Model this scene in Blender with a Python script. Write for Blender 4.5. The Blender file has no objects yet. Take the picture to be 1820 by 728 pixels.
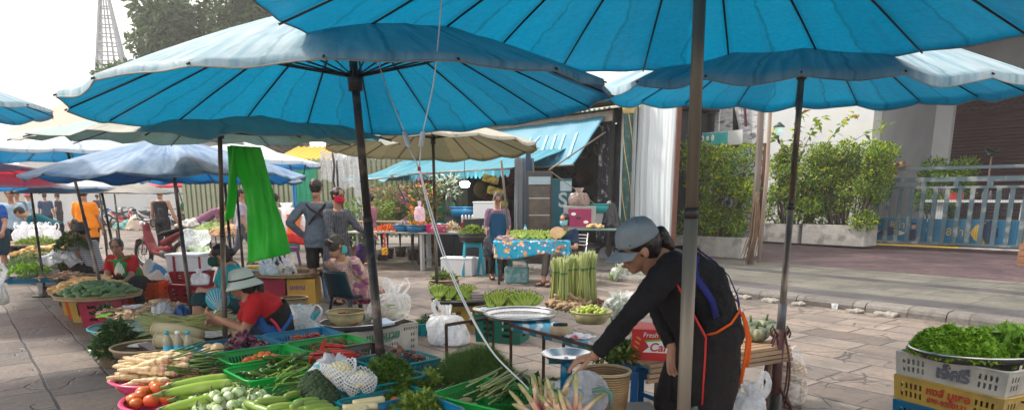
import bpy,bmesh,math,random
import numpy as np
from mathutils import Vector,Matrix,Euler,noise
R=math.radians
PI=math.pi
random.seed(7)
rng=np.random.default_rng(7)
scene=bpy.context.scene
CAMZ,FPX,PU,PV,HZ=1.5,1213.0,910.0,606.0,352.0
PITCH=math.atan((PV-HZ)/FPX)
cam=bpy.data.cameras.new('camera');camo=bpy.data.objects.new('camera',cam)
scene.collection.objects.link(camo)
camo.location=(0,0,CAMZ);camo.rotation_euler=(PI/2-PITCH,0,0)
cam.sensor_width=36;cam.lens=36*FPX/1820;cam.shift_y=(PV-364)/1820
cam.clip_start=0.05;cam.clip_end=1500
scene.camera=camo
SUN_EL,SUN_AZ=R(48),R(-72)
world=bpy.data.worlds.new('World');scene.world=world;world.use_nodes=True
wn=world.node_tree.nodes;wl=world.node_tree.links
sky=wn.new('ShaderNodeTexSky');sky.sky_type='NISHITA';sky.sun_disc=False
sky.sun_elevation=SUN_EL;sky.sun_rotation=SUN_AZ;sky.air_density=1.0;sky.dust_density=6.0;sky.ozone_density=1.0
wmix=wn.new('ShaderNodeMixRGB');wmix.inputs[0].default_value=0.72
wmix.inputs[2].default_value=(11.2,10.6,9.8,1)
wl.new(sky.outputs[0],wmix.inputs[1]);wl.new(wmix.outputs[0],wn['Background'].inputs[0])
wn['Background'].inputs[1].default_value=0.11
sl=bpy.data.lights.new('sun','SUN');slo=bpy.data.objects.new('sun',sl);scene.collection.objects.link(slo)
sl.energy=2.6;sl.angle=R(6);sl.color=(1,.93,.82)
_d=Vector((math.sin(SUN_AZ)*math.cos(SUN_EL),math.cos(SUN_AZ)*math.cos(SUN_EL),math.sin(SUN_EL)))
slo.rotation_euler=_d.to_track_quat('Z','Y').to_euler();slo.location=_d*30
vs=scene.view_settings
vs.view_transform='Standard';vs.look='None';vs.exposure=1.05;vs.gamma=1.0;vs.use_curve_mapping=False
scene.cycles.max_bounces=8;scene.cycles.transparent_max_bounces=24
scene.cycles.use_denoising=True
try:scene.cycles.denoiser='OPENIMAGEDENOISE'
except Exception:pass
_c,_s=math.cos(PITCH),math.sin(PITCH)
def ray(u,v):
 dx=(u-PU)/FPX;dy=-(v-PV)/FPX
 return Vector((dx,_c+dy*_s,-_s+dy*_c))
def G(u,v,z=0.0):
 d=ray(u,v);t=(z-CAMZ)/d.z
 return Vector((d.x*t,d.y*t,z))
def at(u,v,Y):
 d=ray(u,v);t=Y/d.y
 return Vector((d.x*t,Y,CAMZ+d.z*t))
def atx(u,Y,z):
 """point at depth Y and height z that shows in photo column u"""
 f=Y*_c-(z-CAMZ)*_s
 return Vector(((u-PU)/FPX*f,Y,z))
ROW=R(-51)
RD=Vector((math.cos(ROW),math.sin(ROW),0));RN=Vector((-math.sin(ROW),math.cos(ROW),0))
_M={}
def mat(key,c1,c2=None,rough=.6,scale=8,detail=5,contrast=.25,bump=0,bscale=None,spec=.4,metal=0,trans=0,alpha=1,obj=0,tl=0,coat=0,stretch=None,c3=None,s3=3,sheen=0,ior=1.45,vec='Object',emit=None):
 """one principled material; c1/c2 mixed by noise, c3 a third tone in sparse blotches"""
 if key in _M:return _M[key]
 m=bpy.data.materials.new(key);m.use_nodes=True;nt=m.node_tree;N=nt.nodes;L=nt.links
 b=N['Principled BSDF']
 b.inputs['Roughness'].default_value=rough;b.inputs['Metallic'].default_value=metal
 b.inputs['Specular IOR Level'].default_value=spec;b.inputs['IOR'].default_value=ior
 if trans:b.inputs['Transmission Weight'].default_value=trans
 if alpha<1:b.inputs['Alpha'].default_value=alpha
 if coat:b.inputs['Coat Weight'].default_value=coat;b.inputs['Coat Roughness'].default_value=.12
 if sheen:b.inputs['Sheen Weight'].default_value=sheen
 if emit:b.inputs['Emission Color'].default_value=(*emit[:3],1);b.inputs['Emission Strength'].default_value=emit[3]
 c2=c2 or tuple(x*.72 for x in c1)
 tc=N.new('ShaderNodeTexCoord');src=tc.outputs[vec]
 if stretch:
  mp=N.new('ShaderNodeMapping');mp.inputs['Scale'].default_value=stretch;L.new(src,mp.inputs[0]);src=mp.outputs[0]
 nz=N.new('ShaderNodeTexNoise');nz.inputs['Scale'].default_value=scale;nz.inputs['Detail'].default_value=detail
 L.new(src,nz.inputs['Vector'])
 rp=N.new('ShaderNodeValToRGB');e=rp.color_ramp.elements
 e[0].position=.5-contrast;e[1].position=.5+contrast;e[0].color=(*c2,1);e[1].color=(*c1,1)
 L.new(nz.outputs[0],rp.inputs[0]);col=rp.outputs[0]
 if c3:
  n3=N.new('ShaderNodeTexNoise');n3.inputs['Scale'].default_value=s3;n3.inputs['Detail'].default_value=6;L.new(src,n3.inputs['Vector'])
  r3=N.new('ShaderNodeValToRGB');r3.color_ramp.elements[0].position=.53;r3.color_ramp.elements[1].position=.66
  L.new(n3.outputs[0],r3.inputs[0])
  mx=N.new('ShaderNodeMixRGB');L.new(r3.outputs[0],mx.inputs[0]);L.new(col,mx.inputs[1]);mx.inputs[2].default_value=(*c3,1);col=mx.outputs[0]
 if obj:
  oi=N.new('ShaderNodeObjectInfo');hs=N.new('ShaderNodeHueSaturation')
  mr=N.new('ShaderNodeMapRange');mr.inputs[3].default_value=1-obj;mr.inputs[4].default_value=1+obj
  L.new(oi.outputs['Random'],mr.inputs[0]);L.new(mr.outputs[0],hs.inputs['Value'])
  mr2=N.new('ShaderNodeMapRange');mr2.inputs[3].default_value=.5-obj*.06;mr2.inputs[4].default_value=.5+obj*.06
  wv=N.new('ShaderNodeMath');wv.operation='FRACT';ml=N.new('ShaderNodeMath');ml.operation='MULTIPLY';ml.inputs[1].default_value=7.31
  L.new(oi.outputs['Random'],ml.inputs[0]);L.new(ml.outputs[0],wv.inputs[0]);L.new(wv.outputs[0],mr2.inputs[0]);L.new(mr2.outputs[0],hs.inputs['Hue'])
  L.new(col,hs.inputs['Color']);col=hs.outputs[0]
 L.new(col,b.inputs['Base Color'])
 if bump:
  bn=N.new('ShaderNodeTexNoise');bn.inputs['Scale'].default_value=bscale or scale*3;bn.inputs['Detail'].default_value=4
  L.new(src,bn.inputs['Vector'])
  bp=N.new('ShaderNodeBump');bp.inputs['Strength'].default_value=bump;bp.inputs['Distance'].default_value=.02
  L.new(bn.outputs[0],bp.inputs['Height']);L.new(bp.outputs[0],b.inputs['Normal'])
 if tl:
  t=N.new('ShaderNodeBsdfTranslucent');L.new(col,t.inputs[0])
  mxs=N.new('ShaderNodeMixShader');mxs.inputs[0].default_value=tl
  L.new(b.outputs[0],mxs.inputs[1]);L.new(t.outputs[0],mxs.inputs[2]);L.new(mxs.outputs[0],N['Material Output'].inputs[0])
 _M[key]=m
 return m
def plain(key,c,rough=.5,**k):return mat(key,c,tuple(x*.8 for x in c),rough=rough,scale=k.pop('scale',6),**k)
def leafmat(key,c1,c2,tl=.35,rough=.45,scale=14,spec=.45):
 return mat(key,c1,c2,rough=rough,scale=scale,tl=tl,spec=spec,contrast=.16,detail=3)
def bagmat(key,c=(.85,.87,.9),vis=.35):
 """thin clear or milky plastic: mostly lets light through, with glossy creases"""
 if key in _M:return _M[key]
 m=bpy.data.materials.new(key);m.use_nodes=True;N=m.node_tree.nodes;L=m.node_tree.links
 b=N['Principled BSDF'];b.inputs['Base Color'].default_value=(*c,1);b.inputs['Roughness'].default_value=.22
 b.inputs['Specular IOR Level'].default_value=.9
 t=N.new('ShaderNodeBsdfTransparent');tr=N.new('ShaderNodeBsdfTranslucent');tr.inputs[0].default_value=(*c,1)
 a=N.new('ShaderNodeMixShader');a.inputs[0].default_value=.45;L.new(b.outputs[0],a.inputs[1]);L.new(tr.outputs[0],a.inputs[2])
 tc=N.new('ShaderNodeTexCoord');nz=N.new('ShaderNodeTexNoise');nz.inputs['Scale'].default_value=11;nz.inputs['Detail'].default_value=3;nz.inputs['Distortion'].default_value=.8
 L.new(tc.outputs['Object'],nz.inputs['Vector'])
 rp=N.new('ShaderNodeValToRGB');rp.color_ramp.elements[0].position=.35;rp.color_ramp.elements[1].position=.72
 lo,hi=max(0,vis-.15),min(1,vis+.3)
 rp.color_ramp.elements[0].color=(lo,lo,lo,1);rp.color_ramp.elements[1].color=(hi,hi,hi,1)
 L.new(nz.outputs[0],rp.inputs[0])
 mx=N.new('ShaderNodeMixShader');L.new(rp.outputs[0],mx.inputs[0]);L.new(t.outputs[0],mx.inputs[1]);L.new(a.outputs[0],mx.inputs[2])
 bp=N.new('ShaderNodeBump');bp.inputs['Strength'].default_value=.5;bp.inputs['Distance'].default_value=.02
 L.new(nz.outputs[0],bp.inputs['Height']);L.new(bp.outputs[0],b.inputs['Normal'])
 L.new(mx.outputs[0],N['Material Output'].inputs[0])
 _M[key]=m
 return m
def frame_z(d,up=Vector((0,0,1))):
 d=Vector(d).normalized();s=d.cross(up)
 if s.length<1e-4:s=Vector((1,0,0))
 s.normalize();return s,d.cross(s).normalized()
class MB:
 def __init__(s):s.v=[];s.f=[];s.m=[];s.M=Matrix();s.mi=0;s.sm=[];s.smooth=True
 def add(s,vs,fs,smooth=None):
  o=len(s.v);M=s.M
  s.v+=[tuple(M@Vector(p))for p in vs]
  s.f+=[tuple(i+o for i in f)for f in fs]
  s.m+=[s.mi]*len(fs);s.sm+=[s.smooth if smooth is None else smooth]*len(fs)
  return s
 def box(s,c,d,rz=0,M=None,taper=1):
  x,y,z=d[0]/2,d[1]/2,d[2]/2
  m=M or(Matrix.Translation(c)@Matrix.Rotation(rz,4,'Z'))
  vs=[m@Vector((i*x*(taper if k>0 else 1),j*y*(taper if k>0 else 1),k*z))for k in(-1,1)for j in(-1,1)for i in(-1,1)]
  return s.add(vs,[(0,2,3,1),(4,5,7,6),(0,1,5,4),(2,6,7,3),(0,4,6,2),(1,3,7,5)],False)
 def bar(s,a,b,w,h=None,up=Vector((0,0,1))):
  """square bar from a to b"""
  a=Vector(a);b=Vector(b);h=h or w;d=(b-a);sd,u=frame_z(d,up)
  vs=[p+sd*i*w/2+u*j*h/2 for p in(a,b)for i,j in((-1,-1),(1,-1),(1,1),(-1,1))]
  return s.add(vs,[(0,1,2,3),(7,6,5,4),(0,4,5,1),(1,5,6,2),(2,6,7,3),(3,7,4,0)],False)
 def tube(s,pts,r,n=8,cap=True,flat=1.0,up=Vector((0,0,1)),smooth=True):
  pts=[Vector(p)for p in pts];k=len(pts)
  rs=[r]*k if not hasattr(r,'__len__')else list(r)
  vs=[];u0=None
  for i,p in enumerate(pts):
   d=(pts[min(i+1,k-1)]-pts[max(i-1,0)])
   if d.length<1e-9:d=Vector((0,0,1))
   d.normalize()
   if u0 is None:sd,u=frame_z(d,up)
   else:
    u=(u0-d*u0.dot(d))
    u=u.normalized()if u.length>1e-5 else frame_z(d,up)[1]
    sd=u.cross(d)
   u0=u
   for j in range(n):
    a=2*PI*j/n
    vs.append(p+(sd*math.cos(a)+u*math.sin(a)*flat)*rs[i])
  fs=[(i*n+j,i*n+(j+1)%n,(i+1)*n+(j+1)%n,(i+1)*n+j)for i in range(k-1)for j in range(n)]
  if cap:fs+=[tuple(range(n))[::-1],tuple(range((k-1)*n,k*n))]
  return s.add(vs,fs,smooth)
 def lathe(s,prof,n=24,c=(0,0,0),wob=0,sq=(1,1)):
  vs=[];c=Vector(c)
  for r,z in prof:
   for j in range(n):
    a=2*PI*j/n;q=r*(1+wob*math.sin(a*3+z*9))
    vs.append(c+Vector((q*math.cos(a)*sq[0],q*math.sin(a)*sq[1],z)))
  fs=[(i*n+j,i*n+(j+1)%n,(i+1)*n+(j+1)%n,(i+1)*n+j)for i in range(len(prof)-1)for j in range(n)]
  if prof[0][0]>1e-6 and prof[0][0]<.5:fs.append(tuple(range(n))[::-1])
  return s.add(vs,fs)
 def ell(s,c,r,nu=12,nv=8,M=None):
  r=(r,r,r)if not hasattr(r,'__len__')else r
  M=M or Matrix()
  vs=[M@Vector((0,0,-r[2]))]
  for i in range(1,nv):
   t=-PI/2+PI*i/nv
   vs+=[M@Vector((r[0]*math.cos(t)*math.cos(2*PI*j/nu),r[1]*math.cos(t)*math.sin(2*PI*j/nu),r[2]*math.sin(t)))for j in range(nu)]
  vs.append(M@Vector((0,0,r[2])));e=len(vs)-1
  fs=[(0,1+(j+1)%nu,1+j)for j in range(nu)]
  fs+=[(1+i*nu+j,1+i*nu+(j+1)%nu,1+(i+1)*nu+(j+1)%nu,1+(i+1)*nu+j)for i in range(nv-2)for j in range(nu)]
  fs+=[(1+(nv-2)*nu+j,1+(nv-2)*nu+(j+1)%nu,e)for j in range(nu)]
  c=Vector(c)
  return s.add([c+p for p in vs],fs)
 def cap(s,a,ra,b,rb,n=12):
  """closed capsule from a to b with radii ra, rb"""
  a=Vector(a);b=Vector(b);d=b-a;L=d.length
  if L<1e-6:return s.ell(a,max(ra,rb))
  d.normalize();P=[];Q=[]
  for i in range(0,5):
   t=PI/2*i/4;P.append(a-d*ra*math.cos(t));Q.append(max(ra*math.sin(t),1e-4))
  for i in range(4,-1,-1):
   t=PI/2*i/4;P.append(b+d*rb*math.cos(t));Q.append(max(rb*math.sin(t),1e-4))
  return s._rings(P,Q,d,n)
 def _rings(s,P,Q,d,n):
  sd,u=frame_z(d)
  vs=[p+(sd*math.cos(2*PI*j/n)+u*math.sin(2*PI*j/n))*q for p,q in zip(P,Q)for j in range(n)]
  k=len(P)
  fs=[(i*n+j,i*n+(j+1)%n,(i+1)*n+(j+1)%n,(i+1)*n+j)for i in range(k-1)for j in range(n)]
  fs+=[tuple(range(n))[::-1],tuple(range((k-1)*n,k*n))]
  return s.add(vs,fs)
 def loft(s,pts,wd,side,n=20,cap=True,sup=2.4):
  """super-elliptic rings round a spine; wd = (half width along side, half depth)"""
  pts=[Vector(p)for p in pts];k=len(pts);vs=[]
  sides=side if isinstance(side,list)else[side]*k
  for i,p in enumerate(pts):
   d=(pts[min(i+1,k-1)]-pts[max(i-1,0)]).normalized()
   sd=Vector(sides[i]);sd=(sd-d*sd.dot(d)).normalized();fw=d.cross(sd)
   for j in range(n):
    a=2*PI*j/n;ca,sa=math.cos(a),math.sin(a)
    ca=math.copysign(abs(ca)**(2/sup),ca);sa=math.copysign(abs(sa)**(2/sup),sa)
    vs.append(p+sd*ca*wd[i][0]+fw*sa*wd[i][1])
  fs=[(i*n+j,i*n+(j+1)%n,(i+1)*n+(j+1)%n,(i+1)*n+j)for i in range(k-1)for j in range(n)]
  if cap:fs+=[tuple(range(n))[::-1],tuple(range((k-1)*n,k*n))]
  return s.add(vs,fs)
 def grid(s,fn,nu,nv,smooth=True):
  vs=[fn(i/nu,j/nv)for j in range(nv+1)for i in range(nu+1)]
  fs=[(j*(nu+1)+i,j*(nu+1)+i+1,(j+1)*(nu+1)+i+1,(j+1)*(nu+1)+i)for j in range(nv)for i in range(nu)]
  return s.add(vs,fs,smooth)
 def mesh(s,name='m'):
  me=bpy.data.meshes.new(name);me.from_pydata(s.v,[],s.f)
  me.polygons.foreach_set('use_smooth',s.sm);me.polygons.foreach_set('material_index',s.m)
  me.update();return me
 def build(s,name,mats,parent=None,thick=0,loc=None,bevel=0):
  o=bpy.data.objects.new(name,s.mesh(name));scene.collection.objects.link(o)
  for m in(mats if isinstance(mats,(list,tuple))else[mats]):o.data.materials.append(m)
  if parent:o.parent=parent
  if loc is not None:o.location=loc
  if thick:
   md=o.modifiers.new('thick','SOLIDIFY');md.thickness=thick;md.offset=0
  if bevel:
   md=o.modifiers.new('bevel','BEVEL');md.width=bevel;md.segments=2;md.limit_method='ANGLE'
  return o
def tag(o,label=None,cat=None,group=None,kind=None):
 if label:o['label']=label
 if cat:o['category']=cat
 if group:o['group']=group
 if kind:o['kind']=kind
 return o
def thing(name,label,cat,loc=(0,0,0),rz=0,group=None):
 o=bpy.data.objects.new(name,None);scene.collection.objects.link(o);o.empty_display_size=.05
 o.location=loc;o.rotation_euler=(0,0,rz)if not isinstance(rz,(tuple,Euler))else rz
 return tag(o,label,cat,group)
def solo(mb,name,mats,label,cat,loc=(0,0,0),rz=0,group=None,**k):
 o=mb.build(name,mats,None,**k);o.location=loc
 o.rotation_euler=(0,0,rz)if not isinstance(rz,(tuple,Euler))else rz
 return tag(o,label,cat,group)
KIDS=None
def dup(o,loc=None,rot=None,label=None,scl=None):
 def rec(a,par):
  b=a.copy();scene.collection.objects.link(b);b.parent=par
  for ch in[x for x in a.children]:rec(ch,b)
  return b
 kids=list(o.children)
 r=o.copy();scene.collection.objects.link(r)
 for ch in kids:rec(ch,r)
 if loc is not None:r.location=loc
 if rot is not None:r.rotation_euler=rot if isinstance(rot,(tuple,Euler))else(0,0,rot)
 if scl is not None:r.scale=(scl,)*3 if not hasattr(scl,'__len__')else scl
 if label:r['label']=label
 return r
_tex={}
def cloudtex(size):
 if size not in _tex:
  t=bpy.data.textures.new('clouds','CLOUDS');t.noise_scale=size;t.noise_depth=2;_tex[size]=t
 return _tex[size]
def melt(mb,name,mats,parent=None,vox=.012,smooth=4,wr=0,wrs=.08,dec=0):
 """fuse overlapping closed pieces of mb into one continuous, smoothed surface"""
 me=mb.mesh(name);o=bpy.data.objects.new(name,me);scene.collection.objects.link(o)
 md=o.modifiers.new('r','REMESH');md.mode='VOXEL';md.voxel_size=vox;md.use_smooth_shade=True
 if smooth:md=o.modifiers.new('s','SMOOTH');md.iterations=smooth;md.factor=.6
 if wr:
  md=o.modifiers.new('d','DISPLACE');md.texture=cloudtex(wrs);md.strength=wr;md.mid_level=.5;md.texture_coords='LOCAL'
 if dec:md=o.modifiers.new('dc','DECIMATE');md.ratio=dec
 dg=bpy.context.evaluated_depsgraph_get();new=bpy.data.meshes.new_from_object(o.evaluated_get(dg))
 o.modifiers.clear();o.data=new;new.name=name;bpy.data.meshes.remove(me)
 new.materials.clear()
 for m in(mats if isinstance(mats,(list,tuple))else[mats]):new.materials.append(m)
 new.polygons.foreach_set('use_smooth',[True]*len(new.polygons))
 if parent:o.parent=parent
 return o
def fast_mesh(name,V,Fq,mats,parent=None,smooth=False,midx=None):
 """V (n,3) float, Fq (m,4) or (m,3) int arrays"""
 me=bpy.data.meshes.new(name);k=Fq.shape[1];m=len(Fq)
 me.vertices.add(len(V));me.vertices.foreach_set('co',np.ascontiguousarray(V,dtype=np.float32).ravel())
 me.loops.add(m*k);me.loops.foreach_set('vertex_index',np.ascontiguousarray(Fq,dtype=np.int32).ravel())
 me.polygons.add(m);me.polygons.foreach_set('loop_start',np.arange(0,m*k,k,dtype=np.int32))
 me.polygons.foreach_set('use_smooth',np.full(m,smooth))
 if midx is not None:me.polygons.foreach_set('material_index',np.asarray(midx,dtype=np.int32))
 me.update(calc_edges=True);me.validate()
 o=bpy.data.objects.new(name,me);scene.collection.objects.link(o)
 for q in(mats if isinstance(mats,(list,tuple))else[mats]):me.materials.append(q)
 if parent:o.parent=parent
 return o
def leaves(name,P,D,U,ln,wd,mats,parent=None,curl=.25,jit=.35,midx=None):
 """bent pointed leaves: P base points, D growth directions, U rough normals (n,3)"""
 n=len(P)
 def nrm(a):return a/np.maximum(np.linalg.norm(a,axis=1,keepdims=True),1e-9)
 D=nrm(D+rng.normal(0,jit,(n,3)));S=nrm(np.cross(D,U+rng.normal(0,jit,(n,3))));W=np.cross(S,D)
 ln=(np.ones(n)*ln*rng.uniform(.5,1.45,n))[:,None];wd=(np.ones(n)*wd*rng.uniform(.75,1.2,n))[:,None]
 c=curl*ln
 v0=P;v1=P+D*ln*.45+S*wd/2+W*c*.15;v2=P+D*ln-W*c;v3=P+D*ln*.45-S*wd/2+W*c*.15
 vm=P+D*ln*.5-W*c*.02
 V=np.stack([v0,v1,v2,v3,vm],1).reshape(-1,3);b=(np.arange(n)*5)[:,None]
 F1=b+np.array([[0,1,4]]);F2=b+np.array([[1,2,4]]);F3=b+np.array([[2,3,4]]);F4=b+np.array([[3,0,4]])
 F=np.stack([F1,F2,F3,F4],1).reshape(-1,3)
 return fast_mesh(name,V,F,mats,parent,False,None if midx is None else np.repeat(midx,4))
def rnd(a,b):return random.uniform(a,b)
def text_mesh(txt,size,mats,M,parent,depth=.002,name='lettering',align='CENTER',shear=0,spacing=1,bold=0):
 cu=bpy.data.curves.new('t','FONT');cu.body=txt;cu.size=size;cu.extrude=depth;cu.align_x=align;cu.align_y='CENTER'
 cu.shear=shear;cu.space_character=spacing;cu.offset=bold
 o=bpy.data.objects.new('t',cu);scene.collection.objects.link(o)
 dg=bpy.context.evaluated_depsgraph_get();dg.update();me=bpy.data.meshes.new_from_object(o.evaluated_get(dg))
 bpy.data.objects.remove(o);n=bpy.data.objects.new(name,me);scene.collection.objects.link(n)
 me.materials.clear();me.materials.append(mats);me.transform(M)
 if parent:n.parent=parent
 return n
def face_M(o,right,up):
 """matrix that lays x along right, y along up, at point o"""
 right=Vector(right).normalized();up=Vector(up).normalized();nn=right.cross(up).normalized();up=nn.cross(right)
 return Matrix(((right.x,up.x,nn.x,o[0]),(right.y,up.y,nn.y,o[1]),(right.z,up.z,nn.z,o[2]),(0,0,0,1)))
def ground_mat(key,tones,brick=(.9,.45),joint=(.035,.032,.035),crazy=0,jw=.012,rough=.75,rot=ROW,bumpy=.5,wet=0,off=(0,0),bias=0):
 m=bpy.data.materials.new(key);m.use_nodes=True;N=m.node_tree.nodes;L=m.node_tree.links;b=N['Principled BSDF']
 tc=N.new('ShaderNodeTexCoord');mp=N.new('ShaderNodeMapping');mp.inputs['Rotation'].default_value=(0,0,-rot);mp.inputs['Location'].default_value=(*off,0)
 L.new(tc.outputs['Object'],mp.inputs[0])
 nw=N.new('ShaderNodeTexNoise');nw.inputs['Scale'].default_value=1.7;nw.inputs['Detail'].default_value=6;L.new(mp.outputs[0],nw.inputs['Vector'])
 va=N.new('ShaderNodeVectorMath');va.operation='MULTIPLY_ADD';va.inputs[1].default_value=(.05,.05,0);L.new(nw.outputs['Color'],va.inputs[0]);L.new(mp.outputs[0],va.inputs[2])
 br=N.new('ShaderNodeTexBrick');br.inputs['Scale'].default_value=1;br.inputs['Brick Width'].default_value=brick[0];br.inputs['Row Height'].default_value=brick[1]
 br.inputs['Mortar Size'].default_value=jw;br.inputs['Mortar Smooth'].default_value=.3;br.inputs['Bias'].default_value=bias
 br.offset=.37;br.squash=.7;br.squash_frequency=3
 br.inputs['Color1'].default_value=(0,0,0,1);br.inputs['Color2'].default_value=(1,1,1,1);br.inputs['Mortar'].default_value=(.5,.5,.5,1)
 L.new(va.outputs[0],br.inputs['Vector'])
 rp=N.new('ShaderNodeValToRGB');e=rp.color_ramp.elements;e[0].color=(*tones[0],1);e[1].color=(*tones[-1],1)
 for i,t in enumerate(tones[1:-1]):q=e.new((i+1)/(len(tones)-1));q.color=(*t,1)
 L.new(br.outputs['Color'],rp.inputs[0])
 n1=N.new('ShaderNodeTexNoise');n1.inputs['Scale'].default_value=.8;n1.inputs['Detail'].default_value=9;n1.inputs['Roughness'].default_value=.65;L.new(mp.outputs[0],n1.inputs['Vector'])
 r1=N.new('ShaderNodeValToRGB');r1.color_ramp.elements[0].position=.35;r1.color_ramp.elements[0].color=(.42,.42,.44,1);r1.color_ramp.elements[1].position=.66;r1.color_ramp.elements[1].color=(1.1,1.08,1.05,1)
 L.new(n1.outputs[0],r1.inputs[0])
 mu=N.new('ShaderNodeMixRGB');mu.blend_type='MULTIPLY';mu.inputs[0].default_value=.9;L.new(rp.outputs[0],mu.inputs[1]);L.new(r1.outputs[0],mu.inputs[2]);col=mu.outputs[0]
 n2=N.new('ShaderNodeTexNoise');n2.inputs['Scale'].default_value=16;n2.inputs['Detail'].default_value=10;n2.inputs['Roughness'].default_value=.7;L.new(mp.outputs[0],n2.inputs['Vector'])
 r2=N.new('ShaderNodeValToRGB');r2.color_ramp.elements[0].position=.36;r2.color_ramp.elements[0].color=(.62,.6,.6,1);r2.color_ramp.elements[1].position=.6;r2.color_ramp.elements[1].color=(1,1,1,1)
 L.new(n2.outputs[0],r2.inputs[0])
 m2=N.new('ShaderNodeMixRGB');m2.blend_type='MULTIPLY';m2.inputs[0].default_value=.7;L.new(col,m2.inputs[1]);L.new(r2.outputs[0],m2.inputs[2]);col=m2.outputs[0]
 fac=br.outputs['Fac']
 if crazy:
  vo=N.new('ShaderNodeTexVoronoi');vo.feature='DISTANCE_TO_EDGE';vo.inputs['Scale'].default_value=crazy
  nd=N.new('ShaderNodeTexNoise');nd.inputs['Scale'].default_value=3;nd.inputs['Detail'].default_value=5;L.new(mp.outputs[0],nd.inputs['Vector'])
  v2=N.new('ShaderNodeVectorMath');v2.operation='MULTIPLY_ADD';v2.inputs[1].default_value=(.2,.2,0);L.new(nd.outputs['Color'],v2.inputs[0]);L.new(mp.outputs[0],v2.inputs[2])
  L.new(v2.outputs[0],vo.inputs['Vector'])
  rv=N.new('ShaderNodeValToRGB');rv.color_ramp.elements[0].position=.0;rv.color_ramp.elements[0].color=(1,1,1,1);rv.color_ramp.elements[1].position=.022;rv.color_ramp.elements[1].color=(0,0,0,1)
  L.new(vo.outputs[0],rv.inputs[0])
  n5=N.new('ShaderNodeTexNoise');n5.inputs['Scale'].default_value=2.2;L.new(mp.outputs[0],n5.inputs['Vector'])
  r5=N.new('ShaderNodeValToRGB');r5.color_ramp.elements[0].position=.51;r5.color_ramp.elements[1].position=.56;L.new(n5.outputs[0],r5.inputs[0])
  ml=N.new('ShaderNodeMath');ml.operation='MULTIPLY';L.new(rv.outputs[0],ml.inputs[0]);L.new(r5.outputs[0],ml.inputs[1])
  mx=N.new('ShaderNodeMath');mx.operation='MAXIMUM';L.new(fac,mx.inputs[0]);L.new(ml.outputs[0],mx.inputs[1]);fac=mx.outputs[0]
 n7=N.new('ShaderNodeTexNoise');n7.inputs['Scale'].default_value=.55;n7.inputs['Detail'].default_value=10;n7.inputs['Roughness'].default_value=.72;L.new(tc.outputs['Object'],n7.inputs['Vector'])
 r7=N.new('ShaderNodeValToRGB');r7.color_ramp.elements[0].position=.585;r7.color_ramp.elements[0].color=(1,1,1,1);r7.color_ramp.elements[1].position=.64;r7.color_ramp.elements[1].color=(.52,.5,.52,1);L.new(n7.outputs[0],r7.inputs[0])
 m7=N.new('ShaderNodeMixRGB');m7.blend_type='MULTIPLY';m7.inputs[0].default_value=1;L.new(col,m7.inputs[1]);L.new(r7.outputs[0],m7.inputs[2]);col=m7.outputs[0]
 mj=N.new('ShaderNodeMixRGB');L.new(fac,mj.inputs[0]);L.new(col,mj.inputs[1]);mj.inputs[2].default_value=(*joint,1)
 L.new(mj.outputs[0],b.inputs['Base Color'])
 rr=N.new('ShaderNodeMapRange');rr.inputs[1].default_value=.4;rr.inputs[2].default_value=.62;rr.inputs[3].default_value=rough-wet;rr.inputs[4].default_value=rough
 L.new(n1.outputs[0],rr.inputs[0]);L.new(rr.outputs[0],b.inputs['Roughness'])
 iv=N.new('ShaderNodeMath');iv.operation='MULTIPLY_ADD';iv.inputs[1].default_value=-1.4;L.new(fac,iv.inputs[0]);L.new(n2.outputs[0],iv.inputs[2])
 bp=N.new('ShaderNodeBump');bp.inputs['Strength'].default_value=bumpy;bp.inputs['Distance'].default_value=.012;L.new(iv.outputs[0],bp.inputs['Height']);L.new(bp.outputs[0],b.inputs['Normal'])
 return m
def sheet(name,pts,m,z=0,sub=0):
 me=bpy.data.meshes.new(name);me.from_pydata([(p[0],p[1],p[2]if len(p)>2 else z)for p in pts],[],[tuple(range(len(pts)))])
 o=bpy.data.objects.new(name,me);scene.collection.objects.link(o);me.materials.append(m);o['kind']='structure';return o
M_slab=ground_mat('street_slabs',[(.122,.098,.088),(.185,.15,.13),(.25,.203,.172),(.15,.13,.12),(.285,.238,.2)],(.88,.46),crazy=2.1,wet=.3,bumpy=.7)
M_band=ground_mat('pale_tiles',[(.118,.118,.10),(.145,.142,.12),(.172,.165,.142)],(.95,.62),joint=(.05,.05,.05),jw=.016,crazy=3.4,wet=.2,off=(.3,.1))
M_dark=ground_mat('dark_tiles',[(.05,.048,.055),(.068,.064,.071),(.085,.079,.085)],(.5,.4),joint=(.04,.04,.045),jw=.012,wet=.15)
M_purp=ground_mat('purple_brick',[(.058,.030,.041),(.08,.043,.055),(.108,.064,.072)],(.24,.12),joint=(.05,.035,.042),jw=.009,wet=.15)
M_curb=ground_mat('kerb_stone',[(.15,.14,.132),(.2,.185,.172)],(1.0,3.0),joint=(.07,.065,.06),jw=.012,wet=.1,bumpy=.9)
M_soil=mat('bare_ground',(.22,.2,.18),(.16,.15,.14),rough=.9,scale=2)
KP=G(1445,543)
def k(a,b,z=0):return KP+RD*a+RN*b+Vector((0,0,z))
sheet('ground',[(-600,-100,-.012),(600,-100,-.012),(600,900,-.012),(-600,900,-.012)],M_soil)
sheet('street',[k(-70,-22),k(14,-22),k(14,.0),k(-70,.0)],M_slab,0)
kb=MB();prof=[(0,-.02),(.0,.065),(.02,.10),(.06,.122),(.26,.128),(.27,.10)]
rnk=random.Random(4)
a=-13.0
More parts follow.
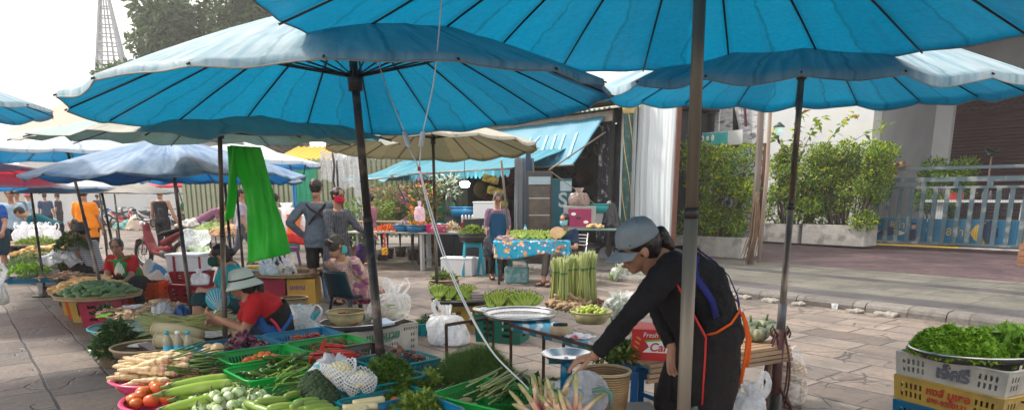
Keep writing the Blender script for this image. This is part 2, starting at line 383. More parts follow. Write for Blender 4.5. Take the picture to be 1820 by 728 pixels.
while a<8:
 ln=.98
 P=[]
 for e in(a+.006,a+ln-.006):
  for b_,z_ in prof:P.append(k(e,b_+rnk.uniform(-.006,.006),z_+(rnk.uniform(-.006,.004)if z_>0 else 0)))
 n=len(prof);kb.add(P,[(i,i+1,n+i+1,n+i)for i in range(n-1)]+[tuple(range(n)),tuple(range(n,2*n))[::-1]],False);a+=ln
o=kb.build('kerb',M_curb);o['kind']='structure'
PZ=.118
sheet('pavement_dark_band',[k(-13,.265,PZ),k(8,.265,PZ),k(8,.95,PZ),k(-13,.95,PZ)],M_dark)
sheet('pavement_tiles',[k(-13,.95,PZ),k(8,.95,PZ),k(8,2.6,PZ),k(-13,2.6,PZ)],M_band)
sheet('pavement_dark_stripe',[k(-13,2.6,PZ),k(8,2.6,PZ),k(8,3.05,PZ),k(-13,3.05,PZ)],M_dark)
sheet('pavement_inner_tiles',[k(-13,3.05,PZ),k(8,3.05,PZ),k(8,4.45,PZ),k(-13,4.45,PZ)],M_band)
sheet('forecourt',[k(-12,4.45,PZ),k(9,4.45,PZ),k(9,9.0,.3),k(9,40,.3),k(-12,40,.3),k(-12,9.0,.3)],M_purp)
def canopy_mat(key,under,top,fade_sheen=(.75,.78,.8),tl=.42,fade_sheen_amt=.6,seam=(.006,.05,.07),dirt=.35,band=None):
 m=bpy.data.materials.new(key);m.use_nodes=True;N=m.node_tree.nodes;L=m.node_tree.links;b=N['Principled BSDF']
 b.inputs['Roughness'].default_value=.5;b.inputs['Specular IOR Level'].default_value=.35
 uv=N.new('ShaderNodeUVMap');sp=N.new('ShaderNodeSeparateXYZ');L.new(uv.outputs[0],sp.inputs[0])
 tc=N.new('ShaderNodeTexCoord')
 def noise_(scale,vec,detail=5,dist=0):
  n=N.new('ShaderNodeTexNoise');n.inputs['Scale'].default_value=scale;n.inputs['Detail'].default_value=detail;n.inputs['Distortion'].default_value=dist;L.new(vec,n.inputs['Vector']);return n.outputs[0]
 def ramp(src,p0,p1,c0=(0,0,0),c1=(1,1,1)):
  r=N.new('ShaderNodeValToRGB');r.color_ramp.elements[0].position=p0;r.color_ramp.elements[1].position=p1
  r.color_ramp.elements[0].color=(*c0,1);r.color_ramp.elements[1].color=(*c1,1);L.new(src,r.inputs[0]);return r.outputs[0]
 def mth(op,a,b_=None,c_=None):
  n=N.new('ShaderNodeMath');n.operation=op
  for i,q in enumerate((a,b_,c_)):
   if q is None:continue
   if isinstance(q,(int,float)):n.inputs[i].default_value=q
   else:L.new(q,n.inputs[i])
  return n.outputs[0]
 def mixc(f,a,c_,bt='MIX'):
  n=N.new('ShaderNodeMixRGB');n.blend_type=bt
  for i,q in enumerate((f,a,c_)):
   if isinstance(q,(int,float)):n.inputs[i].default_value=q
   elif isinstance(q,tuple):n.inputs[i].default_value=(*q,1)
   else:L.new(q,n.inputs[i])
  return n.outputs[0]
 wob=noise_(5,tc.outputs['Object'],3)
 fr=mth('FRACT',sp.outputs[0]);wv=mth('MULTIPLY_ADD',wob,.34,-.17);fr2=mth('ADD',fr,wv)
 d=mth('ABSOLUTE',mth('SUBTRACT',fr2,.5));seamf=ramp(d,.012,.03,(1,1,1),(0,0,0))
 seamf=mth('MULTIPLY',seamf,.55)
 dr=mth('ABSOLUTE',mth('SUBTRACT',fr,.5));ribst=ramp(dr,.42,.5);ribst=mth('MULTIPLY',ribst,.4)
 mp=N.new('ShaderNodeMapping');mp.inputs['Scale'].default_value=(3.2,1.6,1);L.new(uv.outputs[0],mp.inputs[0])
 stk=ramp(noise_(2.2,mp.outputs[0],7,.6),.52,.74);blot=ramp(noise_(1.9,tc.outputs['Object'],8),.5,.72)
 weave=ramp(noise_(42,tc.outputs['Object'],3),.3,.7,(.86,.86,.86),(1.05,1.05,1.05))
 u0=mixc(mth('MULTIPLY',stk,dirt),under,tuple(x*.55+.015 for x in under));u0=mixc(mth('MULTIPLY',blot,dirt*.8),u0,tuple(x*.72+.01 for x in under))
 if band:
  f2=mth('MODULO',sp.outputs[0],band[0]);f2=mth('LESS_THAN',f2,band[1]);u0=mixc(f2,u0,band[2])
 wn_=N.new('ShaderNodeTexWhiteNoise');wn_.noise_dimensions='1D';L.new(mth('FLOOR',mth('ADD',sp.outputs[0],.5)),wn_.inputs['W']);pv_=ramp(wn_.outputs[0],0,1,(.80,.84,.86),(1.12,1.08,1.05));u0=mixc(1.0,u0,pv_,'MULTIPLY')
 u0=mixc(1.0,u0,weave,'MULTIPLY');u0=mixc(mth('MAXIMUM',seamf,ribst),u0,seam)
 fd=ramp(noise_(2.6,mp.outputs[0],6,.5),.25,.8);fd=mth('MULTIPLY',fd,fade_sheen_amt)  # pale top: real sun fading plus white sky sheen put into the colour
 t0=mixc(fd,top,fade_sheen);t0=mixc(mth('MULTIPLY',blot,.35),t0,tuple(x*.6 for x in top))
 if band:t0=mixc(f2,t0,tuple(.5*x+.5*y for x,y in zip(band[2],fade_sheen)))
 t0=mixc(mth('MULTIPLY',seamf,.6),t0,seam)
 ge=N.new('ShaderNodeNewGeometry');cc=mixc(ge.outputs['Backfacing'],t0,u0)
 L.new(cc,b.inputs['Base Color'])
 tr=N.new('ShaderNodeBsdfTranslucent');L.new(u0,tr.inputs[0]);mx=N.new('ShaderNodeMixShader');mx.inputs[0].default_value=tl
 L.new(b.outputs[0],mx.inputs[1]);L.new(tr.outputs[0],mx.inputs[2]);L.new(mx.outputs[0],N['Material Output'].inputs[0])
 n9=noise_(7,tc.outputs['Object'],6,.8);bp=N.new('ShaderNodeBump');bp.inputs['Strength'].default_value=.35;bp.inputs['Distance'].default_value=.03;L.new(n9,bp.inputs['Height']);L.new(bp.outputs[0],b.inputs['Normal']);L.new(bp.outputs[0],tr.inputs['Normal'])
 return m
M_pole=mat('pole_rust',(.12,.095,.08),(.05,.04,.038),rough=.42,scale=9,detail=8,metal=.45,c3=(.26,.2,.15),s3=7,bump=.2,stretch=(1,1,.35))
M_polesteel=mat('pole_steel',(.22,.19,.15),(.12,.10,.08),rough=.4,scale=6,detail=7,metal=.4,c3=(.26,.17,.10),s3=5,stretch=(1,1,.12))
M_poledark=mat('pole_dark',(.045,.04,.04),(.025,.022,.022),rough=.4,scale=9,metal=.3,c3=(.16,.12,.1),s3=9)
M_rib=mat('rib_wood',(.035,.028,.03),(.014,.012,.016),rough=.6,scale=20)
M_hem=plain('hem_tape',(.30,.28,.25),.8,scale=60,c3=(.1,.1,.1))
def umbrella(label,C,Rr,h,tilt,Nr,a0,cm,pole_px=None,pole_r=.024,pmat=None,sag=.018,scal=.0,hem=True,sides=8,group=None,ribs=True,seed=1,fl=.03,polebase=None,wr=.012,name='market_umbrella',sleeve=False):
 """C = rim centre; a parasol of Nr panels on a leaning pole"""
 C=Vector(C);tx,ty=tilt;H=C+Vector((-tx*h,-ty*h,h));rr=random.Random(seed)
 if polebase is not None:B=Vector(polebase)
 elif pole_px:
  q=at(pole_px[0],pole_px[1],C.y);t=H.z/(H.z-q.z);B=H+(q-H)*t
 else:B=Vector((C.x,C.y,0))
 root=thing(name,label,'umbrella',B,0,group)
 def P(r,a,drop=0):
  f=r/Rr
  x,y=r*math.cos(a),r*math.sin(a)
  z=tx*x+ty*y+h*(1-(f**1.22))-drop
  cx=-tx*h*(1-f);cy=-ty*h*(1-f)
  return C-B+Vector((x+cx,y+cy,z))
 rad=[.03,.12,.25,.4,.55,.68,.8,.9,.97,1.0];S=sides
 vs=[];fs=[];uvs=[];nn=Nr*S
 jit=[rr.uniform(-.008,.008)for _ in range(Nr)]
 for i,q in enumerate(rad):
  for j in range(nn):
   kq,fr=divmod(j,S);fr/=S;a=a0+2*PI*(kq+fr)/Nr;arch=math.sin(PI*fr)
   chord=math.cos(PI/Nr)/math.cos(PI/Nr-2*PI/Nr*fr)if True else 1
   rr_=q*Rr*(chord if q>.05 else 1)*(1-scal*arch*(q**3))
   dj=sag*arch*q+jit[kq]*arch*q*2+wr*noise.noise(Vector((math.cos(a)*q*6,math.sin(a)*q*6,seed)))*(arch+.2)*q
   if q==1.0:dj+=0
   vs.append(P(rr_,a,dj))
 for i in range(len(rad)-1):
  for j in range(nn):
   j2=(j+1)%nn;fs.append((i*nn+j,(i+1)*nn+j,(i+1)*nn+j2,i*nn+j2))
   kq,fr=divmod(j,S);uvs+=[(kq+fr/S,rad[i]),(kq+fr/S,rad[i+1]),(kq+(fr+1)/S,rad[i+1]),(kq+(fr+1)/S,rad[i])]
 if fl:
  base=(len(rad)-1)*nn;o2=len(vs)
  for j in range(nn):
   p=vs[base+j];fr=(j%S)/S;vs.append(p+Vector((0,0,-fl*(.8+.3*math.sin(PI*fr))))+Vector((p.x+B.x-C.x,p.y+B.y-C.y,0)).normalized()*.004)
  for j in range(nn):
   j2=(j+1)%nn;fs.append((base+j,o2+j,o2+j2,base+j2));kq,fr=divmod(j,S);uvs+=[(kq+fr/S,1),(kq+fr/S,1.02),(kq+(fr+1)/S,1.02),(kq+(fr+1)/S,1)]
 me=bpy.data.meshes.new('canopy');me.from_pydata([tuple(v)for v in vs],[],fs)
 ul=me.uv_layers.new(name='UVMap');ul.data.foreach_set('uv',[c for p in uvs for c in p]);me.polygons.foreach_set('use_smooth',[True]*len(fs));me.materials.append(cm)
 co=bpy.data.objects.new('canopy',me);scene.collection.objects.link(co);co.parent=root
 if hem:
  hm=MB();base=(len(rad))*nn if fl else(len(rad)-1)*nn
  ring=[vs[base+j]for j in range(nn)]+[vs[base]];hm.tube(ring,.0035,4,False);hm.build('hem',M_hem,root)
 pl=MB();ax=(H-B);pl.tube([Vector((0,0,0)),ax*.55],pole_r,16);pl.build('pole',pmat or M_pole,root)
 pl=MB();pl.tube([ax*.545,ax*.985],pole_r*.86,16);pl.build('upper_pole',pmat or M_pole,root)
 cl=MB();cl.tube([ax*.54,ax*.555],pole_r*1.05,12);cl.build('collar',M_poledark,root)
 hb=MB();an=ax.normalized();hb.tube([ax-an*.05,ax-an*.0],pole_r*1.9,14);run=ax-an*(h*.72);hb.tube([run-an*.07,run+an*.03],pole_r*1.45,14);hb.build('hub',M_poledark,root)
 if ribs:
  for i in range(Nr):
   a=a0+2*PI*i/Nr;r=MB();pts=[P(f*Rr,a,.012)for f in(.04,.25,.5,.75,1.01)]
   r.tube(pts,[.0075,.007,.006,.005,.0045],5);mid=P(.46*Rr,a,.016)
   rb=r.build('rib',M_rib,root)
   st=MB();st.tube([run+(mid-run).normalized()*.02,mid],.005,4);st.build('strut',M_rib,rb)
 base=MB();base.lathe([(pole_r*1.02,.16),(pole_r*2.0,.15),(pole_r*2.2,.05),(.17,.035),(.18,0),(.0,0)][::-1],20);base.build('base',M_poledark,root)
 return root,B,H
BLUE=canopy_mat('blue_cloth',(.003,.165,.31),(.14,.34,.46),fade_sheen=(.78,.84,.88),fade_sheen_amt=.8,seam=(.003,.07,.11))
UG='umbrellas over the market stalls'
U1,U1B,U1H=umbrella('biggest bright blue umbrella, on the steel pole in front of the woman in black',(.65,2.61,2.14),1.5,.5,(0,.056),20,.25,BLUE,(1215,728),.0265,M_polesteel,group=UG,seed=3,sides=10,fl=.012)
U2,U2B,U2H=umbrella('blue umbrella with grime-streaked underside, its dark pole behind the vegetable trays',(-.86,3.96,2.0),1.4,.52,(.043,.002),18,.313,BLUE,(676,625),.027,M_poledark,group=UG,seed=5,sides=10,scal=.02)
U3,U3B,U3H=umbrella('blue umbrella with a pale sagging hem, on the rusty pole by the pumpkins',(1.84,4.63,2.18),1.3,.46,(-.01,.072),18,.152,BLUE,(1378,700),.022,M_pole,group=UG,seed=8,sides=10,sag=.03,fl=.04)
BLUE2=canopy_mat('faded_navy_cloth',(.01,.15,.40),(.07,.17,.34),fade_sheen=(.48,.62,.80),tl=.3,seam=(.01,.08,.28),fade_sheen_amt=.75)
WHB=canopy_mat('washed_blue_cloth',(.01,.2,.42),(.42,.52,.6),fade_sheen=(.72,.76,.8),tl=.35)
GRN=canopy_mat('grey_green_cloth',(.07,.12,.10),(.26,.28,.24),fade_sheen=(.48,.48,.42),tl=.3,seam=(.05,.06,.05),band=(6.0,.25,(.10,.34,.38)))
KHA=canopy_mat('khaki_cloth',(.14,.13,.075),(.45,.43,.36),fade_sheen=(.62,.6,.53),tl=.35,seam=(.05,.045,.03))
GRY=canopy_mat('greige_cloth',(.2,.17,.14),(.34,.31,.27),fade_sheen=(.5,.47,.43),tl=.3,seam=(.07,.05,.05))
RED=canopy_mat('red_cloth',(.55,.03,.06),(.6,.3,.3),fade_sheen=(.8,.76,.74),tl=.4,seam=(.2,.01,.02))
BWH=canopy_mat('blue_white_cloth',(.02,.22,.55),(.5,.6,.68),fade_sheen=(.75,.8,.84),tl=.35,seam=(.01,.16,.5),fade_sheen_amt=.8)
RDF=canopy_mat('far_red_cloth',(.5,.03,.04),(.55,.03,.04),fade_sheen=(.6,.05,.06),tl=.3,seam=(.3,.01,.01))
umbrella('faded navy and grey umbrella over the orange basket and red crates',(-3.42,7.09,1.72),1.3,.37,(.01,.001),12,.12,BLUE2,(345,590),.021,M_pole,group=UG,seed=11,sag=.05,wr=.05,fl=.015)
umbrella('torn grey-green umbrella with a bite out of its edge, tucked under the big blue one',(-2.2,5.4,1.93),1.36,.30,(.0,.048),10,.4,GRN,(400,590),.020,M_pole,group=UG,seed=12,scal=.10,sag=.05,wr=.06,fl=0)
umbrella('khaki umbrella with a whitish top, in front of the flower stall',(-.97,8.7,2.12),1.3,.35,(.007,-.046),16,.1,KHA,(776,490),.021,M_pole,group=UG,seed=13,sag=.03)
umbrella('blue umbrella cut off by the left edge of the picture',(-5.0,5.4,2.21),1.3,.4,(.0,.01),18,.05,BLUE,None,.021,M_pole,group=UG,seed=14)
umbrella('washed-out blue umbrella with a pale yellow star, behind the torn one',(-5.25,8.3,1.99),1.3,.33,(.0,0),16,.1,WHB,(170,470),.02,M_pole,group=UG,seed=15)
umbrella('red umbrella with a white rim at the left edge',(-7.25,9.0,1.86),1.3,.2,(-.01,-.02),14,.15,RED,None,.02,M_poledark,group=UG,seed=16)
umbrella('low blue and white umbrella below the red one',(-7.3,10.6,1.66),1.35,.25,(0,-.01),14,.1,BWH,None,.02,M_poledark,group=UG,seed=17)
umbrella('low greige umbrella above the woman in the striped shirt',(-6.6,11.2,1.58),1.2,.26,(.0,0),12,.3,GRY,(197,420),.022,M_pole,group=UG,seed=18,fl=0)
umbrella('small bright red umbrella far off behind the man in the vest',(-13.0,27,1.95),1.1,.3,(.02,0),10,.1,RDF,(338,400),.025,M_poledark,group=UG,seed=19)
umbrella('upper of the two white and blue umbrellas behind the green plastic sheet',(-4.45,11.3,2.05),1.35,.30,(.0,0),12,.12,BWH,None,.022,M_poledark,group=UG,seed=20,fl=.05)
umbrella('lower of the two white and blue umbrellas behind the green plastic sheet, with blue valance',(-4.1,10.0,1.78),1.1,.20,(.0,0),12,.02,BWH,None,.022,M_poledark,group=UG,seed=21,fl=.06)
FZ=.3
M_white=mat('white_render',(.54,.56,.58),(.43,.45,.47),rough=.8,scale=1.3,detail=8,contrast=.3,c3=(.5,.5,.49),s3=1.1,bump=.15,bscale=30)
M_grey=mat('grey_shade_render',(.30,.32,.34),(.24,.25,.27),rough=.8,scale=1.5,detail=8,bump=.15,bscale=30)  # grey render; on the carport wall it carries shade put into the colour
M_shut=mat('shutter',(.06,.022,.028),(.04,.015,.02),rough=.45,scale=2)
M_cem=mat('cement',(.42,.41,.39),(.28,.27,.26),rough=.85,scale=5,detail=9,c3=(.2,.2,.19),s3=3,bump=.4)
M_gate=mat('gate_paint',(.055,.095,.12),(.04,.07,.09),rough=.5,scale=4,c3=(.2,.22,.22))
M_darkmetal=mat('dark_metal',(.05,.05,.055),(.03,.03,.03),rough=.5,scale=5)
def P3(u,Y,z):return atx(u,Y,z)
wl0=P3(1532,20,FZ);wlL=wl0-RD*7.2
rec=wl0+RN*4.3
house=thing('white_house','white rendered house with a dark roller shutter in its deep carport','house',wl0)
def slab(mb,a,b_,z0,z1,th,off=0):
 """upright wall from ground point a to b_, thickness th away from the street"""
 a=Vector(a);b_=Vector(b_);d=(b_-a).normalized();nrm=Vector((-d.y,d.x,0))
 vs=[]
 for p in(a,b_):
  for t in(off,off+th):
   for z in(z0,z1):q=p+nrm*t;vs.append((q.x,q.y,z))
 return mb.add(vs,[(0,1,3,2),(4,6,7,5),(0,4,5,1),(2,3,7,6),(0,2,6,4),(1,5,7,3)],False)
Lc=lambda p:Vector((p.x-wl0.x,p.y-wl0.y,0))
m=MB();slab(m,Lc(wlL),Lc(wl0-RD*.35),0,7.5,.25);m.build('wall',M_white,house)
m=MB();slab(m,Lc(wl0-RD*.35),Lc(wl0),-.0,7.5,.5,-.06);m.build('corner_pillar',M_white,house)
m=MB();slab(m,Lc(wl0-RD*.02),Lc(rec),0,7.5,.2,.0);m.build('carport_wall',M_grey,house)
m=MB();slab(m,Lc(rec),Lc(rec+RD*.5),0,5.2,.4,-.1);m.build('door_pillar',M_white,house)
m=MB();slab(m,Lc(rec-RD*.2),Lc(rec+RD*9),4.45,4.75,.4,-.2);m.build('lintel',M_grey,house)
m=MB();slab(m,Lc(rec-RD*.2),Lc(rec+RD*9),4.75,7.5,.3,0);m.build('upper_wall',M_grey,house)
m=MB();a0_=Lc(wl0-RD*.4-RN*.25);m.smooth=False
slab(m,Lc(wl0-RD*0)+RN*.0,Lc(wl0+RD*9),6.2,6.75,4.9,0);m.build('carport_slab',M_grey,house)
m=MB();slab(m,Lc(wl0+RD*.0-RN*.2),Lc(wl0+RD*9-RN*.2),6.0,6.25,.2,0);m.build('eave',M_darkmetal,house)
sh=MB();ns=44
for i in range(ns):
 z=.02+i*.1;p0=Lc(rec+RD*.5);p1=Lc(rec+RD*9)
 nrm=RN
 vs=[p0+nrm*.12+Vector((0,0,z)),p1+nrm*.12+Vector((0,0,z)),p1+nrm*.09+Vector((0,0,z+.05)),p0+nrm*.09+Vector((0,0,z+.05)),p0+nrm*.12+Vector((0,0,z+.1)),p1+nrm*.12+Vector((0,0,z+.1))]
 sh.add(vs,[(0,1,2,3),(3,2,5,4)],False)
so=sh.build('roller_shutter',M_shut,house)
vt=MB()
for i in range(38,43):
 for j in range(40):
  p=Lc(rec+RD*(.7+j*.2+(.1 if i%2 else 0)))+RN*.085;q=p+RD*.12;z=.05+i*.1
  vt.add([(p.x,p.y,z),(q.x,q.y,z),(q.x,q.y,z+.035),(p.x,p.y,z+.035)],[(0,1,2,3)],False)
vt.build('vent_slots',plain('slot_black',(.012,.008,.01),.8),so,thick=.004)
lp=at(1385,226,19.6);lt=thing('wall_lantern','small green-roofed glass lantern on the white wall among the leaves','wall lamp',lp)
m=MB();m.lathe([(.16,0),(.17,.01),(.03,.13),(.0,.14)],6);m.build('lantern_roof',plain('lantern_green',(.03,.07,.07),.4),lt)
m=MB();m.lathe([(.0,-.22),(.07,-.22),(.12,-.01),(.0,-.005)],6);m.build('lantern_glass',mat('lantern_glass',(.6,.75,.72),rough=.1,emit=(.6,.9,.85,.25)),lt)
m=MB();m.tube([(0,0,-.22),(0,0,-.38),(.12,.2,-.42)],.02,6);m.build('bracket',M_darkmetal,lt)
gA=G(1543,434,FZ);gB=G(1815,446,FZ);gd=(gB-gA).normalized();gB=gA+gd*5.2;gn=Vector((-gd.y,gd.x,0))
gate=thing('sliding_gate','tall grey-blue metal gate of slanting flat bars in front of the carport','gate',gA)
def gp(a,z):return gd*a+Vector((0,0,z-FZ))
for z,w,h_ in((2.22,.05,.07),(1.95,.05,.11),(1.76,.05,.05),(.40,.05,.06)):
 m=MB();m.bar(gp(.05,z),gp(5.2,z),w,h_);m.build('rail',M_gate,gate)
m=MB();m.bar(gp(0,FZ),gp(0,2.55),.07);m.build('post',M_gate,gate)
for i in range(20):
 a=.12+i*.262;m=MB();m.bar(gp(a,.43),gp(a,1.74),.035,.10,up=gd);m.build('bar',M_gate,gate)
for i in range(8):
 a=.45+i*.7;m=MB();m.bar(gp(a,1.785),gp(a,1.895),.045,.1,up=gd);m.build('stub',M_gate,gate)
m=MB()
for i in range(105):m.bar(gp(.08+i*.05,.43)+gn*.045,gp(.08+i*.05,1.74)+gn*.045,.004)
for i in range(26):m.bar(gp(.06,.45+i*.05)+gn*.05,gp(5.2,.45+i*.05)+gn*.05,.004)
m.build('wire_mesh',M_gate,gate)
m=MB();m.bar(gp(.1,.325)-gn*.12,gp(2.1,.325)-gn*.12,.10,.03);m.build('yellow_track',plain('yellow_paint',(.6,.42,.03),.5),gate)
m=MB();m.bar(gp(2.1,.325)-gn*.12,gp(5.2,.325)-gn*.12,.10,.03);m.build('floor_track',M_cem,gate)
Mbl=plain('banner_blue',(.0,.20,.42),.45);Mye=plain('banner_yellow',(.75,.48,.02),.45);Mnv=plain('banner_navy',(.01,.03,.09),.45);Msk=plain('banner_skin',(.65,.40,.28),.5);Mcr=plain('banner_cream',(.75,.68,.5),.5);Mwh=plain('white_print',(.8,.8,.8),.5)
def banner(a0_,a1_,mt,label):
 o_=gA+gd*a0_+gn*.14;t=thing('banner',label,'banner',(o_.x,o_.y,FZ))
 m=MB();m.bar((0,0,.38),gd*(a1_-a0_)+Vector((0,0,.38)),.004,.62);m.build('sheet',mt,t);return t
def blob(t,a,z,w,h_,mt,name,n=9,off=-.006,seed=0,jag=.12):
 r=random.Random(seed);vs=[gd*(a+w/2*math.cos(2*PI*i/n)*(1+r.uniform(-jag,jag)))+Vector((0,0,z+h_/2*math.sin(2*PI*i/n)*(1+r.uniform(-jag,jag))))+gn*off for i in range(n)]
 m=MB();m.add(vs,[tuple(range(n))],False);return m.build(name,mt,t,thick=.002)
b1=banner(.02,1.28,Mbl,'blue banner with a dark car and a smiling figure, leftmost behind the gate bars')
blob(b1,.45,.33,.66,.16,Mcr,'dune',seed=2);blob(b1,.38,.32,.5,.17,Mnv,'car_picture',8,-.012,3);blob(b1,.42,.42,.26,.1,Mnv,'cabin_picture',6,-.014,5)
blob(b1,.98,.28,.26,.3,Mnv,'figure_picture',8,-.012,6);blob(b1,.98,.5,.11,.15,Msk,'face_picture',10,-.014,7,.03);blob(b1,.98,.565,.13,.07,Mnv,'hair_picture',8,-.018,8)
b2=banner(1.30,2.2,Mbl,'blue banner with yellow lettering, second from the left behind the gate bars')
FM=lambda a,z,off=-.008:face_M(gd*a+gn*off+Vector((0,0,z)),gd,Vector((0,0,1)))
text_mesh('8ค่ำ',.24,Mye,FM(.6,.52),b1,.001);text_mesh('8ค่ำ',.26,Mye,FM(.62,.38),b2,.001)
b3=banner(2.22,3.3,Mbl,'blue and sand banner with a dark-clad rider, middle of the gate')
blob(b3,.3,.38,.55,.5,Mye,'sand_picture',8,-.006,11);blob(b3,.42,.4,.34,.5,Mnv,'rider_picture',12,-.012,12,.3);blob(b3,.5,.52,.12,.12,Msk,'face_picture',9,-.016,13,.05)
b4=banner(3.32,5.1,Mye,'yellow banner with dark squares at the right end of the gate')
for i in range(3):
 m=MB();m.bar(gd*(.25+i*.0)+gn*-.006+Vector((0,0,.3+i*.14)),gd*(.5)+gn*-.006+Vector((0,0,.3+i*.14)),.004,.06);m.build('text_block',Mnv,b4)
for i in range(3):blob(b4,.85,.2+i*.16,.12,.1,Mnv,'mark',6,-.006,20+i)
ctr=gA+gd*.9+gn*1.9
tb=thing('stone_counter','white stone counter with a lower bench behind the gate','table',(ctr.x,ctr.y,FZ),math.atan2(gd.y,gd.x))
m=MB();m.box((1.2,0,1.12),(2.6,.6,.07));m.build('counter_top',M_white,tb,bevel=.01)
m=MB();m.box((1.2,-.5,.62),(2.9,.4,.07));m.build('bench_top',M_white,tb,bevel=.01)
for x in(.25,2.1):m=MB();m.box((x,0,.54),(.18,.4,1.08));m.build('leg',M_white,tb)
def on_ctr(x,y,z):v=gd*x+gn*y;return Vector((ctr.x+v.x,ctr.y+v.y,FZ+z))
m=MB();m.box((0,0,.09),(.34,.25,.18));solo(m,'storage_box',plain('box_red',(.5,.02,.02),.4),'red plastic box on the white counter behind the gate','box',on_ctr(.5,0,1.156))
for i,(x,c)in enumerate(((1.15,(.1,.09,.08)),(1.3,(.1,.09,.08)),(1.5,(.3,.5,.7)),(1.75,(.6,.6,.6)))):
 m=MB();m.lathe([(.0,0),(.045,0),(.045,.15),(.02,.2),(.02,.24),(0,.24)],10);solo(m,'bottle',plain('bt%d'%i,c,.25),['dark bottle','dark bottle','blue bottle','pale bottle'][i]+' standing on the counter behind the gate','bottle',on_ctr(x,.05,1.156),0,'bottles on the stone counter')
def planter(A,B_,h_,dep,label,z0):
 A=Vector(A);B_=Vector(B_);d=(B_-A);L_=d.length;rz=math.atan2(d.y,d.x)
 t=thing('planter',label,'planter',(A.x,A.y,z0),rz)
 m=MB()
 for(c,s)in(((L_/2,.04,h_/2),(L_,.08,h_)),((L_/2,dep-.04,h_/2),(L_,.08,h_)),((.04,dep/2,h_/2),(.08,dep-.164,h_)),((L_-.04,dep/2,h_/2),(.08,dep-.164,h_))):m.box(c,s)
 m.build('box',M_cem,t);s=MB();s.box((L_/2,dep/2,h_*.42),(L_-.17,dep-.17,h_*.8));s.build('soil',mat('soil',(.05,.035,.025),rough=.95,scale=20),t);return t
p2A,p2B=G(1424,432,FZ),G(1541,437,FZ);planter(p2A,p2A+RD*(p2B-p2A).length,.52,.7,'long cement planter beside the gate post',FZ)
p1B=p2A-RD*.12;planter(p1B-RD*1.5,p1B,.5,.7,'cement planter left of the long one, by the white wall',FZ)
p3B=G(1316,460,PZ);planter(p3B-RD*2.3+RN*0,p3B,.48,.7,'stained cement planter under the tallest clipped bush',PZ)
M_sheet=mat('white_tarp',(.66,.72,.76),(.56,.62,.67),rough=.55,scale=3,stretch=(1,1,.12),contrast=.35,tl=.2)
M_wood=mat('old_wood',(.35,.33,.32),(.16,.14,.14),rough=.85,scale=7,detail=9,stretch=(.3,.3,2.4),c3=(.55,.56,.58),s3=2.5)
M_brown=mat('brown_frame',(.13,.05,.035),(.09,.035,.025),rough=.6,scale=6)
cC=P3(1109,15.6,PZ)
col=thing('striped_column','slim dark green column wound with gold stripes and a cream capital','column',cC)
m=MB()
def cfn(u,v):
 a=2*PI*u;return Vector((.105*math.cos(a),.105*math.sin(a),.05+3.15*v))
m.grid(cfn,20,30);co_=m.build('shaft',mat('column_green',(.015,.07,.065),(.01,.04,.045),rough=.35,scale=14,c3=(.05,.14,.12),s3=9),col)
for s_ in range(3):
 m=MB();pts=[Vector((.108*math.cos(a:=2*PI*(s_/3-t*.95)),.108*math.sin(a),.06+3.12*t))for t in[i/40 for i in range(41)]]
 m.tube(pts,.009,5);m.build('gold_stripe',mat('gold',(.55,.40,.14),(.45,.3,.1),rough=.4,scale=20),col)
m=MB();m.lathe([(.11,3.18),(.13,3.2),(.15,3.3),(.17,3.36),(.2,3.38),(.2,3.43),(.15,3.45),(.16,3.52),(.14,3.7),(0,3.7)],24);m.build('capital',mat('capital_cream',(.62,.46,.2),rough=.5,scale=8),col)
m=MB();m.lathe([(0,0),(.16,0),(.16,.05),(.12,.08),(.105,.1)],24);m.build('foot',M_cem,col)
def tarp_panel(A,B_,z0,z1,label,name='tarp_curtain',amp=.035,nf=14,m_=None,cat='tarp'):
 A=Vector(A);B_=Vector(B_);d=B_-A;nr=Vector((-d.y,d.x,0)).normalized();r=random.Random(int(A.x*100));ph=[r.uniform(0,6)for _ in range(4)]
 def fn(u,v):
  w=amp*(math.sin(u*nf+ph[0])+.6*math.sin(u*nf*2.3+ph[1]+v*2)+.3*math.sin(u*nf*5+ph[2]))
  q=d*(u+.01*math.sin(v*9+ph[3]))+nr*w*(.4+.6*(1-v));return Vector((q.x,q.y,z0+(z1-z0)*v+.02*math.sin(u*12)))
 mb=MB();mb.grid(fn,60,24);o=mb.build(name,m_ or M_sheet,None,thick=.004);o.location=(A.x,A.y,0);return tag(o,label,cat)
tA=P3(1090,15.9,0);tB=tA+RD*1.2
tarp_panel(cC+RN*.25+RD*.05,cC+RN*.25+RD*1.12,.42,3.62,'tall white tarpaulin hung like a curtain right of the striped column')
tarp_panel(cC+RN*.3-RD*.62,cC+RN*.3-RD*.05,.42,3.62,'narrow white tarpaulin left of the striped column')
pst=cC+RN*.2+RD*1.2
m=MB();m.bar((0,0,0),(0,0,3.4),.09);solo(m,'wooden_post',M_brown,'reddish brown post at the right edge of the white tarpaulin','post',(pst.x,pst.y,PZ))
cl0=p3B-RD*3.1+RN*1.05
scr=thing('mesh_screen','brown framed chain-link screen behind the tallest bush','screen',(cl0.x,cl0.y,PZ),math.atan2(RD.y,RD.x))
W_=2.9
for a,b_ in(((0,0,2.62),(W_,0,2.62)),((0,0,0),(0,0,2.58)),((W_,0,0),(W_,0,2.58))):
 m=MB();m.bar(a,b_,.07);m.build('frame',M_brown,scr)
m=MB()
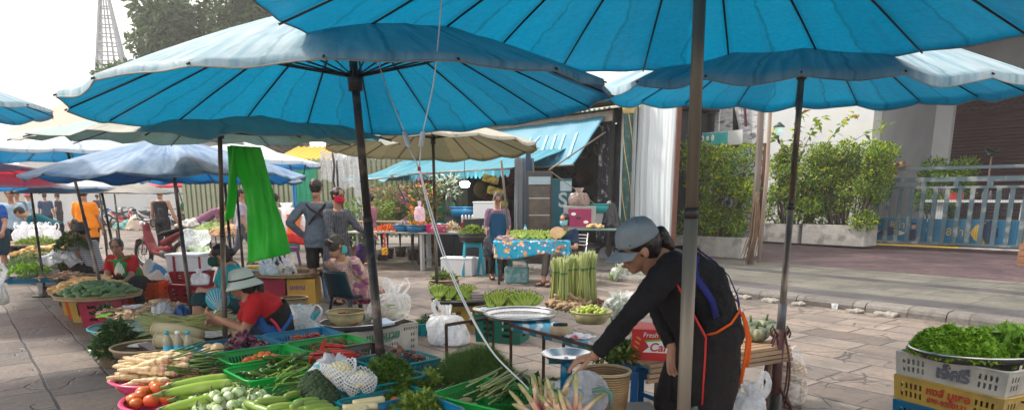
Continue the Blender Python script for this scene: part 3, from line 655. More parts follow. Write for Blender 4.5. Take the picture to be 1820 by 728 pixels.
for i in range(-26,27):
 for s_ in(1,-1):
  x0,x1=i*.1,i*.1+s_*2.55;z0_,z1_=.03,2.58
  t0=max(0,min(1,(0-x0)/(x1-x0)));t1=max(0,min(1,(W_-x0)/(x1-x0)));
  if x0<0 and x1<0 or x0>W_ and x1>W_:continue
  ta,tb_=sorted((t0 if(x0<0 or x0>W_)else 0,t1 if(x1<0 or x1>W_)else 1))if True else(0,1)
  pa=Vector((x0+(x1-x0)*ta,.005*s_,z0_+(z1_-z0_)*ta));pb=Vector((x0+(x1-x0)*tb_,.005*s_,z0_+(z1_-z0_)*tb_))
  if 0<=pa.x<=W_ and 0<=pb.x<=W_ and(pa-pb).length>.05:m.tube([pa,pb],.004,4)
m.build('wire',plain('galv_wire',(.45,.46,.47),.4),scr)
def tilemat():
 m=bpy.data.materials.new('pattern_tiles');m.use_nodes=True;N=m.node_tree.nodes;L=m.node_tree.links
 tc=N.new('ShaderNodeTexCoord');vo=N.new('ShaderNodeTexVoronoi');vo.inputs['Scale'].default_value=3.2;vo.inputs['Randomness'].default_value=.1;L.new(tc.outputs['Object'],vo.inputs[0])
 wv=N.new('ShaderNodeMath');wv.operation='SINE';ml=N.new('ShaderNodeMath');ml.operation='MULTIPLY';ml.inputs[1].default_value=22;L.new(vo.outputs[0],ml.inputs[0]);L.new(ml.outputs[0],wv.inputs[0])
 rp=N.new('ShaderNodeValToRGB');e=rp.color_ramp.elements;e[0].position=.2;e[0].color=(.55,.62,.68,1);e[1].position=.8;e[1].color=(.03,.07,.22,1);q=e.new(.6);q.color=(.35,.5,.6,1);L.new(wv.outputs[0],rp.inputs[0]);L.new(rp.outputs[0],N['Principled BSDF'].inputs[0]);return m
m=MB();m.box((W_/2,.12,1.3),(W_,.04,2.56));m.build('patterned_panel',tilemat(),scr)
bw=thing('board_wall','weathered wall of cracked whitewashed boards above the mesh screen','wall',(cl0.x,cl0.y,PZ),math.atan2(RD.y,RD.x))
for i in range(9):
 m=MB();m.box((-.1+i*.32,.34+(i%2)*.02,3.4),(.305,.03,2.6+.2*(i%3)));m.build('board',mat('wall_board',(.55,.57,.6),(.3,.31,.33),rough=.85,scale=6,detail=10,stretch=(1,1,3),c3=(.12,.11,.13),s3=4),bw)
m=MB();m.bar((1.95,.28,4.6),(2.15,.28,3.1),.07,.03);m.build('hanging_rag',plain('rag_plum',(.1,.03,.05),.9),bw)
m=MB();m.add([(1.75,.27,3.75),(1.98,.27,3.0),(1.8,.27,2.95)],[(0,1,2)],False);m.build('black_tatter',plain('tatter',(.015,.015,.02),.9),bw,thick=.01)
sgn=thing('painted_sign','white and turquoise sign with a row of small white figures over the screen','sign',(cl0.x,cl0.y,PZ),math.atan2(RD.y,RD.x))
m=MB();m.box((1.25,-.06,2.83),(2.1,.02,.34));m.build('panel',M_white,sgn)
m=MB();r_=random.Random(5);top=[(.75+i*.06,-.076,2.98+r_.uniform(-.015,.015))for i in range(20)];bot=[(1.9-i*.065,-.076,2.69+r_.uniform(-.015,.012))for i in range(20)]
m.add(top+bot,[tuple(range(40))],False);m.build('brush_patch',plain('turquoise_paint',(.05,.42,.42),.5),sgn,thick=.003)
for i,x in enumerate((1.0,1.16,1.31,1.46)):
 m=MB();m.ell((x,-.082,2.86),(.05,.004,.06+.02*(i%2)),10,6);m.build('white_figure',Mwh,sgn)
m=MB();m.box((1.28,-.08,2.73),(.36,.004,.025));m.build('caption_line',Mwh,sgn)
for j,(u,Y,r0,r1,h_,lab)in enumerate(((1333,14.6,.07,.06,6,'dark weathered timber post beside the tallest bush'),(1349,15.2,.045,.04,6,'thin pale timber pole between the two bushes'))):
 q=P3(u,Y,PZ);m=MB();m.tube([(0,0,0),(.03,0,2),(-.02,0,4),(.02,0,h_)],[r0,r0*.95,r0*.85,r1],9);solo(m,'timber_post',mat('post_wood',(.2,.17,.15),(.1,.08,.07),rough=.85,scale=6,stretch=(1,1,.2))if j==0 else mat('pale_wood',(.36,.29,.24),(.25,.19,.16),rough=.8,scale=6,stretch=(1,1,.2)),lab,'post',(q.x,q.y,FZ-.2))
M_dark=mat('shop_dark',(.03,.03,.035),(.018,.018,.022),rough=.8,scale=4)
fa=cC-RD*.62+RN*.15
def sp(a,b_,z=0):return Vector((fa.x,fa.y,0))-RD*a+RN*b_+Vector((0,0,z))
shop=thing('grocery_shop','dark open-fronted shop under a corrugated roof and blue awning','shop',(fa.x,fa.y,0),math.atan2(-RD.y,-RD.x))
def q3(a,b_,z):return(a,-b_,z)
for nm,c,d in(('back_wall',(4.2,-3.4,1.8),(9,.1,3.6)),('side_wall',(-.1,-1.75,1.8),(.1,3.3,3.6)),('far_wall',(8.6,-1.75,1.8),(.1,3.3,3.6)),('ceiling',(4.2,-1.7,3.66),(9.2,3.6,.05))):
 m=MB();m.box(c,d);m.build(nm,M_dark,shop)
rf=MB()
def rfn(u,v):
 x=-.5+u*9.6;return Vector((x,.55-v*4.6,3.42+v*.75+.022*math.sin(x*2*PI/.15)))
rf.grid(rfn,512,2);rf.build('corrugated_roof',mat('roof_green',(.30,.36,.27),(.42,.42,.36),rough=.7,scale=2.5,c3=(.22,.16,.12)),shop,thick=.012)
m=MB();m.box((4.2,.32,3.28),(9.0,.04,.22));m.build('fascia',mat('fascia',(.28,.24,.2),rough=.8),shop)
for x in(0.0,3.4,6.4):m=MB();m.bar((x,0,0),(x,0,3.5),.09);m.build('post',M_darkmetal,shop)
def awning_mat(key,c,w,sx,wid,under):
 m=bpy.data.materials.new(key);m.use_nodes=True;N=m.node_tree.nodes;L=m.node_tree.links;b=N['Principled BSDF'];b.inputs['Roughness'].default_value=.45
 tc=N.new('ShaderNodeTexCoord');s=N.new('ShaderNodeSeparateXYZ');L.new(tc.outputs['Object'],s.inputs[0])
 nz=N.new('ShaderNodeTexNoise');nz.inputs['Scale'].default_value=3;L.new(tc.outputs['Object'],nz.inputs['Vector'])
 a=N.new('ShaderNodeMath');a.operation='MULTIPLY_ADD';a.inputs[1].default_value=.12;L.new(nz.outputs[0],a.inputs[0]);L.new(s.outputs[0],a.inputs[2])
 p=N.new('ShaderNodeMath');p.operation='PINGPONG';p.inputs[1].default_value=sx;L.new(a.outputs[0],p.inputs[0])
 g=N.new('ShaderNodeMath');g.operation='LESS_THAN';g.inputs[1].default_value=wid;L.new(p.outputs[0],g.inputs[0])
 mx=N.new('ShaderNodeMixRGB');mx.inputs[1].default_value=(*c,1);mx.inputs[2].default_value=(*w,1);L.new(g.outputs[0],mx.inputs[0])
 L.new(mx.outputs[0],b.inputs[0]);t=N.new('ShaderNodeBsdfTranslucent');t.inputs[0].default_value=(*under,1);ms=N.new('ShaderNodeMixShader');ms.inputs[0].default_value=.3;L.new(b.outputs[0],ms.inputs[1]);L.new(t.outputs[0],ms.inputs[2]);L.new(ms.outputs[0],N['Material Output'].inputs[0]);return m
M_aw1=awning_mat('awning_blue',(.06,.28,.42),(.06,.28,.42),1,0,(.02,.2,.35));M_aw2=awning_mat('awning_teal',(.04,.27,.38),(.16,.42,.5),.16,.03,(.01,.13,.2))
def awning(a0_,a1_,b0,z0,b1,z1,sag,mt,label,scal=0,seed=0,rip=.02):
 A=sp(a0_,0);t=thing('awning',label,'awning',(A.x,A.y,0),math.atan2(-RD.y,-RD.x));L_=a1_-a0_
 def fn(u,v):
  x=u*L_;y=b0+(b1-b0)*v;return Vector((x+.02*math.sin(v*5),y,z0+(z1-z0)*v-sag*math.sin(PI*v)-sag*.5*v*abs(math.sin(u*PI*L_/1.6))+rip*noise.noise(Vector((x*2,v*4,seed)))))
 m=MB();m.grid(fn,60,16);m.build('cloth',mt,t,thick=.006)
 if scal:
  n=int(L_/.16);m=MB()
  for i in range(n):
   p0=fn(i/n,1);p1=fn((i+1)/n,1);pm=(p0+p1)/2
   m.add([p0,p1,p1+Vector((0,0,-.1)),pm+Vector((.03,0,-.17)),pm+Vector((-.03,0,-.17)),p0+Vector((0,0,-.1))],[(0,1,2,3,4,5)],False)
  m.build('valance',mt,t,thick=.004)
 m=MB();m.tube([fn(0,1)+Vector((-.05,0,0)),fn(1,1)+Vector((.05,0,0))],.018,6);m.build('front_rail',M_polesteel,t)
 return t,fn
aw1,f1=awning(-.1,4.6,.36,3.28,1.35,2.2,.04,M_aw1,'blue awning with slanting white painted marks, highest over the shop front')
r_=random.Random(3)
for x0,dx in((.55,-.28),(.95,-.3),(1.25,-.32),(1.55,-.3),(1.85,.28),(2.15,-.3),(2.7,-.3),(3.1,.25),(3.3,-.25)):
 wm=MB()
 for i in range(8):
  t0,t1=.28+i*.07,.28+(i+1)*.07;P_=lambda t,o:f1(max(0,min(1,(x0+dx*(t-.3)/.6+o)/4.7)),t)+Vector((0,.012,.016))
  wm.add([P_(t0,-.04),P_(t0,.04),P_(t1,.045),P_(t1,-.045)],[(0,1,2,3)],False)
 wm.build('painted_mark',plain('mark_white',(.22,.42,.54),.6),aw1)
awning(.5,5.6,.9,2.62,2.6,2.12,.05,M_aw2,'teal striped awning with scalloped valance, right of the khaki umbrella',1,2)
awning(4.6,8.4,.4,2.72,3.0,2.02,.12,M_aw2,'sagging light teal tarpaulin over the flower stall, behind the khaki umbrella',0,5,.1)
def rod(A,B_,r,mt,label,cat='pole',name='support_pole'):
 A=Vector(A);B_=Vector(B_);m=MB();m.tube([Vector((0,0,0)),B_-A],r,8);return solo(m,name,mt,label,cat,A)
rod(at(976,302,14.2),at(1076,235,15.4),.018,M_polesteel,'slanting metal strut holding the blue awning corner')
rod(at(978,304,14.2),at(1112,402,15.2),.010,M_polesteel,'thin sloping stay below the awning strut, right of the fridge','rope','stay_rope')
rod(at(891,285,12.0),G(912,492,0),.02,M_polesteel,'thin bright pole propping the awning beside the woman in the blue apron')
nt_=tarp_panel(sp(.02,-.05),sp(.36,-.05),.5,3.2,'dark netting mottled with white hanging at the right of the shop','hanging_net',.03,18,mat('net',(.035,.03,.045),(.02,.02,.03),rough=.8,scale=5,c3=(.4,.4,.42),s3=7),'net')
lampp=at(826,325,15.5);lt=thing('hanging_lamp','lit white lamp hanging in the dark flower shop','lamp',lampp)
m=MB();m.lathe([(0,-.1),(.09,-.09),(.12,0),(.07,.04),(0,.04)],14);m.build('bulb',mat('lamp_lit',(.8,.95,.95),emit=(.75,1,.95,6)),lt)
m=MB();m.tube([(0,0,.04),(0,0,.7)],.008,5);m.build('cord',M_darkmetal,lt)
ll=bpy.data.lights.new('lamp_light','POINT');ll.energy=12;ll.color=(.8,1,.95);ll.shadow_soft_size=.12
lo=bpy.data.objects.new('lamp_light',ll);scene.collection.objects.link(lo);lo.parent=lt;lo.location=(0,-.0,-.25)
M_slat=mat('slat_green',(.31,.33,.22),(.22,.25,.17),rough=.6,scale=3,obj=0)
fA=at(330,400,24).xy.to_3d();fB=Vector((-1.5,23.5,0));fd=(fB-fA);FL=fd.length;fd.normalize()
fen=thing('slatted_fence','long pale green fence of upright metal slats behind the stalls','fence',fA,math.atan2(fd.y,fd.x))
m=MB()
for i in range(int(FL/.17)):m.box((i*.17+.06,0,1.5),(.11,.02,2.6))
m.build('slats',M_slat,fen)
m=MB();m.box((FL/2,.03,.4),(FL,.04,.06));m.box((FL/2,.03,2.6),(FL,.04,.06));m.build('rails',plain('fence_rail',(.28,.3,.22),.6),fen)
m=MB();m.box((FL/2,.05,1.5),(FL,.012,2.5));m.build('backing_sheet',mat('fence_back',(.22,.24,.17),(.16,.18,.13),rough=.8,scale=3),fen)
for i,x in enumerate((2.5,6.2,10.2,13.5)):
 if x<FL:m=MB();m.box((x,-.12,1.5),(.3,.2,3.1));m.build('post',M_white,fen)
m=MB();slab(m,(0,0,0),(22,0,0),0,2.4,.25);fw=solo(m,'boundary_wall',mat('far_wall',(.45,.43,.37),(.36,.34,.3),rough=.9,scale=1.5),'long cream wall far behind the left-hand stalls','wall',(-44,44,0),R(-2))
def temple_roof():
 t=thing('tiled_roof_building','pale pinkish tiled roof with a raised end above the left umbrellas','building',(-23.5,44,0),R(-6))
 m=MB();m.box((0,0,2.6),(9.4,7.4,5.2));m.build('wall',M_white,t)
 m=MB();m.add([(-5.2,-4.2,5.0),(5.2,-4.2,5.0),(5.2,4.2,5.0),(-5.2,4.2,5.0),(-3.4,0,7.7),(3.4,0,7.7)],[(0,1,5,4),(2,3,4,5),(1,2,5),(3,0,4),(0,3,2,1)],False)
 m.build('roof',mat('roof_pink',(.5,.33,.28),(.42,.26,.22),rough=.8,scale=20,stretch=(1,.3,4)),t)
 m=MB();m.tube([(-3.5,0,7.74),(3.5,0,7.74),(3.9,0,8.1)],.12,6);m.build('ridge',M_white,t)
temple_roof()
yr=thing('yellow_roof_building','small building with a yellow corrugated roof seen between the umbrellas','building',(-9.1,30,0),R(-4))
m=MB();m.box((0,2,1.4),(1.9,4,2.8));m.build('wall',mat('yr_wall',(.4,.4,.36),rough=.9),yr)
m=MB();m.grid(lambda u,v:Vector((-1.2+2.4*u,-.8+v*4,2.85+v*1.0+.03*math.sin(u*2.4*2*PI/.25))),160,2);m.build('roof',mat('yellow_roof',(.62,.42,.05),(.5,.34,.04),rough=.6),yr,thick=.02)
def spire():
 b=at(231,400,85);base=Vector((b.x,b.y,0));t=thing('lattice_spire','tapering white lattice spire rising left of the big tree','tower',base)
 M_sp=mat('spire_white',(.26,.28,.32),(.22,.24,.27),rough=.6);top=26;sx=lambda z:max(.38,1.4+(19.5-z)*.17)
 def corner(i,z):a=PI/4+i*PI/2+.3;return Vector((sx(z)*math.cos(a),sx(z)*math.sin(a),z))
 zs=[0,5,10]+[10+(i+1)*1.0 for i in range(15)]
 for i in range(4):m=MB();m.tube([corner(i,z)for z in zs],.13,5);m.build('corner_post',M_sp,t)
 m=MB()
 for z in zs[1:]:
  for i in range(4):
   m.tube([corner(i,z),corner(i+1,z)],.08,4)
 for i in range(4):
  for f in(.25,.5,.75):m.tube([corner(i,z)*(1-f)+corner(i+1,z)*f for z in zs],.07,4)
 m.build('lattice',M_sp,t)
 m=MB();m.lathe([(sx(zs[-1])*1.1,zs[-1]),(.5,zs[-1]+3),(.05,zs[-1]+9),(0,zs[-1]+9.1)],8);m.build('tip',M_sp,t)
spire()
def crown_pts(n,clumps,rr):
 C_=np.array([c[0]for c in clumps]);S_=np.array([c[1]for c in clumps]);w=np.array([c[1][0]*c[1][2]for c in clumps]);w=w/w.sum()
 i=rr.choice(len(clumps),n,p=w);d=rr.normal(0,1,(n,3));d/=np.linalg.norm(d,axis=1,keepdims=True);q=rr.uniform(.45,1.04,(n,1))**.6
 return C_[i]+d*S_[i]*q,d
def tree(loc,h,cr,clumps,nleaf,lsz,label,lm,tm,name='leafy_tree',seed=0,trunk=.35,group=None):
 rr=np.random.default_rng(seed);t=thing(name,label,'tree',loc,0,group);m=MB();cz=np.mean([c[0][2]for c in clumps])
 m.tube([(0,0,0),(.1,0,h*.25),(-.1,.1,h*.5),(0,0,h*.75)],[trunk,trunk*.8,trunk*.6,trunk*.3],10)
 for c in clumps[:26]:
  p=Vector(c[0]);s=Vector((0,0,max(h*.25,p.z*.45)));mid=(s+p)/2+Vector((0,0,.3));m.tube([s,mid,p],[trunk*.35,trunk*.2,trunk*.06],6)
 m.build('trunk',tm,t);P,d=crown_pts(nleaf,clumps,rr)
 D=d+rr.normal(0,.7,d.shape);D[:,2]-=.3;U=d+np.array([0,0,.8])+rr.normal(0,.5,d.shape)
 leaves('crown',P,D,U,lsz,lsz*.5,lm,t,curl=.15,midx=rr.integers(0,len(lm),nleaf)if isinstance(lm,list)else None);return t
M_bark=mat('bark',(.16,.12,.09),(.08,.06,.05),rough=.9,scale=8,stretch=(1,1,.2))
LT=[leafmat('tree_leaf_a',(.05,.11,.02),(.03,.07,.012)),leafmat('tree_leaf_b',(.08,.14,.03),(.05,.09,.02)),leafmat('tree_leaf_c',(.035,.08,.02),(.02,.05,.012))]
r_=random.Random(9)
cl=[]
for i in range(80):
 x=-11.3+20.5*i/79;top=15.4-abs(x)**1.5*.13-(.8 if x<-9 else 0);z=r_.uniform(8.0,top);cl.append(((x,r_.uniform(-2.5,2.5),z),(r_.uniform(1.1,2.0),r_.uniform(1.1,2),r_.uniform(.8,1.4))))
tree((-13.4,46,0),13,9,cl,85000,.38,'big hazy spreading tree behind the umbrellas, right of the spire',LT,M_bark,seed=3)
cl=[((r_.uniform(-2.2,2.2),r_.uniform(-1,1),r_.uniform(2.5,5.5)),(1.0,1,.8))for i in range(14)]
tree((-5.2,34,0),5,3,cl,5000,.22,'smaller tree showing over the slatted fence',LT,M_bark,seed=4,trunk=.15)
LB=[leafmat('bush_a',(.19,.32,.02),(.12,.23,.015),.5),leafmat('bush_b',(.55,.56,.03),(.34,.42,.02),.5),leafmat('bush_c',(.06,.15,.02),(.035,.09,.015))]
def bush(loc,rz,clumps,n,label,lsz=.075,mats=LB,name='clipped_bush',tw=None,w=(.4,.25,.35),kind='bush'):
 rr=np.random.default_rng(int(abs(loc[0])*97));t=thing(name,label,kind,loc,rz)
 m=MB();r=random.Random(3)
 for c in clumps:
  p=Vector(c[0]);s=Vector((p.x*.5,p.y*.5,0));m.tube([s,(s+p)/2+Vector((r.uniform(-.1,.1),r.uniform(-.1,.1),0)),p],[.03,.02,.008],5)
  for k_ in range(3):m.tube([p*.7+s*.3,p+Vector((r.uniform(-1,1)*c[1][0],r.uniform(-1,1)*c[1][1],r.uniform(-.3,1)*c[1][2]))],[.012,.004],4)
 m.build('stem',M_bark,t);P,d=crown_pts(n,clumps,rr);D=d*.8+rr.normal(0,.6,d.shape);D[:,2]+=.35;U=d+np.array([0,0,.7])
 mi=rr.choice(3,n,p=w);leaves('foliage',P,D,U,lsz,lsz*.52,mats,t,curl=.12,midx=mi);return t
def clumps_box(w,d,h,n,r,z0=.3,seed=0,taper=.0):
 q=random.Random(seed);out=[]
 for i in range(n):
  z=z0+(h-z0)*q.random();f=1-taper*(z/h);out.append(((q.uniform(-w/2,w/2)*f,q.uniform(-d/2,d/2)*f,z),(r*q.uniform(.7,1.25),r*q.uniform(.7,1.2),r*q.uniform(.6,1.1))))
 return out
rz_=math.atan2(RD.y,RD.x)
q=p3B-RD*1.1+RN*.35;bush((q.x,q.y,PZ+.3),rz_,clumps_box(1.75,.5,2.4,40,.3,.15,1),17000,'tallest clipped bush, in the planter before the mesh screen',.075)
q=p1B-RD*.35+RN*.35;bush((q.x,q.y,FZ+.4),rz_,clumps_box(1.6,.6,2.0,30,.33,.2,2),14000,'yellow-green clipped bush in the cement planter by the white wall',.08)
q=p2A+RD*1.0+RN*.35;bush((q.x,q.y,FZ+.4),rz_,clumps_box(1.8,.6,2.15,38,.33,.2,3,.15),18000,'broad clipped bush in the long planter beside the gate post',.08)
q=gA+gd*4.6+gn*.9;bush((q.x,q.y,FZ),0,clumps_box(.6,.6,1.6,12,.3,.5,6),3500,'green bush behind the right end of the gate',.09,w=(.6,.1,.3))
q=gA+gd*.9+gn*2.8;bush((q.x,q.y,FZ),0,clumps_box(1.4,.6,2.2,16,.32,.9,7),5000,'darker green shrub beyond the gate in front of the carport wall',.1,w=(.6,.05,.35))
vt=thing('climbing_branch','thin leaning branch with large loose leaves above the clipped bushes','branch',(0,0,0));q=p1B+RN*.4-RD*.6;vt.location=(q.x,q.y,FZ+.4)
r=random.Random(21);m=MB();PP=[];DD=[]
for s0,e0 in(((0,0,.8),(.6,-.3,2.9)),((.2,0,.8),(1.3,-.8,2.95)),((.1,0,.8),(-.5,.2,2.6)),((.3,0,1),(1.9,-1.3,2.6)),((0,0,1),(.1,0,3.0))):
 s0=Vector(s0);e0=Vector(e0);c=[s0.lerp(e0,t)+Vector((0,0,.35*math.sin(PI*t)))+Vector((r.uniform(-.05,.05),)*3)for t in[i/8 for i in range(9)]];m.tube(c,[.016*(1-i/10)for i in range(9)],5)
 for p in c[3:]:
  for _ in range(7):d=Vector((r.uniform(-1,1),r.uniform(-1,1),r.uniform(-.4,.8)));PP.append(p+d*.05);DD.append(d)
m.build('stem',M_bark,vt);PP=np.array([tuple(p)for p in PP]);DD=np.array([tuple(p)for p in DD])
leaves('foliage',PP,DD,np.tile([0,0,1.],(len(PP),1)),.2,.11,[LB[0],LB[1],leafmat('leaf_rust',(.3,.12,.03),(.2,.08,.02))],vt,midx=np.random.default_rng(5).choice(3,len(PP),p=(.6,.3,.1)))
def rosette(loc,label,n,ln,wd,mt,name,up=.6,z0=0,stem=0):
 t=thing(name,label,'plant',loc);r=random.Random(2);m=MB()
 for i in range(n):
  a=2*PI*i*.618;el=up+r.uniform(-.35,.45);L_=ln*r.uniform(.8,1.15);d=Vector((math.cos(a),math.sin(a),0));s=Vector((-math.sin(a),math.cos(a),0));P_=[]
  for j in range(8):
   f=j/7;c=d*L_*f*math.cos(el)*(1+.1*f)+Vector((0,0,z0+L_*(math.sin(el)*f-.55*f*f*f)));w=wd*math.sin(PI*min(1,.12+f*.88))*.5+.002;P_+=[c-s*w+Vector((0,0,w*.5)),c,c+s*w+Vector((0,0,w*.5))]
  m.add(P_,[(j*3+q_,j*3+q_+1,j*3+q_+4,j*3+q_+3)for j in range(7)for q_ in(0,1)])
 m.build('foliage',mt,t,thick=.004)
 if stem:m=MB();m.tube([(0,0,0),(0,0,z0+.05)],.025,6);m.build('stem',M_bark,t)
q=gA+gd*.15+gn*.8;rosette((q.x,q.y,FZ),'rusty brown spiky plant at the left end of the gate',22,.75,.12,leafmat('dry_leaf',(.42,.2,.08),(.3,.22,.08)),'dracaena',.75,1.75,1)
q=gA+gd*1.9+gn*3.0;rosette((q.x,q.y,FZ),'dark leafed rubber plant against the carport wall',16,.42,.2,leafmat('rubber_leaf',(.015,.035,.02),(.01,.02,.015)),'rubber_plant',.9,2.3,1)
q=gA+gd*3.1+gn*3.2;rosette((q.x,q.y,FZ),'small dark pot plant at the foot of the door pillar',12,.3,.14,leafmat('dark_leaf2',(.015,.04,.02),(.01,.02,.015)),'pot_plant',.8,1.9,1)
t=thing('hanging_roots','bundle of dry brown roots hanging down by the thin pole','roots',P3(1336,14.4,PZ));m=MB();r=random.Random(8)
for i in range(22):
 x,y=r.gauss(0,.04),r.gauss(0,.05);m.tube([(x*.3,y*.3,1.5),(x*.9,y,1.1),(x*1.3,y*1.3,.6),(x*1.8-.1,y*1.6,r.uniform(0,.25))],[.012,.012,.01,.005],4)
m.build('root_strands',mat('dry_root',(.22,.15,.10),(.12,.08,.05),rough=.9,scale=9),t)
for i,(u,v,s)in enumerate(((1300,526,.13),(1320,530,.16),(1369,536,.15),(1418,542,.14),(1517,555,.16),(1573,561,.19),(1798,590,.2),(1485,547,.1))):
 p=G(u,v,0);m=MB();r=random.Random(i);m.box((0,0,.02),(s*r.uniform(1.0,1.6),s*r.uniform(.6,1),.05));m.ell((s*.3,s*.1,.03),(s*.5,s*.4,.03))
 o=melt(m,'loose_stone',mat('pale_stone',(.28,.26,.235),(.17,.16,.145),rough=.9,scale=12,bump=.4),None,.012,2,.05,.06);o.location=p;o.rotation_euler=(0,0,rz_+r.uniform(-.3,.3));tag(o,'flat pale loose stone lying along the foot of the kerb','stone','loose stones along the kerb')
def lattice(mb,P00,P10,P01,P11,nu,nv,solid):
 """wall panel split in nu x nv cells; cells where solid(i, j) is false are left open"""
 P00,P10,P01,P11=map(Vector,(P00,P10,P01,P11))
 def p(i,j):a=i/nu;b=j/nv;return(P00*(1-a)+P10*a)*(1-b)+(P01*(1-a)+P11*a)*b
 base=len(mb.v)
 vs=[p(i,j)for j in range(nv+1)for i in range(nu+1)]
 fs=[(j*(nu+1)+i,j*(nu+1)+i+1,(j+1)*(nu+1)+i+1,(j+1)*(nu+1)+i)for j in range(nv)for i in range(nu)if solid(i,j)]
 mb.add(vs,fs,False)
def tray_mesh(L_,W_,h,tp=.04,rim=.014,slot='v',cell=.011,th=.003):
 """open plastic crate with real slots; origin at the bottom centre"""
 b=[(-L_/2+tp,-W_/2+tp,0),(L_/2-tp,-W_/2+tp,0),(L_/2-tp,W_/2-tp,0),(-L_/2+tp,W_/2-tp,0)]
 t=[(-L_/2,-W_/2,h),(L_/2,-W_/2,h),(L_/2,W_/2,h),(-L_/2,W_/2,h)]
 m=MB()
 for i in range(4):
  j=(i+1)%4;ln=(Vector(t[i])-Vector(t[j])).length;nu=max(8,int(ln/cell))|1
  if slot=='v':f=lambda a,c,nu=nu:not(a%2==1 and c in(2,3,4,5)and 2<a<nu-3 and a%16!=0 and(a//2)%12!=5);nv=8
  elif slot=='hole':f=lambda a,c,nu=nu:not(a%2==1 and c%2==1 and 1<a<nu-2);nv=9
  elif slot=='side':f=lambda a,c,nu=nu:not(a%2==1 and c in(2,3,5,6)and(.06<a/nu<.27 or.73<a/nu<.94));nv=9
  elif slot=='grp':f=lambda a,c,nu=nu:not(a%2==1 and c in(2,4,6,8)and(a//9)%2==0 and 3<a<nu-3 or c==10 and a%2==1 and(a<nu*.2 or a>nu*.8));nv=12
  elif slot=='h':f=lambda a,c,nu=nu:not(c in(2,4,6)and 4<a<nu-4 and(a//5)%2==1);nv=9
  else:f=lambda a,c:True;nv=1
  lattice(m,b[i],b[j],t[i],t[j],nu,nv,f)
 m.add(b,[(0,1,2,3)],False);return m,b,t
def crate(label,loc,rz,L_,W_,h,mt,slot='v',tp=.04,rim=.014,cell=.011,name='plastic_crate',cat='crate',group=None,handles=False,mt2=None):
 t=thing(name,label,cat,loc,rz,group);m,b,tt=tray_mesh(L_,W_,h,tp,rim,slot,cell);m.build('basket',mt,t,thick=.0035)
 r=MB();x,y=L_/2,W_/2;c=min(.05,W_*.15);pts=[]
 for cx,cy,a0_ in((x-c,y-c,0),(-x+c,y-c,PI/2),(-x+c,-y+c,PI),(x-c,-y+c,1.5*PI)):
  for i in range(5):a=a0_+PI/2*i/4;pts.append(Vector((cx+c*math.cos(a),cy+c*math.sin(a),h)))
 pts.append(pts[0]);r.tube(pts,rim*.62,8,False,flat=.7)
 r.build('rim',mt2 or mt,t)
 if handles:
  for s in(-1,1):
   hm=MB();hm.tube([(s*(x+.005),-.05,h-.03),(s*(x+.04),-.05,h-.035),(s*(x+.045),0,h-.04),(s*(x+.04),.05,h-.035),(s*(x+.005),.05,h-.03)],.007,6);hm.build('handle',M_darkmetal,t)
 return t
def plast(key,c,**k):return mat(key,c,tuple(x*.78 for x in c),rough=.32,scale=3,spec=.5,tl=k.pop('tl',.35),c3=k.pop('c3',None)or tuple(x*.55+.03 for x in c),s3=4,**k)
P_blue=plast('crate_blue',(.0,.26,.50));P_green=plast('crate_green',(.01,.50,.08));P_teal=plast('crate_teal',(.0,.36,.42));P_dgreen=plast('crate_dark_green',(.0,.20,.14))
P_brown=plast('crate_brown',(.06,.025,.035),tl=.05);P_pink=plast('tray_pink',(.55,.02,.13),tl=.1);P_white=plast('crate_white',(.5,.49,.45),tl=.1,);P_ochre=plast('crate_ochre',(.5,.33,.07),tl=.1)
P_orange=plast('crate_orange',(.72,.11,.02));P_red=plast('crate_red',(.36,.015,.03),tl=.1);P_crim=plast('crate_crimson',(.42,.02,.07),tl=.1)
O=Vector((-2.15,4.43,0));E1=Vector((.74,.672,0));E2=Vector((.672,-.74,0));CRZ=math.atan2(E1.y,E1.x)
def gO(a,b,z=0):q=O+E1*a+E2*b;return Vector((q.x,q.y,z))
ZT,CH=.55,.13;ZB=ZT-CH
GC='trays of vegetables on the low stand'
crate('blue tray of purple eggplants, left of the tray of small red chillies',gO(.24,.2,ZB),CRZ,.47,.39,CH,P_blue,group=GC)
crate('blue tray holding a heap of small red chillies, farthest of the trays',gO(.725,.19,ZB),CRZ,.47,.36,CH,P_blue,group=GC)
crate('bright green tray of small round tomatoes',gO(.24,.585,ZB),CRZ,.47,.36,CH,P_green,group=GC)
crate('bright green tray of mixed bird chillies by the dark pole',gO(.725,.565,ZB),CRZ,.47,.36,CH,P_green,group=GC)
crate('bright green tray heaped with long green peppers',gO(.2,.985,ZB-.01),CRZ,.52,.38,CH,P_green,group=GC)
crate('dark brown tray with a few leaves, at the foot of the dark pole',gO(.76,.93,ZB),CRZ,.40,.32,CH,P_brown,group=GC)
crate('teal tray of brown shallots, beside the brown tray',gO(.80,1.28,ZB),CRZ,.42,.34,CH,P_teal,'hole',group=GC)
crate('teal tray holding cauliflowers in white foam nets',gO(.50,1.56,ZB),CRZ,.42,.34,CH,P_teal,'hole',group=GC)
crate('teal tray with tomatoes and white stems at the bottom edge of the photo',gO(.36,1.90,ZB-.03),CRZ,.44,.32,CH,P_teal,'hole',group=GC)
cI=G(641,723,.54);cT=G(758,699,.54);cJ=G(802,686,.54)
def by_corner(left,top,W_,L_=None):
 d=(top-left);L2=L_ or d.length;d.normalize();n=Vector((d.y,-d.x,0));c=left+d*L2/2+n*W_/2;return c,math.atan2(d.y,d.x)
c_,rz1=by_corner(cI,cT,.36);crate('blue tray of pale green leaves at the bottom edge of the photo',(c_.x,c_.y,.41),rz1,(cT-cI).length,.36,CH,P_blue,group=GC)
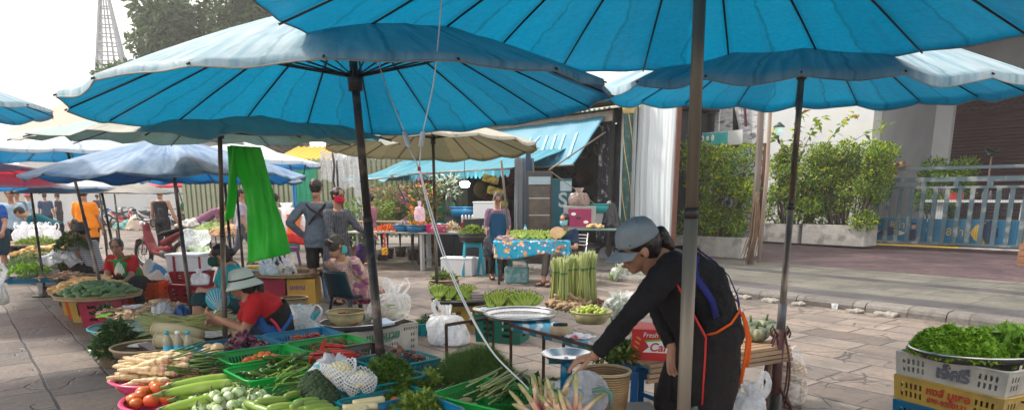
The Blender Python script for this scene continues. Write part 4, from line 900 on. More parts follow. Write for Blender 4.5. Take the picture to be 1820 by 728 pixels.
c_,rz2=by_corner(cT+Vector((.015,-.01,0)),cJ+(cJ-cT).normalized()*.25,.52);crate('bright green tray of dill and broad leaf greens beside the galangal bag',(c_.x,c_.y,.41),rz2,(cJ-cT).length+.25,.52,CH,P_green,group=GC)
CJ=c_
def low_table(cx,cy,L_,W_,z,rz,label):
 t=thing('low_stand',label,'stand',(cx,cy,0),rz);m=MB();n=5
 for i in range(n):m.box((0,-W_/2+(i+.5)*W_/n,z-.015),(L_,W_/n-.01,.03))
 m.build('top_boards',M_plank,t)
 for x in(-1,1):
  for y in(-1,1):m=MB();m.bar((x*(L_/2-.06),y*(W_/2-.06),0),(x*(L_/2-.06),y*(W_/2-.06),z-.03),.05);m.build('leg',M_plank,t)
M_plank=mat('plank',(.30,.22,.15),(.16,.11,.075),rough=.8,scale=6,stretch=(.25,2,2),detail=8)
q=gO(.48,.55);low_table(q.x,q.y,1.0,1.1,.405,CRZ,'low board stand under the upper rows of trays')
q=gO(.42,1.62);low_table(q.x,q.y,.95,.98,.385,CRZ,'low board stand under the nearer rows of trays')
low_table(CJ.x-.1,CJ.y-.12,1.1,.8,.405,rz2,'low board stand under the dill tray')
def veg_mats():
 global V
 V=dict(tomato=mat('tomato',(.55,.06,.015),(.50,.20,.02),rough=.25,scale=3,obj=.25,spec=.5),ctom=mat('small_tomato',(.55,.03,.012),(.55,.16,.02),rough=.25,scale=10,obj=.3),egg=mat('thai_eggplant',(.62,.68,.5),(.26,.40,.12),rough=.28,scale=18,contrast=.12,obj=.1),leg=mat('long_eggplant',(.26,.38,.05),(.17,.28,.04),rough=.4,bump=.15,scale=3,stretch=(1,1,1),c3=(.38,.45,.14),s3=5),calyx=mat('calyx',(.13,.17,.06),(.08,.11,.03),rough=.6,scale=14),cuc=mat('cucumber',(.24,.34,.07),(.10,.2,.025),rough=.32,scale=5,stretch=(.5,2,2),obj=.15),dai=mat('white_radish',(.66,.52,.32),(.50,.36,.19),rough=.55,scale=9,stretch=(3,1,1),obj=.12,bump=.3,c3=(.34,.22,.11),s3=14),stalk=mat('stalk_green',(.06,.13,.02),(.03,.07,.01),rough=.5,scale=9),pur=mat('purple_skin',(.10,.012,.05),(.05,.008,.028),rough=.18,scale=5,obj=.2,c3=(.3,.12,.16),s3=9),onion=mat('pale_onion',(.55,.42,.26),(.38,.25,.12),rough=.35,scale=9),mg=mat('green_mango',(.085,.17,.045),(.035,.10,.04),rough=.38,scale=4,obj=.25),my=mat('yellow_mango',(.62,.40,.14),(.5,.28,.07),rough=.4,scale=4,obj=.12),lime=mat('lime',(.24,.33,.03),(.36,.4,.07),rough=.35,scale=6,obj=.2),ban=mat('green_banana',(.24,.33,.035),(.15,.24,.025),rough=.45,scale=6,obj=.1),tip=plain('banana_tip',(.05,.04,.02),.8),chg=mat('green_chilli',(.055,.13,.012),(.03,.08,.01),rough=.22,scale=5,obj=.2),chr=mat('red_chilli',(.45,.012,.01),(.28,.008,.008),rough=.2,scale=5,obj=.15),pump=mat('pumpkin',(.15,.17,.11),(.07,.095,.06),rough=.6,scale=9,c3=(.33,.32,.2),s3=6),ging=mat('ginger',(.42,.30,.18),(.25,.16,.09),rough=.7,scale=14,bump=.3),lg=mat('lemongrass',(.40,.42,.18),(.27,.33,.09),rough=.5,scale=8,stretch=(4,4,.5)),broc=mat('broccoli',(.045,.085,.035),(.025,.05,.022),rough=.8,scale=40,bump=1,bscale=90),shal=mat('shallot',(.24,.10,.07),(.14,.05,.04),rough=.4,scale=12))
veg_mats()
def proto_round(r,mt,sq=.86,ribs=0,stem=None,n=16,dent=.12,name='m'):
 m=MB();P_=[]
 nv=10
 for i in range(nv+1):
  t=-PI/2+PI*i/nv;rr=r*max(math.cos(t),.001);z=r*sq*math.sin(t)
  if i>nv-3:z-=r*dent*(i-nv+2)/2*.8
  P_.append((rr,z))
 vs=[]
 for rr,z in P_:
  for j in range(n):a=2*PI*j/n;q=rr*(1+(ribs and.07*abs(math.cos(a*ribs/2))-.03));vs.append((q*math.cos(a),q*math.sin(a),z))
 m.add(vs,[(i*n+j,i*n+(j+1)%n,(i+1)*n+(j+1)%n,(i+1)*n+j)for i in range(nv)for j in range(n)])
 return m
def tube_curve(L_,r0,bend,prof,n=10,k=9,z=0):
 """a fruit lying along x, bent in the xy plane; prof(f) gives the radius factor"""
 pts=[];rs=[]
 for i in range(k+1):
  f=i/k;a=(f-.5)*bend;pts.append((L_*(f-.5)*math.cos(a*.5),L_*.5*(math.cos(a)-1)*1.2*(1 if bend>0 else-1),z));rs.append(max(r0*prof(f),.0006))
 m=MB();m.tube(pts,rs,n);return m
class Proto:
 """a first instance with its parts; the first use moves it, later uses copy it"""
 def __init__(s,maker):s.maker=maker;s.root=None;s.used=False
 def put(s,loc,rot,label,group,scl=1):
  if s.root is None:s.root=s.maker();s.root['group']=group
  if not s.used:
   s.used=True;o=s.root;o.location=loc;o.rotation_euler=rot;o.scale=(scl,)*3;o['label']=label;o['group']=group;return o
  o=dup(s.root,loc,rot,label,scl);o['group']=group;return o
def one(mb,name,mt,cat):o=mb.build(name,mt);tag(o,'x',cat);return o
def heap(protos,n,c,hx,hy,rz,z0,zh,label,group,rot='flat',seed=0,scl=(.85,1.12),dmin=.0,shape='rect',aim=0,spread=.4,layer=.5):
 r=random.Random(seed);out=[];tries=0
 cs,sn=math.cos(rz),math.sin(rz);pts=[]
 while len(pts)<n and tries<n*60:
  tries+=1;x,y=r.uniform(-1,1),r.uniform(-1,1)
  if shape=='round' and x*x+y*y>1:continue
  f=1-max(abs(x),abs(y))**2.2 if shape=='rect' else 1-(x*x+y*y)
  z=z0+zh*f*(1-layer*r.random()**1.5);X,Y=x*hx,y*hy
  if dmin and any((X-a)**2+(Y-b)**2+(z-d)**2<dmin**2 for a,b,d in pts):continue
  pts.append((X,Y,z))
 for(X,Y,z)in pts:
  if rot=='flat':e=(r.uniform(-.25,.25),r.uniform(-.25,.25),rz+aim+r.uniform(-spread,spread)+(PI if r.random()<.0 else 0))
  elif rot=='any':e=(r.uniform(-.7,.7),r.uniform(-.7,.7),r.uniform(0,6.28))
  else:e=(r.uniform(-.15,.15),r.uniform(-.15,.15),r.uniform(0,6.28))
  p=r.choice(protos);out.append(p.put((c[0]+X*cs-Y*sn,c[1]+X*sn+Y*cs,z),e,label,group,r.uniform(*scl)))
 return out
def bed(c,hx,hy,rz,z0,zh,mt,label,name,cat='vegetables',shape='round'):
 """loose layer of the same stuff that fills the tray under the ones one can count"""
 m=MB()
 def fn(u,v):x,y=u*2-1,v*2-1;f=(1-x*x)*(1-y*y);return Vector((x*hx*.98,y*hy*.98,z0+zh*.55*f+.012*noise.noise(Vector((x*6,y*6,hx*50)))))
 m.grid(fn,20,20);o=m.build(name,mt);o.location=(c[0],c[1],0);o.rotation_euler=(0,0,rz);o['kind']='stuff';return o
def sticks(name,n,c,hx,hy,rz,z0,zh,ln,rad,mats,seed=0,aim=0,spread=3.2,bend=.4,seg=4,sides=5,taper=.35,lift=.3,kind='stuff',shape='rect',label=None,cat=None):
 """many thin curved pods or stems in one mesh"""
 r=random.Random(seed);m=MB();cs,sn=math.cos(rz),math.sin(rz)
 for i in range(n):
  x,y=r.uniform(-1,1),r.uniform(-1,1)
  if shape=='round' and x*x+y*y>1:x*=.6;y*=.6
  f=1-max(abs(x),abs(y))**2.2;p=Vector((x*hx,y*hy,z0+zh*f*r.uniform(.35,1)));a=aim+r.uniform(-spread,spread)/2;L_=ln*r.uniform(.7,1.2);b=r.uniform(-bend,bend);el=r.uniform(-lift,lift);pts=[]
  for j in range(seg+1):
   t=j/seg-.5;aa=a+b*t*2;pts.append(p+Vector((math.cos(aa)*L_*t,math.sin(aa)*L_*t,L_*t*el)))
  m.mi=r.randrange(len(mats))if isinstance(mats,list)else 0
  m.tube(pts,[rad*(taper+(1-taper)*math.sin(PI*min(1,.25+.75*(1-j/seg))))for j in range(seg+1)],sides,up=Vector((.3,.2,1)))
 o=m.build(name,mats);o.location=(c[0],c[1],0);o.rotation_euler=(0,0,rz)
 if kind:o['kind']=kind
 if label:tag(o,label,cat)
 return o
ZC=.035;ZB+=ZC
q=gO(.24,.2);bed(q,.18,.14,CRZ,ZB-.02,.05,V['pur'],'','eggplant_layer')
def mk_pur():m=tube_curve(.085,.024,.2,lambda f:math.sin(PI*min(1,.1+f*.82))**.6*(1 if f<.95 else.6));o=m.build('purple_eggplant',V['pur']);k_=MB();k_.tube([(-.036,0,0),(-.05,0,0),(-.062,.003,.004)],[.014,.006,.003],6);k_.build('stalk',V['calyx'],o);return tag(o,'x','eggplant')
Ppur=Proto(mk_pur)
q=gO(.30,.18);heap([Ppur],30,q,.145,.12,CRZ,ZB+.03,.13,'glossy purple eggplant in the blue tray','purple eggplants','any',3,dmin=.035)
Pon=Proto(lambda:one(proto_round(.042,V['onion'],.9),'pale_onion',V['onion'],'onion'))
q=gO(.06,.28);heap([Pon],6,q,.035,.09,CRZ,ZB+.05,.07,'pale yellow onion in the corner of the blue tray','pale onions','any',4,dmin=.055)
q=gO(.74,.2);sticks('small_red_chillies',190,q,.17,.12,CRZ,ZB+.02,.09,.05,.0045,[V['chr'],mat('dark_chilli',(.25,.01,.01),rough=.2),plain('orange_chilli',(.55,.12,.02),.25)],5)
q=gO(.26,.60);Pct=Proto(lambda:one(proto_round(.021,V['ctom'],.95,n=10),'small_tomato',V['ctom'],'tomato'))
heap([Pct],62,q,.15,.11,CRZ,ZB+.015,.075,'small round tomato in the green tray','small tomatoes','any',6,dmin=.03)
q=gO(.74,.57);sticks('mixed_bird_chillies',420,q,.19,.135,CRZ,ZB+.02,.10,.045,.0038,[V['chg'],V['chg'],V['chr'],plain('olive_chilli',(.16,.17,.03),.3)],8)
def mk_chg():
 m=tube_curve(.19,.0125,.9,lambda f:(.8+.4*math.sin(PI*f))*min(1,(1-f)*4+.1),8,10);o=m.build('green_pepper',V['chg']);s=MB();p=o.data.vertices[0].co;s.tube([(-.09,-.012,0),(-.115,-.02,.004),(-.13,-.02,.01)],[.006,.003,.003],5);s.build('stalk',V['stalk'],o);return tag(o,'x','pepper')
Pch=Proto(mk_chg);q=gO(.26,.98);heap([Pch],78,q,.18,.13,CRZ,ZB+.02,.12,'long green pepper heaped in the green tray','long green peppers','flat',9,aim=.3,spread=1.0)
q=gO(.1,1.02);sticks('pepper_stalks',60,q,.14,.1,CRZ,ZB+.02,.05,.09,.003,[V['stalk'],V['chg']],10)
def mk_chr():
 m=tube_curve(.17,.012,.6,lambda f:(.8+.4*math.sin(PI*f))*min(1,(1-f)*4+.1),8,10);o=m.build('red_pepper',V['chr']);s=MB();s.tube([(-.08,-.006,0),(-.10,-.01,.004),(-.115,-.01,.01)],[.006,.003,.003],5);s.build('stalk',V['stalk'],o);return tag(o,'x','pepper')
Prd=Proto(mk_chr)
for i,(u,v,z,rz,ry)in enumerate(((553,640,.585,1.9,.5),(573,618,.60,1.5,-.7),(590,622,.60,.2,0),(600,628,.59,.35,.1),(612,626,.6,-.2,0),(585,634,.58,.5,0),(605,636,.58,.15,.1),(620,632,.585,.1,0),(595,614,.6,-.3,0),(562,628,.59,2.5,.2))):
 Prd.put(G(u,v,z),(0,ry,rz),'long shiny red pepper between the green pepper tray and the brown tray','long red peppers')
q=gO(.76,.93);sticks('dried_leaves',50,q,.15,.11,CRZ,ZB+.02,.06,.05,.004,[V['chg'],V['shal']],12)
Psh=Proto(lambda:one(tube_curve(.045,.014,.2,lambda f:math.sin(PI*min(1,.12+f*.84))**.7,8,7),'shallot',V['shal'],'shallot'))
q=gO(.82,1.27);heap([Psh],60,q,.17,.12,CRZ,ZB+.03,.13,'reddish brown shallot in the teal tray','shallots','any',13)
ZB-=ZC
q=G(515,690,.46);sticks('long_beans',120,q,.12,.1,CRZ,.43,.15,.17,.0045,[V['cuc'],mat('bean_green',(.16,.22,.05),(.09,.14,.03),rough=.45,scale=8)],14,aim=.4,spread=1.6,bend=.5,seg=7)
tray_=crate('green tray under the round white-green eggplants',gO(-.02,1.40,.40),CRZ,.46,.36,.10,P_green,group=GC)
def mk_te():
 m=proto_round(.029,V['egg'],.93,n=14);o=m.build('round_eggplant',V['egg']);s=MB()
 for i in range(5):a=i*1.256;s.add([(0,0,.027),(.012*math.cos(a-.5),.012*math.sin(a-.5),.026),(.026*math.cos(a),.026*math.sin(a),.016),(.012*math.cos(a+.5),.012*math.sin(a+.5),.026)],[(0,1,2,3)],False)
 s.tube([(0,0,.025),(.002,.003,.04),(.008,.004,.05)],[.005,.004,.004],6);s.build('calyx',V['calyx'],o);return tag(o,'x','eggplant')
Pte=Proto(mk_te);q=G(402,716,.5);heap([Pte],78,(q.x,q.y),.25,.2,CRZ-.1,.44,.12,'small round white-green eggplant in the heap at the front','round eggplants','any',15,dmin=.043)
q=G(380,700,.47);sticks('eggplant_stems',90,q,.2,.16,CRZ,.44,.1,.05,.003,[V['stalk'],V['calyx'],V['cuc']],16)
def mk_cu():m=tube_curve(.15,.021,.35,lambda f:(.55+.45*math.sin(PI*f)**.5),10,10);o=m.build('cucumber',V['cuc']);return tag(o,'x','cucumber')
Pcu=Proto(mk_cu)
for i,(u,v,z,rz,s)in enumerate(((482,712,.54,.75,1.1),(520,700,.54,1.2,.8),(455,722,.52,-.6,1.1),(470,728,.53,-.5,1),(505,722,.55,.7,1.05),(527,719,.56,1.5,.9),(545,712,.54,.8,.9),(560,717,.54,.75,.9),(566,724,.54,.75,1),(540,728,.54,.9,1),(512,733,.53,.9,1),(580,729,.53,.7,.9),(440,735,.52,-.4,1),(498,740,.5,.5,1),(530,742,.5,.6,1))):
 Pcu.put(G(u,v,z),(0,.1,rz),'small streaky green cucumber at the front of the stand','cucumbers',s)
bq=G(566,676,.58);bt=thing('broccoli','two big dark broccoli heads beside the foam nets','broccoli',(bq.x,bq.y,.43))
def floret(c,r,seed,n=130):
 m=MB();rr=random.Random(seed)
 for i in range(n):
  z=1-(i+.5)/n*1.5;a=i*2.39996;s=math.sqrt(max(0,1-z*z));k_=r*(.80+.12*math.sin(i*.9)+rr.uniform(-.03,.03));m.ell((c[0]+s*math.cos(a)*k_,c[1]+s*math.sin(a)*k_,c[2]+z*k_*.8),r*.2,6,4)
 m.ell(c,(r*.85,r*.85,r*.62),12,8);return m
floret((0,0,.12),.10,1).build('head',V['broc'],bt)
floret((.05,-.11,.065),.09,2).build('head',V['broc'],bt)
m=MB();m.tube([(0,0,.1),(-.02,-.04,.03),(-.02,-.05,0)],[.035,.025,.022],10);m.build('stem',mat('broc_stem',(.2,.28,.1),rough=.6),bt)
Pc=Proto(lambda:one(proto_round(.034,V['tomato'],.85,5,n=15),'tomato',V['tomato'],'tomato'))
q=gO(.33,1.92);heap([Pc],14,q,.16,.09,CRZ,.46,.06,'red tomato in the teal tray at the bottom edge','tomatoes in the teal tray','any',17,dmin=.05)
for i,(u,v,z)in enumerate(((640,722,.55),(655,712,.56),(628,730,.55))):
 m=tube_curve(.16,.018,.2,lambda f:.8+.3*f);o=solo(m,'cream_root',mat('white_veg',(.62,.55,.36),(.5,.42,.22),rough=.5,scale=8),'pale cream root lying on the tomatoes in the teal tray','root',G(u,v,z),(0,.1,.5+i*.25),'pale roots')
def foam_net(c,r,label,rz,s=1):
 t=thing('wrapped_cauliflower',label,'cauliflower',c,rz);m=MB();rr=random.Random(int(c[0]*100))
 for i in range(70):
  z=1-(i+.5)/70;a=i*2.4;q_=math.sqrt(1-z*z);k_=r*.78;m.ell((q_*math.cos(a)*k_,q_*math.sin(a)*k_,z*k_*.85+.01),r*.17,6,4)
 m.build('curd',mat('curd',(.66,.60,.42),(.55,.5,.3),rough=.7,scale=30),t)
 nt2=MB()
 n,k_=22,9
 def P_(i,j):f=j/k_;a=2*PI*(i+.5*(j%2))/n;rad=r*(.35+.7*math.sin(min(1.7,.25+f*1.55)));rad*=1+.06*math.sin(a*3+c[0]*9);return Vector((rad*math.cos(a),rad*math.sin(a),-r*.6+f*r*1.35+.02*math.sin(a*2)))
 for j in range(k_):
  for i in range(n):
   nt2.tube([P_(i,j),P_(i,j+1)],.0035,4,False);nt2.tube([P_(i,j),P_(i-1 if j%2==0 else i+1,j+1)],.0035,4,False)
 nt2.build('foam_net',plain('foam_white',(.72,.75,.8),.6),t);return t
foam_net(G(604,668,.60),.085,'creamy cauliflower in a white foam net, nearer the broccoli',0);foam_net(G(640,683,.56),.08,'cauliflower wrapped up to the top in white foam net at the tray edge',1)
def cloth_heap(name,c,hx,hy,z0,zh,mt,label,cat,rz=0,seed=0,amp=.02,fr=9,kind=None,thick=.003,bags=False):
 m=MB()
 def fn(u,v):
  x,y=u*2-1,v*2-1;d=min(1,math.sqrt(x*x+y*y));k_=(1-d**2.2);nz=noise.noise(Vector((x*fr*.3,y*fr*.3,seed)))+.5*abs(noise.noise(Vector((x*fr,y*fr,seed+3))))
  s=1/max(1,math.sqrt(x*x+y*y))if abs(x)+abs(y)>0 else 1
  return Vector((x*hx*s*(1+.12*nz),y*hy*s*(1+.12*nz),z0+zh*k_+amp*nz*1.6))
 m.grid(fn,36,36);o=m.build(name,mt,None,thick=thick);o.location=(c[0],c[1],0);o.rotation_euler=(0,0,rz);tag(o,label,cat);return o
BAG=bagmat('clear_bag',vis=.35);BAGW=bagmat('milky_bag',(.82,.84,.88),.62);BAGT=bagmat('teal_bag',(.1,.5,.6),.6);BAGP=bagmat('pale_blue_bag',(.6,.75,.85),.55)
q=G(588,652,.56);cloth_heap('printed_bag',q,.12,.1,.52,.1,mat('printed_plastic',(.6,.6,.62),(.4,.38,.42),rough=.3,scale=14,c3=(.1,.35,.4),s3=16),'crumpled white plastic bag with teal print beside the cauliflowers','bag',0,2,.03)
LG=dict(cor=[leafmat('coriander_a',(.09,.2,.02),(.055,.14,.015)),leafmat('coriander_b',(.11,.21,.03),(.07,.14,.02))],pale=[leafmat('pale_leaf_a',(.26,.35,.06),(.18,.27,.04)),leafmat('pale_leaf_b',(.15,.25,.03),(.1,.18,.02))],dill=[leafmat('dill_a',(.10,.2,.04),(.06,.14,.025)),leafmat('dill_b',(.15,.27,.06),(.10,.19,.04))],dark=[leafmat('dark_leaf_a',(.03,.09,.018),(.018,.06,.012),spec=.6,rough=.3),leafmat('dark_leaf_b',(.05,.12,.02),(.03,.08,.014),rough=.3)],let=[leafmat('lettuce_a',(.17,.36,.015),(.11,.26,.01)),leafmat('lettuce_b',(.28,.48,.03),(.18,.36,.015))],bas=[leafmat('basil_a',(.18,.36,.03),(.12,.27,.02)),leafmat('basil_b',(.27,.46,.05),(.17,.34,.03))])
def greens(name,label,c,hx,hy,rz,z0,zh,n,ln,wd,mats,seed=0,curl=.2,up=.5,aim=None,jit=.35,kind='stuff',shape=1.6,rnd_z=.5,cat='greens'):
 rr=np.random.default_rng(seed);a=rr.uniform(0,2*PI,n);rd=np.sqrt(rr.uniform(0,1,n));x=rd*np.cos(a);y=rd*np.sin(a)
 f=1-rd**shape;z=z0+zh*f*(1-rnd_z*rr.uniform(0,1,n)**2)+.02*np.sin(x*9+seed)*np.cos(y*8)
 P=np.stack([x*hx,y*hy,z],1);D=np.stack([x,y,np.full(n,up)],1)+rr.normal(0,.55,(n,3))
 if aim is not None:D=np.array(aim)+rr.normal(0,.3,(n,3))
 o=leaves(name,P,D,np.tile([0,0,1.0],(n,1))+rr.normal(0,.4,(n,3)),ln,wd,mats,None,curl,jit,rr.integers(0,len(mats),n));o.location=(c[0],c[1],0);o.rotation_euler=(0,0,rz)
 if kind:o['kind']=kind
 else:tag(o,label,cat)
 return o
M_coriroot=mat('coriander_stem',(.30,.33,.16),(.2,.24,.1),rough=.6,scale=12)
q=G(690,668,.56);greens('coriander_leaves','',q,.19,.14,CRZ,.44,.22,5200,.022,.02,LG['cor'],1,shape=2.5);m=sticks('coriander_stems',60,(q.x,q.y),.15,.1,CRZ,.44,.1,.2,.0025,M_coriroot,3,spread=1.6)
q=G(725,690,.5);greens('celery_leaves','',q,.2,.09,CRZ+.2,.44,.1,1500,.03,.028,LG['pale']+LG['cor'],2);greens('yellow_green_sprig','',G(765,668,.54),.05,.04,0,.5,.07,90,.035,.03,[LG['pale'][0]],4,up=1)
q=G(700,702,.45);sticks('pale_stem_bundle',70,(q.x,q.y),.17,.08,CRZ,.42,.07,.26,.004,[plain('stem_white',(.6,.62,.45),.5),M_coriroot],5,aim=.3,spread=.5,bend=.1)
q=G(745,724,.5);greens('pale_green_leaves','',q,.17,.13,rz1,.46,.1,1700,.035,.026,LG['pale'],6,up=.9)
q=G(845,662,.52)
def dill(c,n,seed):
 rr=np.random.default_rng(seed);a=rr.uniform(0,2*PI,n);rd=np.sqrt(rr.uniform(0,1,n));x=rd*np.cos(a)*.20;y=rd*np.sin(a)*.13;z=.45+.15*(1-rd**2.5)+.03*np.sin(x*31)*np.cos(y*27)*(1-.4*rr.uniform(0,1,n))
 P=np.stack([x,y,z],1);D=np.stack([x*4+.2,y*4+.3,np.full(n,.55)],1)+rr.normal(0,.45,(n,3));o=leaves('dill_fronds',P,D,rr.normal(0,1,(n,3)),.075,.0035,LG['dill'],None,.3,.3,rr.integers(0,2,n));o.location=(c[0],c[1],0);o['kind']='stuff'
dill(q,11000,7)
q=G(795,700,.47);sticks('dill_stems',90,(q.x,q.y),.12,.1,.9,.43,.07,.22,.0028,[LG['dill'][0],M_coriroot],8,aim=0,spread=.6,bend=.15)
m=MB();r=random.Random(11);bl=thing('leafy_bundle','bundle of long broad-leafed greens beside the dill in the green tray','greens',G(905,705,.47))
for i in range(54):
 a=1.0+r.gauss(0,.16);L_=r.uniform(.25,.42);s=Vector((r.uniform(-.13,.13),r.uniform(-.14,-.02),r.uniform(-.04,.09)));d=Vector((math.cos(a)*(1 if i%3 else-.25),math.sin(a),r.uniform(-.05,.25)));d.normalize();sd=d.cross(Vector((0,0,1))).normalized();w0=r.uniform(.014,.024);P_=[]
 sd=(sd+Vector((0,0,r.uniform(-.6,.6)))).normalized()
 for j in range(9):
  f=j/8;w=w0*(math.sin(PI*max(0,f-.2)/.8)**.7 if f>.2 else 0)+.002;p=s+d*L_*f+Vector((0,0,-.13*f*f*r.uniform(.6,1.2)));P_+=[p-sd*w+Vector((0,0,w*.3)),p-Vector((0,0,0)),p+sd*w+Vector((0,0,w*.3))]
 m.mi=i%2;m.add(P_,[(j*3+q_,j*3+q_+1,j*3+q_+4,j*3+q_+3)for j in range(8)for q_ in(0,1)])
m.build('leaf_blades',[leafmat('blade_a',(.10,.19,.035),(.06,.13,.02)),leafmat('blade_b',(.06,.14,.025),(.04,.09,.015))],bl)
m=MB()
for i in range(26):a=1.0+r.gauss(0,.12);p=Vector((r.uniform(-.14,.02),r.uniform(-.08,.06),r.uniform(.02,.12)));d=Vector((math.cos(a),math.sin(a),.1))*.14;m.tube([p-d,p,p+d*.9],.0045,5)
m.build('stems',mat('blade_stem',(.34,.38,.18),(.22,.28,.1),rough=.5,scale=10),bl)
for i,(u,v)in enumerate(((826,712),(840,722),(818,724))):m=tube_curve(.09,.018,.3,lambda f:.7+.4*math.sin(PI*f),8,7);solo(m,'galangal_root',V['ging'],'knobbly galangal root lying in the green tray below the dill','root',G(u,v,.5),(0,.1,.8+i*.5),'galangal roots in the tray')
gq=G(993,715,.60);gb=Vector((gq.x,gq.y,.42));r=random.Random(17)
M_gal=mat('galangal_pink_base',(.68,.26,.22),(.66,.46,.32),rough=.4,scale=14,stretch=(1,1,.4),c3=(.45,.09,.12),s3=9)
def galmat():
 m=bpy.data.materials.new('galangal_skin');m.use_nodes=True;N=m.node_tree.nodes;L=m.node_tree.links;B=N['Principled BSDF'];B.inputs['Roughness'].default_value=.42
 tc=N.new('ShaderNodeTexCoord');sx=N.new('ShaderNodeSeparateXYZ');L.new(tc.outputs['Object'],sx.inputs[0]);nz=N.new('ShaderNodeTexNoise');nz.inputs['Scale'].default_value=28;L.new(tc.outputs['Object'],nz.inputs[0])
 oi=N.new('ShaderNodeObjectInfo');a=N.new('ShaderNodeMath');a.operation='MULTIPLY_ADD';a.inputs[1].default_value=.05;L.new(nz.outputs[0],a.inputs[0]);L.new(sx.outputs[2],a.inputs[2]);a2=N.new('ShaderNodeMath');a2.operation='MULTIPLY_ADD';a2.inputs[1].default_value=.06;L.new(oi.outputs['Random'],a2.inputs[0]);L.new(a.outputs[0],a2.inputs[2])
 mr=N.new('ShaderNodeMapRange');mr.inputs[1].default_value=.0;mr.inputs[2].default_value=.26;L.new(a2.outputs[0],mr.inputs[0]);rp=N.new('ShaderNodeValToRGB');e=rp.color_ramp.elements;e[0].position=0;e[0].color=(.66,.50,.33,1);e[1].position=1;e[1].color=(.20,.24,.09,1)
 for p,c in((.18,(.68,.30,.26,1)),(.32,(.55,.12,.15,1)),(.45,(.66,.36,.28,1)),(.66,(.62,.44,.3,1)),(.82,(.36,.33,.14,1))):q=e.new(p);q.color=c
 L.new(mr.outputs[0],rp.inputs[0]);L.new(rp.outputs[0],B.inputs[0]);return m
M_gal=galmat()
def mk_gal():
 o=MB();o.tube([(0,0,-.035),(0,0,-.02),(0,0,0),(.002,0,.02),(0,0,.05),(.002,0,.12),(.006,0,.17)],[.008,.022,.027,.022,.0135,.0105,.009],10);b=o.build('galangal_shoot',M_gal);s=MB();s.tube([(.005,0,.145),(.007,0,.165),(.010,0,.19),(.014,0,.205)],[.0102,.0104,.0085,.004],8);s.build('green_tip',M_gal,b)
 for k_ in range(3):s=MB();a=k_*2.1;s.ell((.02*math.cos(a),.02*math.sin(a),-.015),(.015,.015,.014),8,6);s.build('knob',M_gal,b)
 return tag(b,'x','galangal shoot')
Pg=Proto(mk_gal)
for i in range(34):
 a=r.uniform(0,6.28);rd=math.sqrt(r.random())*.105;tl=r.uniform(.15,1.05);ta=r.uniform(2.2,3.9)if i<20 else r.uniform(0,6.28)
 Pg.put((gb.x+rd*math.cos(a),gb.y+rd*math.sin(a),.475+r.uniform(0,.07)+(.03 if rd<.05 else 0)),Euler((0,tl if i%7 else.1,ta)),'pink and cream galangal shoot standing in the clear bag','galangal shoots',r.uniform(.75,1.1))
def smooth(pts,n=6):
 out=[];pts=[Vector(p)for p in pts]
 for i in range(len(pts)-1):
  p0,p1,p2,p3=pts[max(i-1,0)],pts[i],pts[i+1],pts[min(i+2,len(pts)-1)]
  for k_ in range(n):t_=k_/n;out.append(.5*((2*p1)+(p2-p0)*t_+(2*p0-5*p1+4*p2-p3)*t_**2+(3*p1-p0-3*p2+p3)*t_**3))
 return out+[pts[-1]]
def bag(label,c,r0,h,mt,neck=.35,seed=0,handles=0,lean=(0,0),open_=False,sq=(1,1),cat='bag',name='plastic_bag',crumple=.05,neck_h=.75):
 m=MB();rr=random.Random(seed);n=48
 prof=[(.05,0),(.75,.01),(.95,.06),(1.02,.2),(1.0,.4),(.88,.58),(.66,neck_h*.95)]+([(neck,neck_h),(neck*.9,neck_h+.03),(neck*1.4,1.0)]if not open_ else[(1.0,.7),(1.06,.9),(1.12,1.0)])
 if open_:prof=[(.05,0),(.7,.01),(.9,.1),(1.0,.35),(1.03,.6),(1.06,.8),(1.1,.93),(1.16,1.0),(1.12,.97)]
 pp=[]
 for i in range(len(prof)-1):
  for s_ in range(3):t=s_/3;pp.append((prof[i][0]*(1-t)+prof[i+1][0]*t,prof[i][1]*(1-t)+prof[i+1][1]*t))
 pp.append(prof[-1]);vs=[]
 for(q_,z)in pp:
  for j in range(n):
   a=2*PI*j/n;k_=1+crumple*1.6*noise.noise(Vector((math.cos(a)*2.5,math.sin(a)*2.5,z*3.2+seed*7)))+crumple*noise.noise(Vector((math.cos(a)*8,math.sin(a)*8,z*5+seed)))+(.12*math.sin(a*9+seed)*(z>.6)*(0 if open_ else 1))
   vs.append((r0*q_*k_*math.cos(a)*sq[0]+lean[0]*z*h,r0*q_*k_*math.sin(a)*sq[1]+lean[1]*z*h,z*h*(1+(.05*noise.noise(Vector((math.cos(a)*3,math.sin(a)*3,seed)))if z>.8 else 0))))
 m.add(vs,[(i*n+j,i*n+(j+1)%n,(i+1)*n+(j+1)%n,(i+1)*n+j)for i in range(len(pp)-1)for j in range(n)])
 t=thing(name,label,cat,c);m.build('film',mt,t)
 for s_ in range(handles):
  g=-1 if s_==0 else 1;hm=MB();x0=r0*neck*.6*g;zt=h*neck_h;P_=[(x0*.3,0,zt),(x0*1.2+g*.02,.01,zt+.09),(x0*1.8+g*.05,.02,zt+.14),(x0*2.4+g*.06,.01,zt+.06),(x0*2,0,zt-.04)]
  P_=[Vector((p[0]+lean[0]*h,p[1]+lean[1]*h,p[2]))for p in P_];hm.tube([p+Vector((rr.uniform(-.006,.006),rr.uniform(-.01,.01),rr.uniform(-.006,.006)))for p in smooth(P_,4)],[.034-.014*math.sin(PI*i/16)+rr.uniform(-.003,.003)for i in range(17)],8,flat=.16);hm.build('handle',mt,t)
 return t
bag('clear open bag full of pink galangal shoots at the bottom edge',gb-Vector((0,0,.005)),.135,.16,BAG,open_=True,seed=3,crumple=.08)
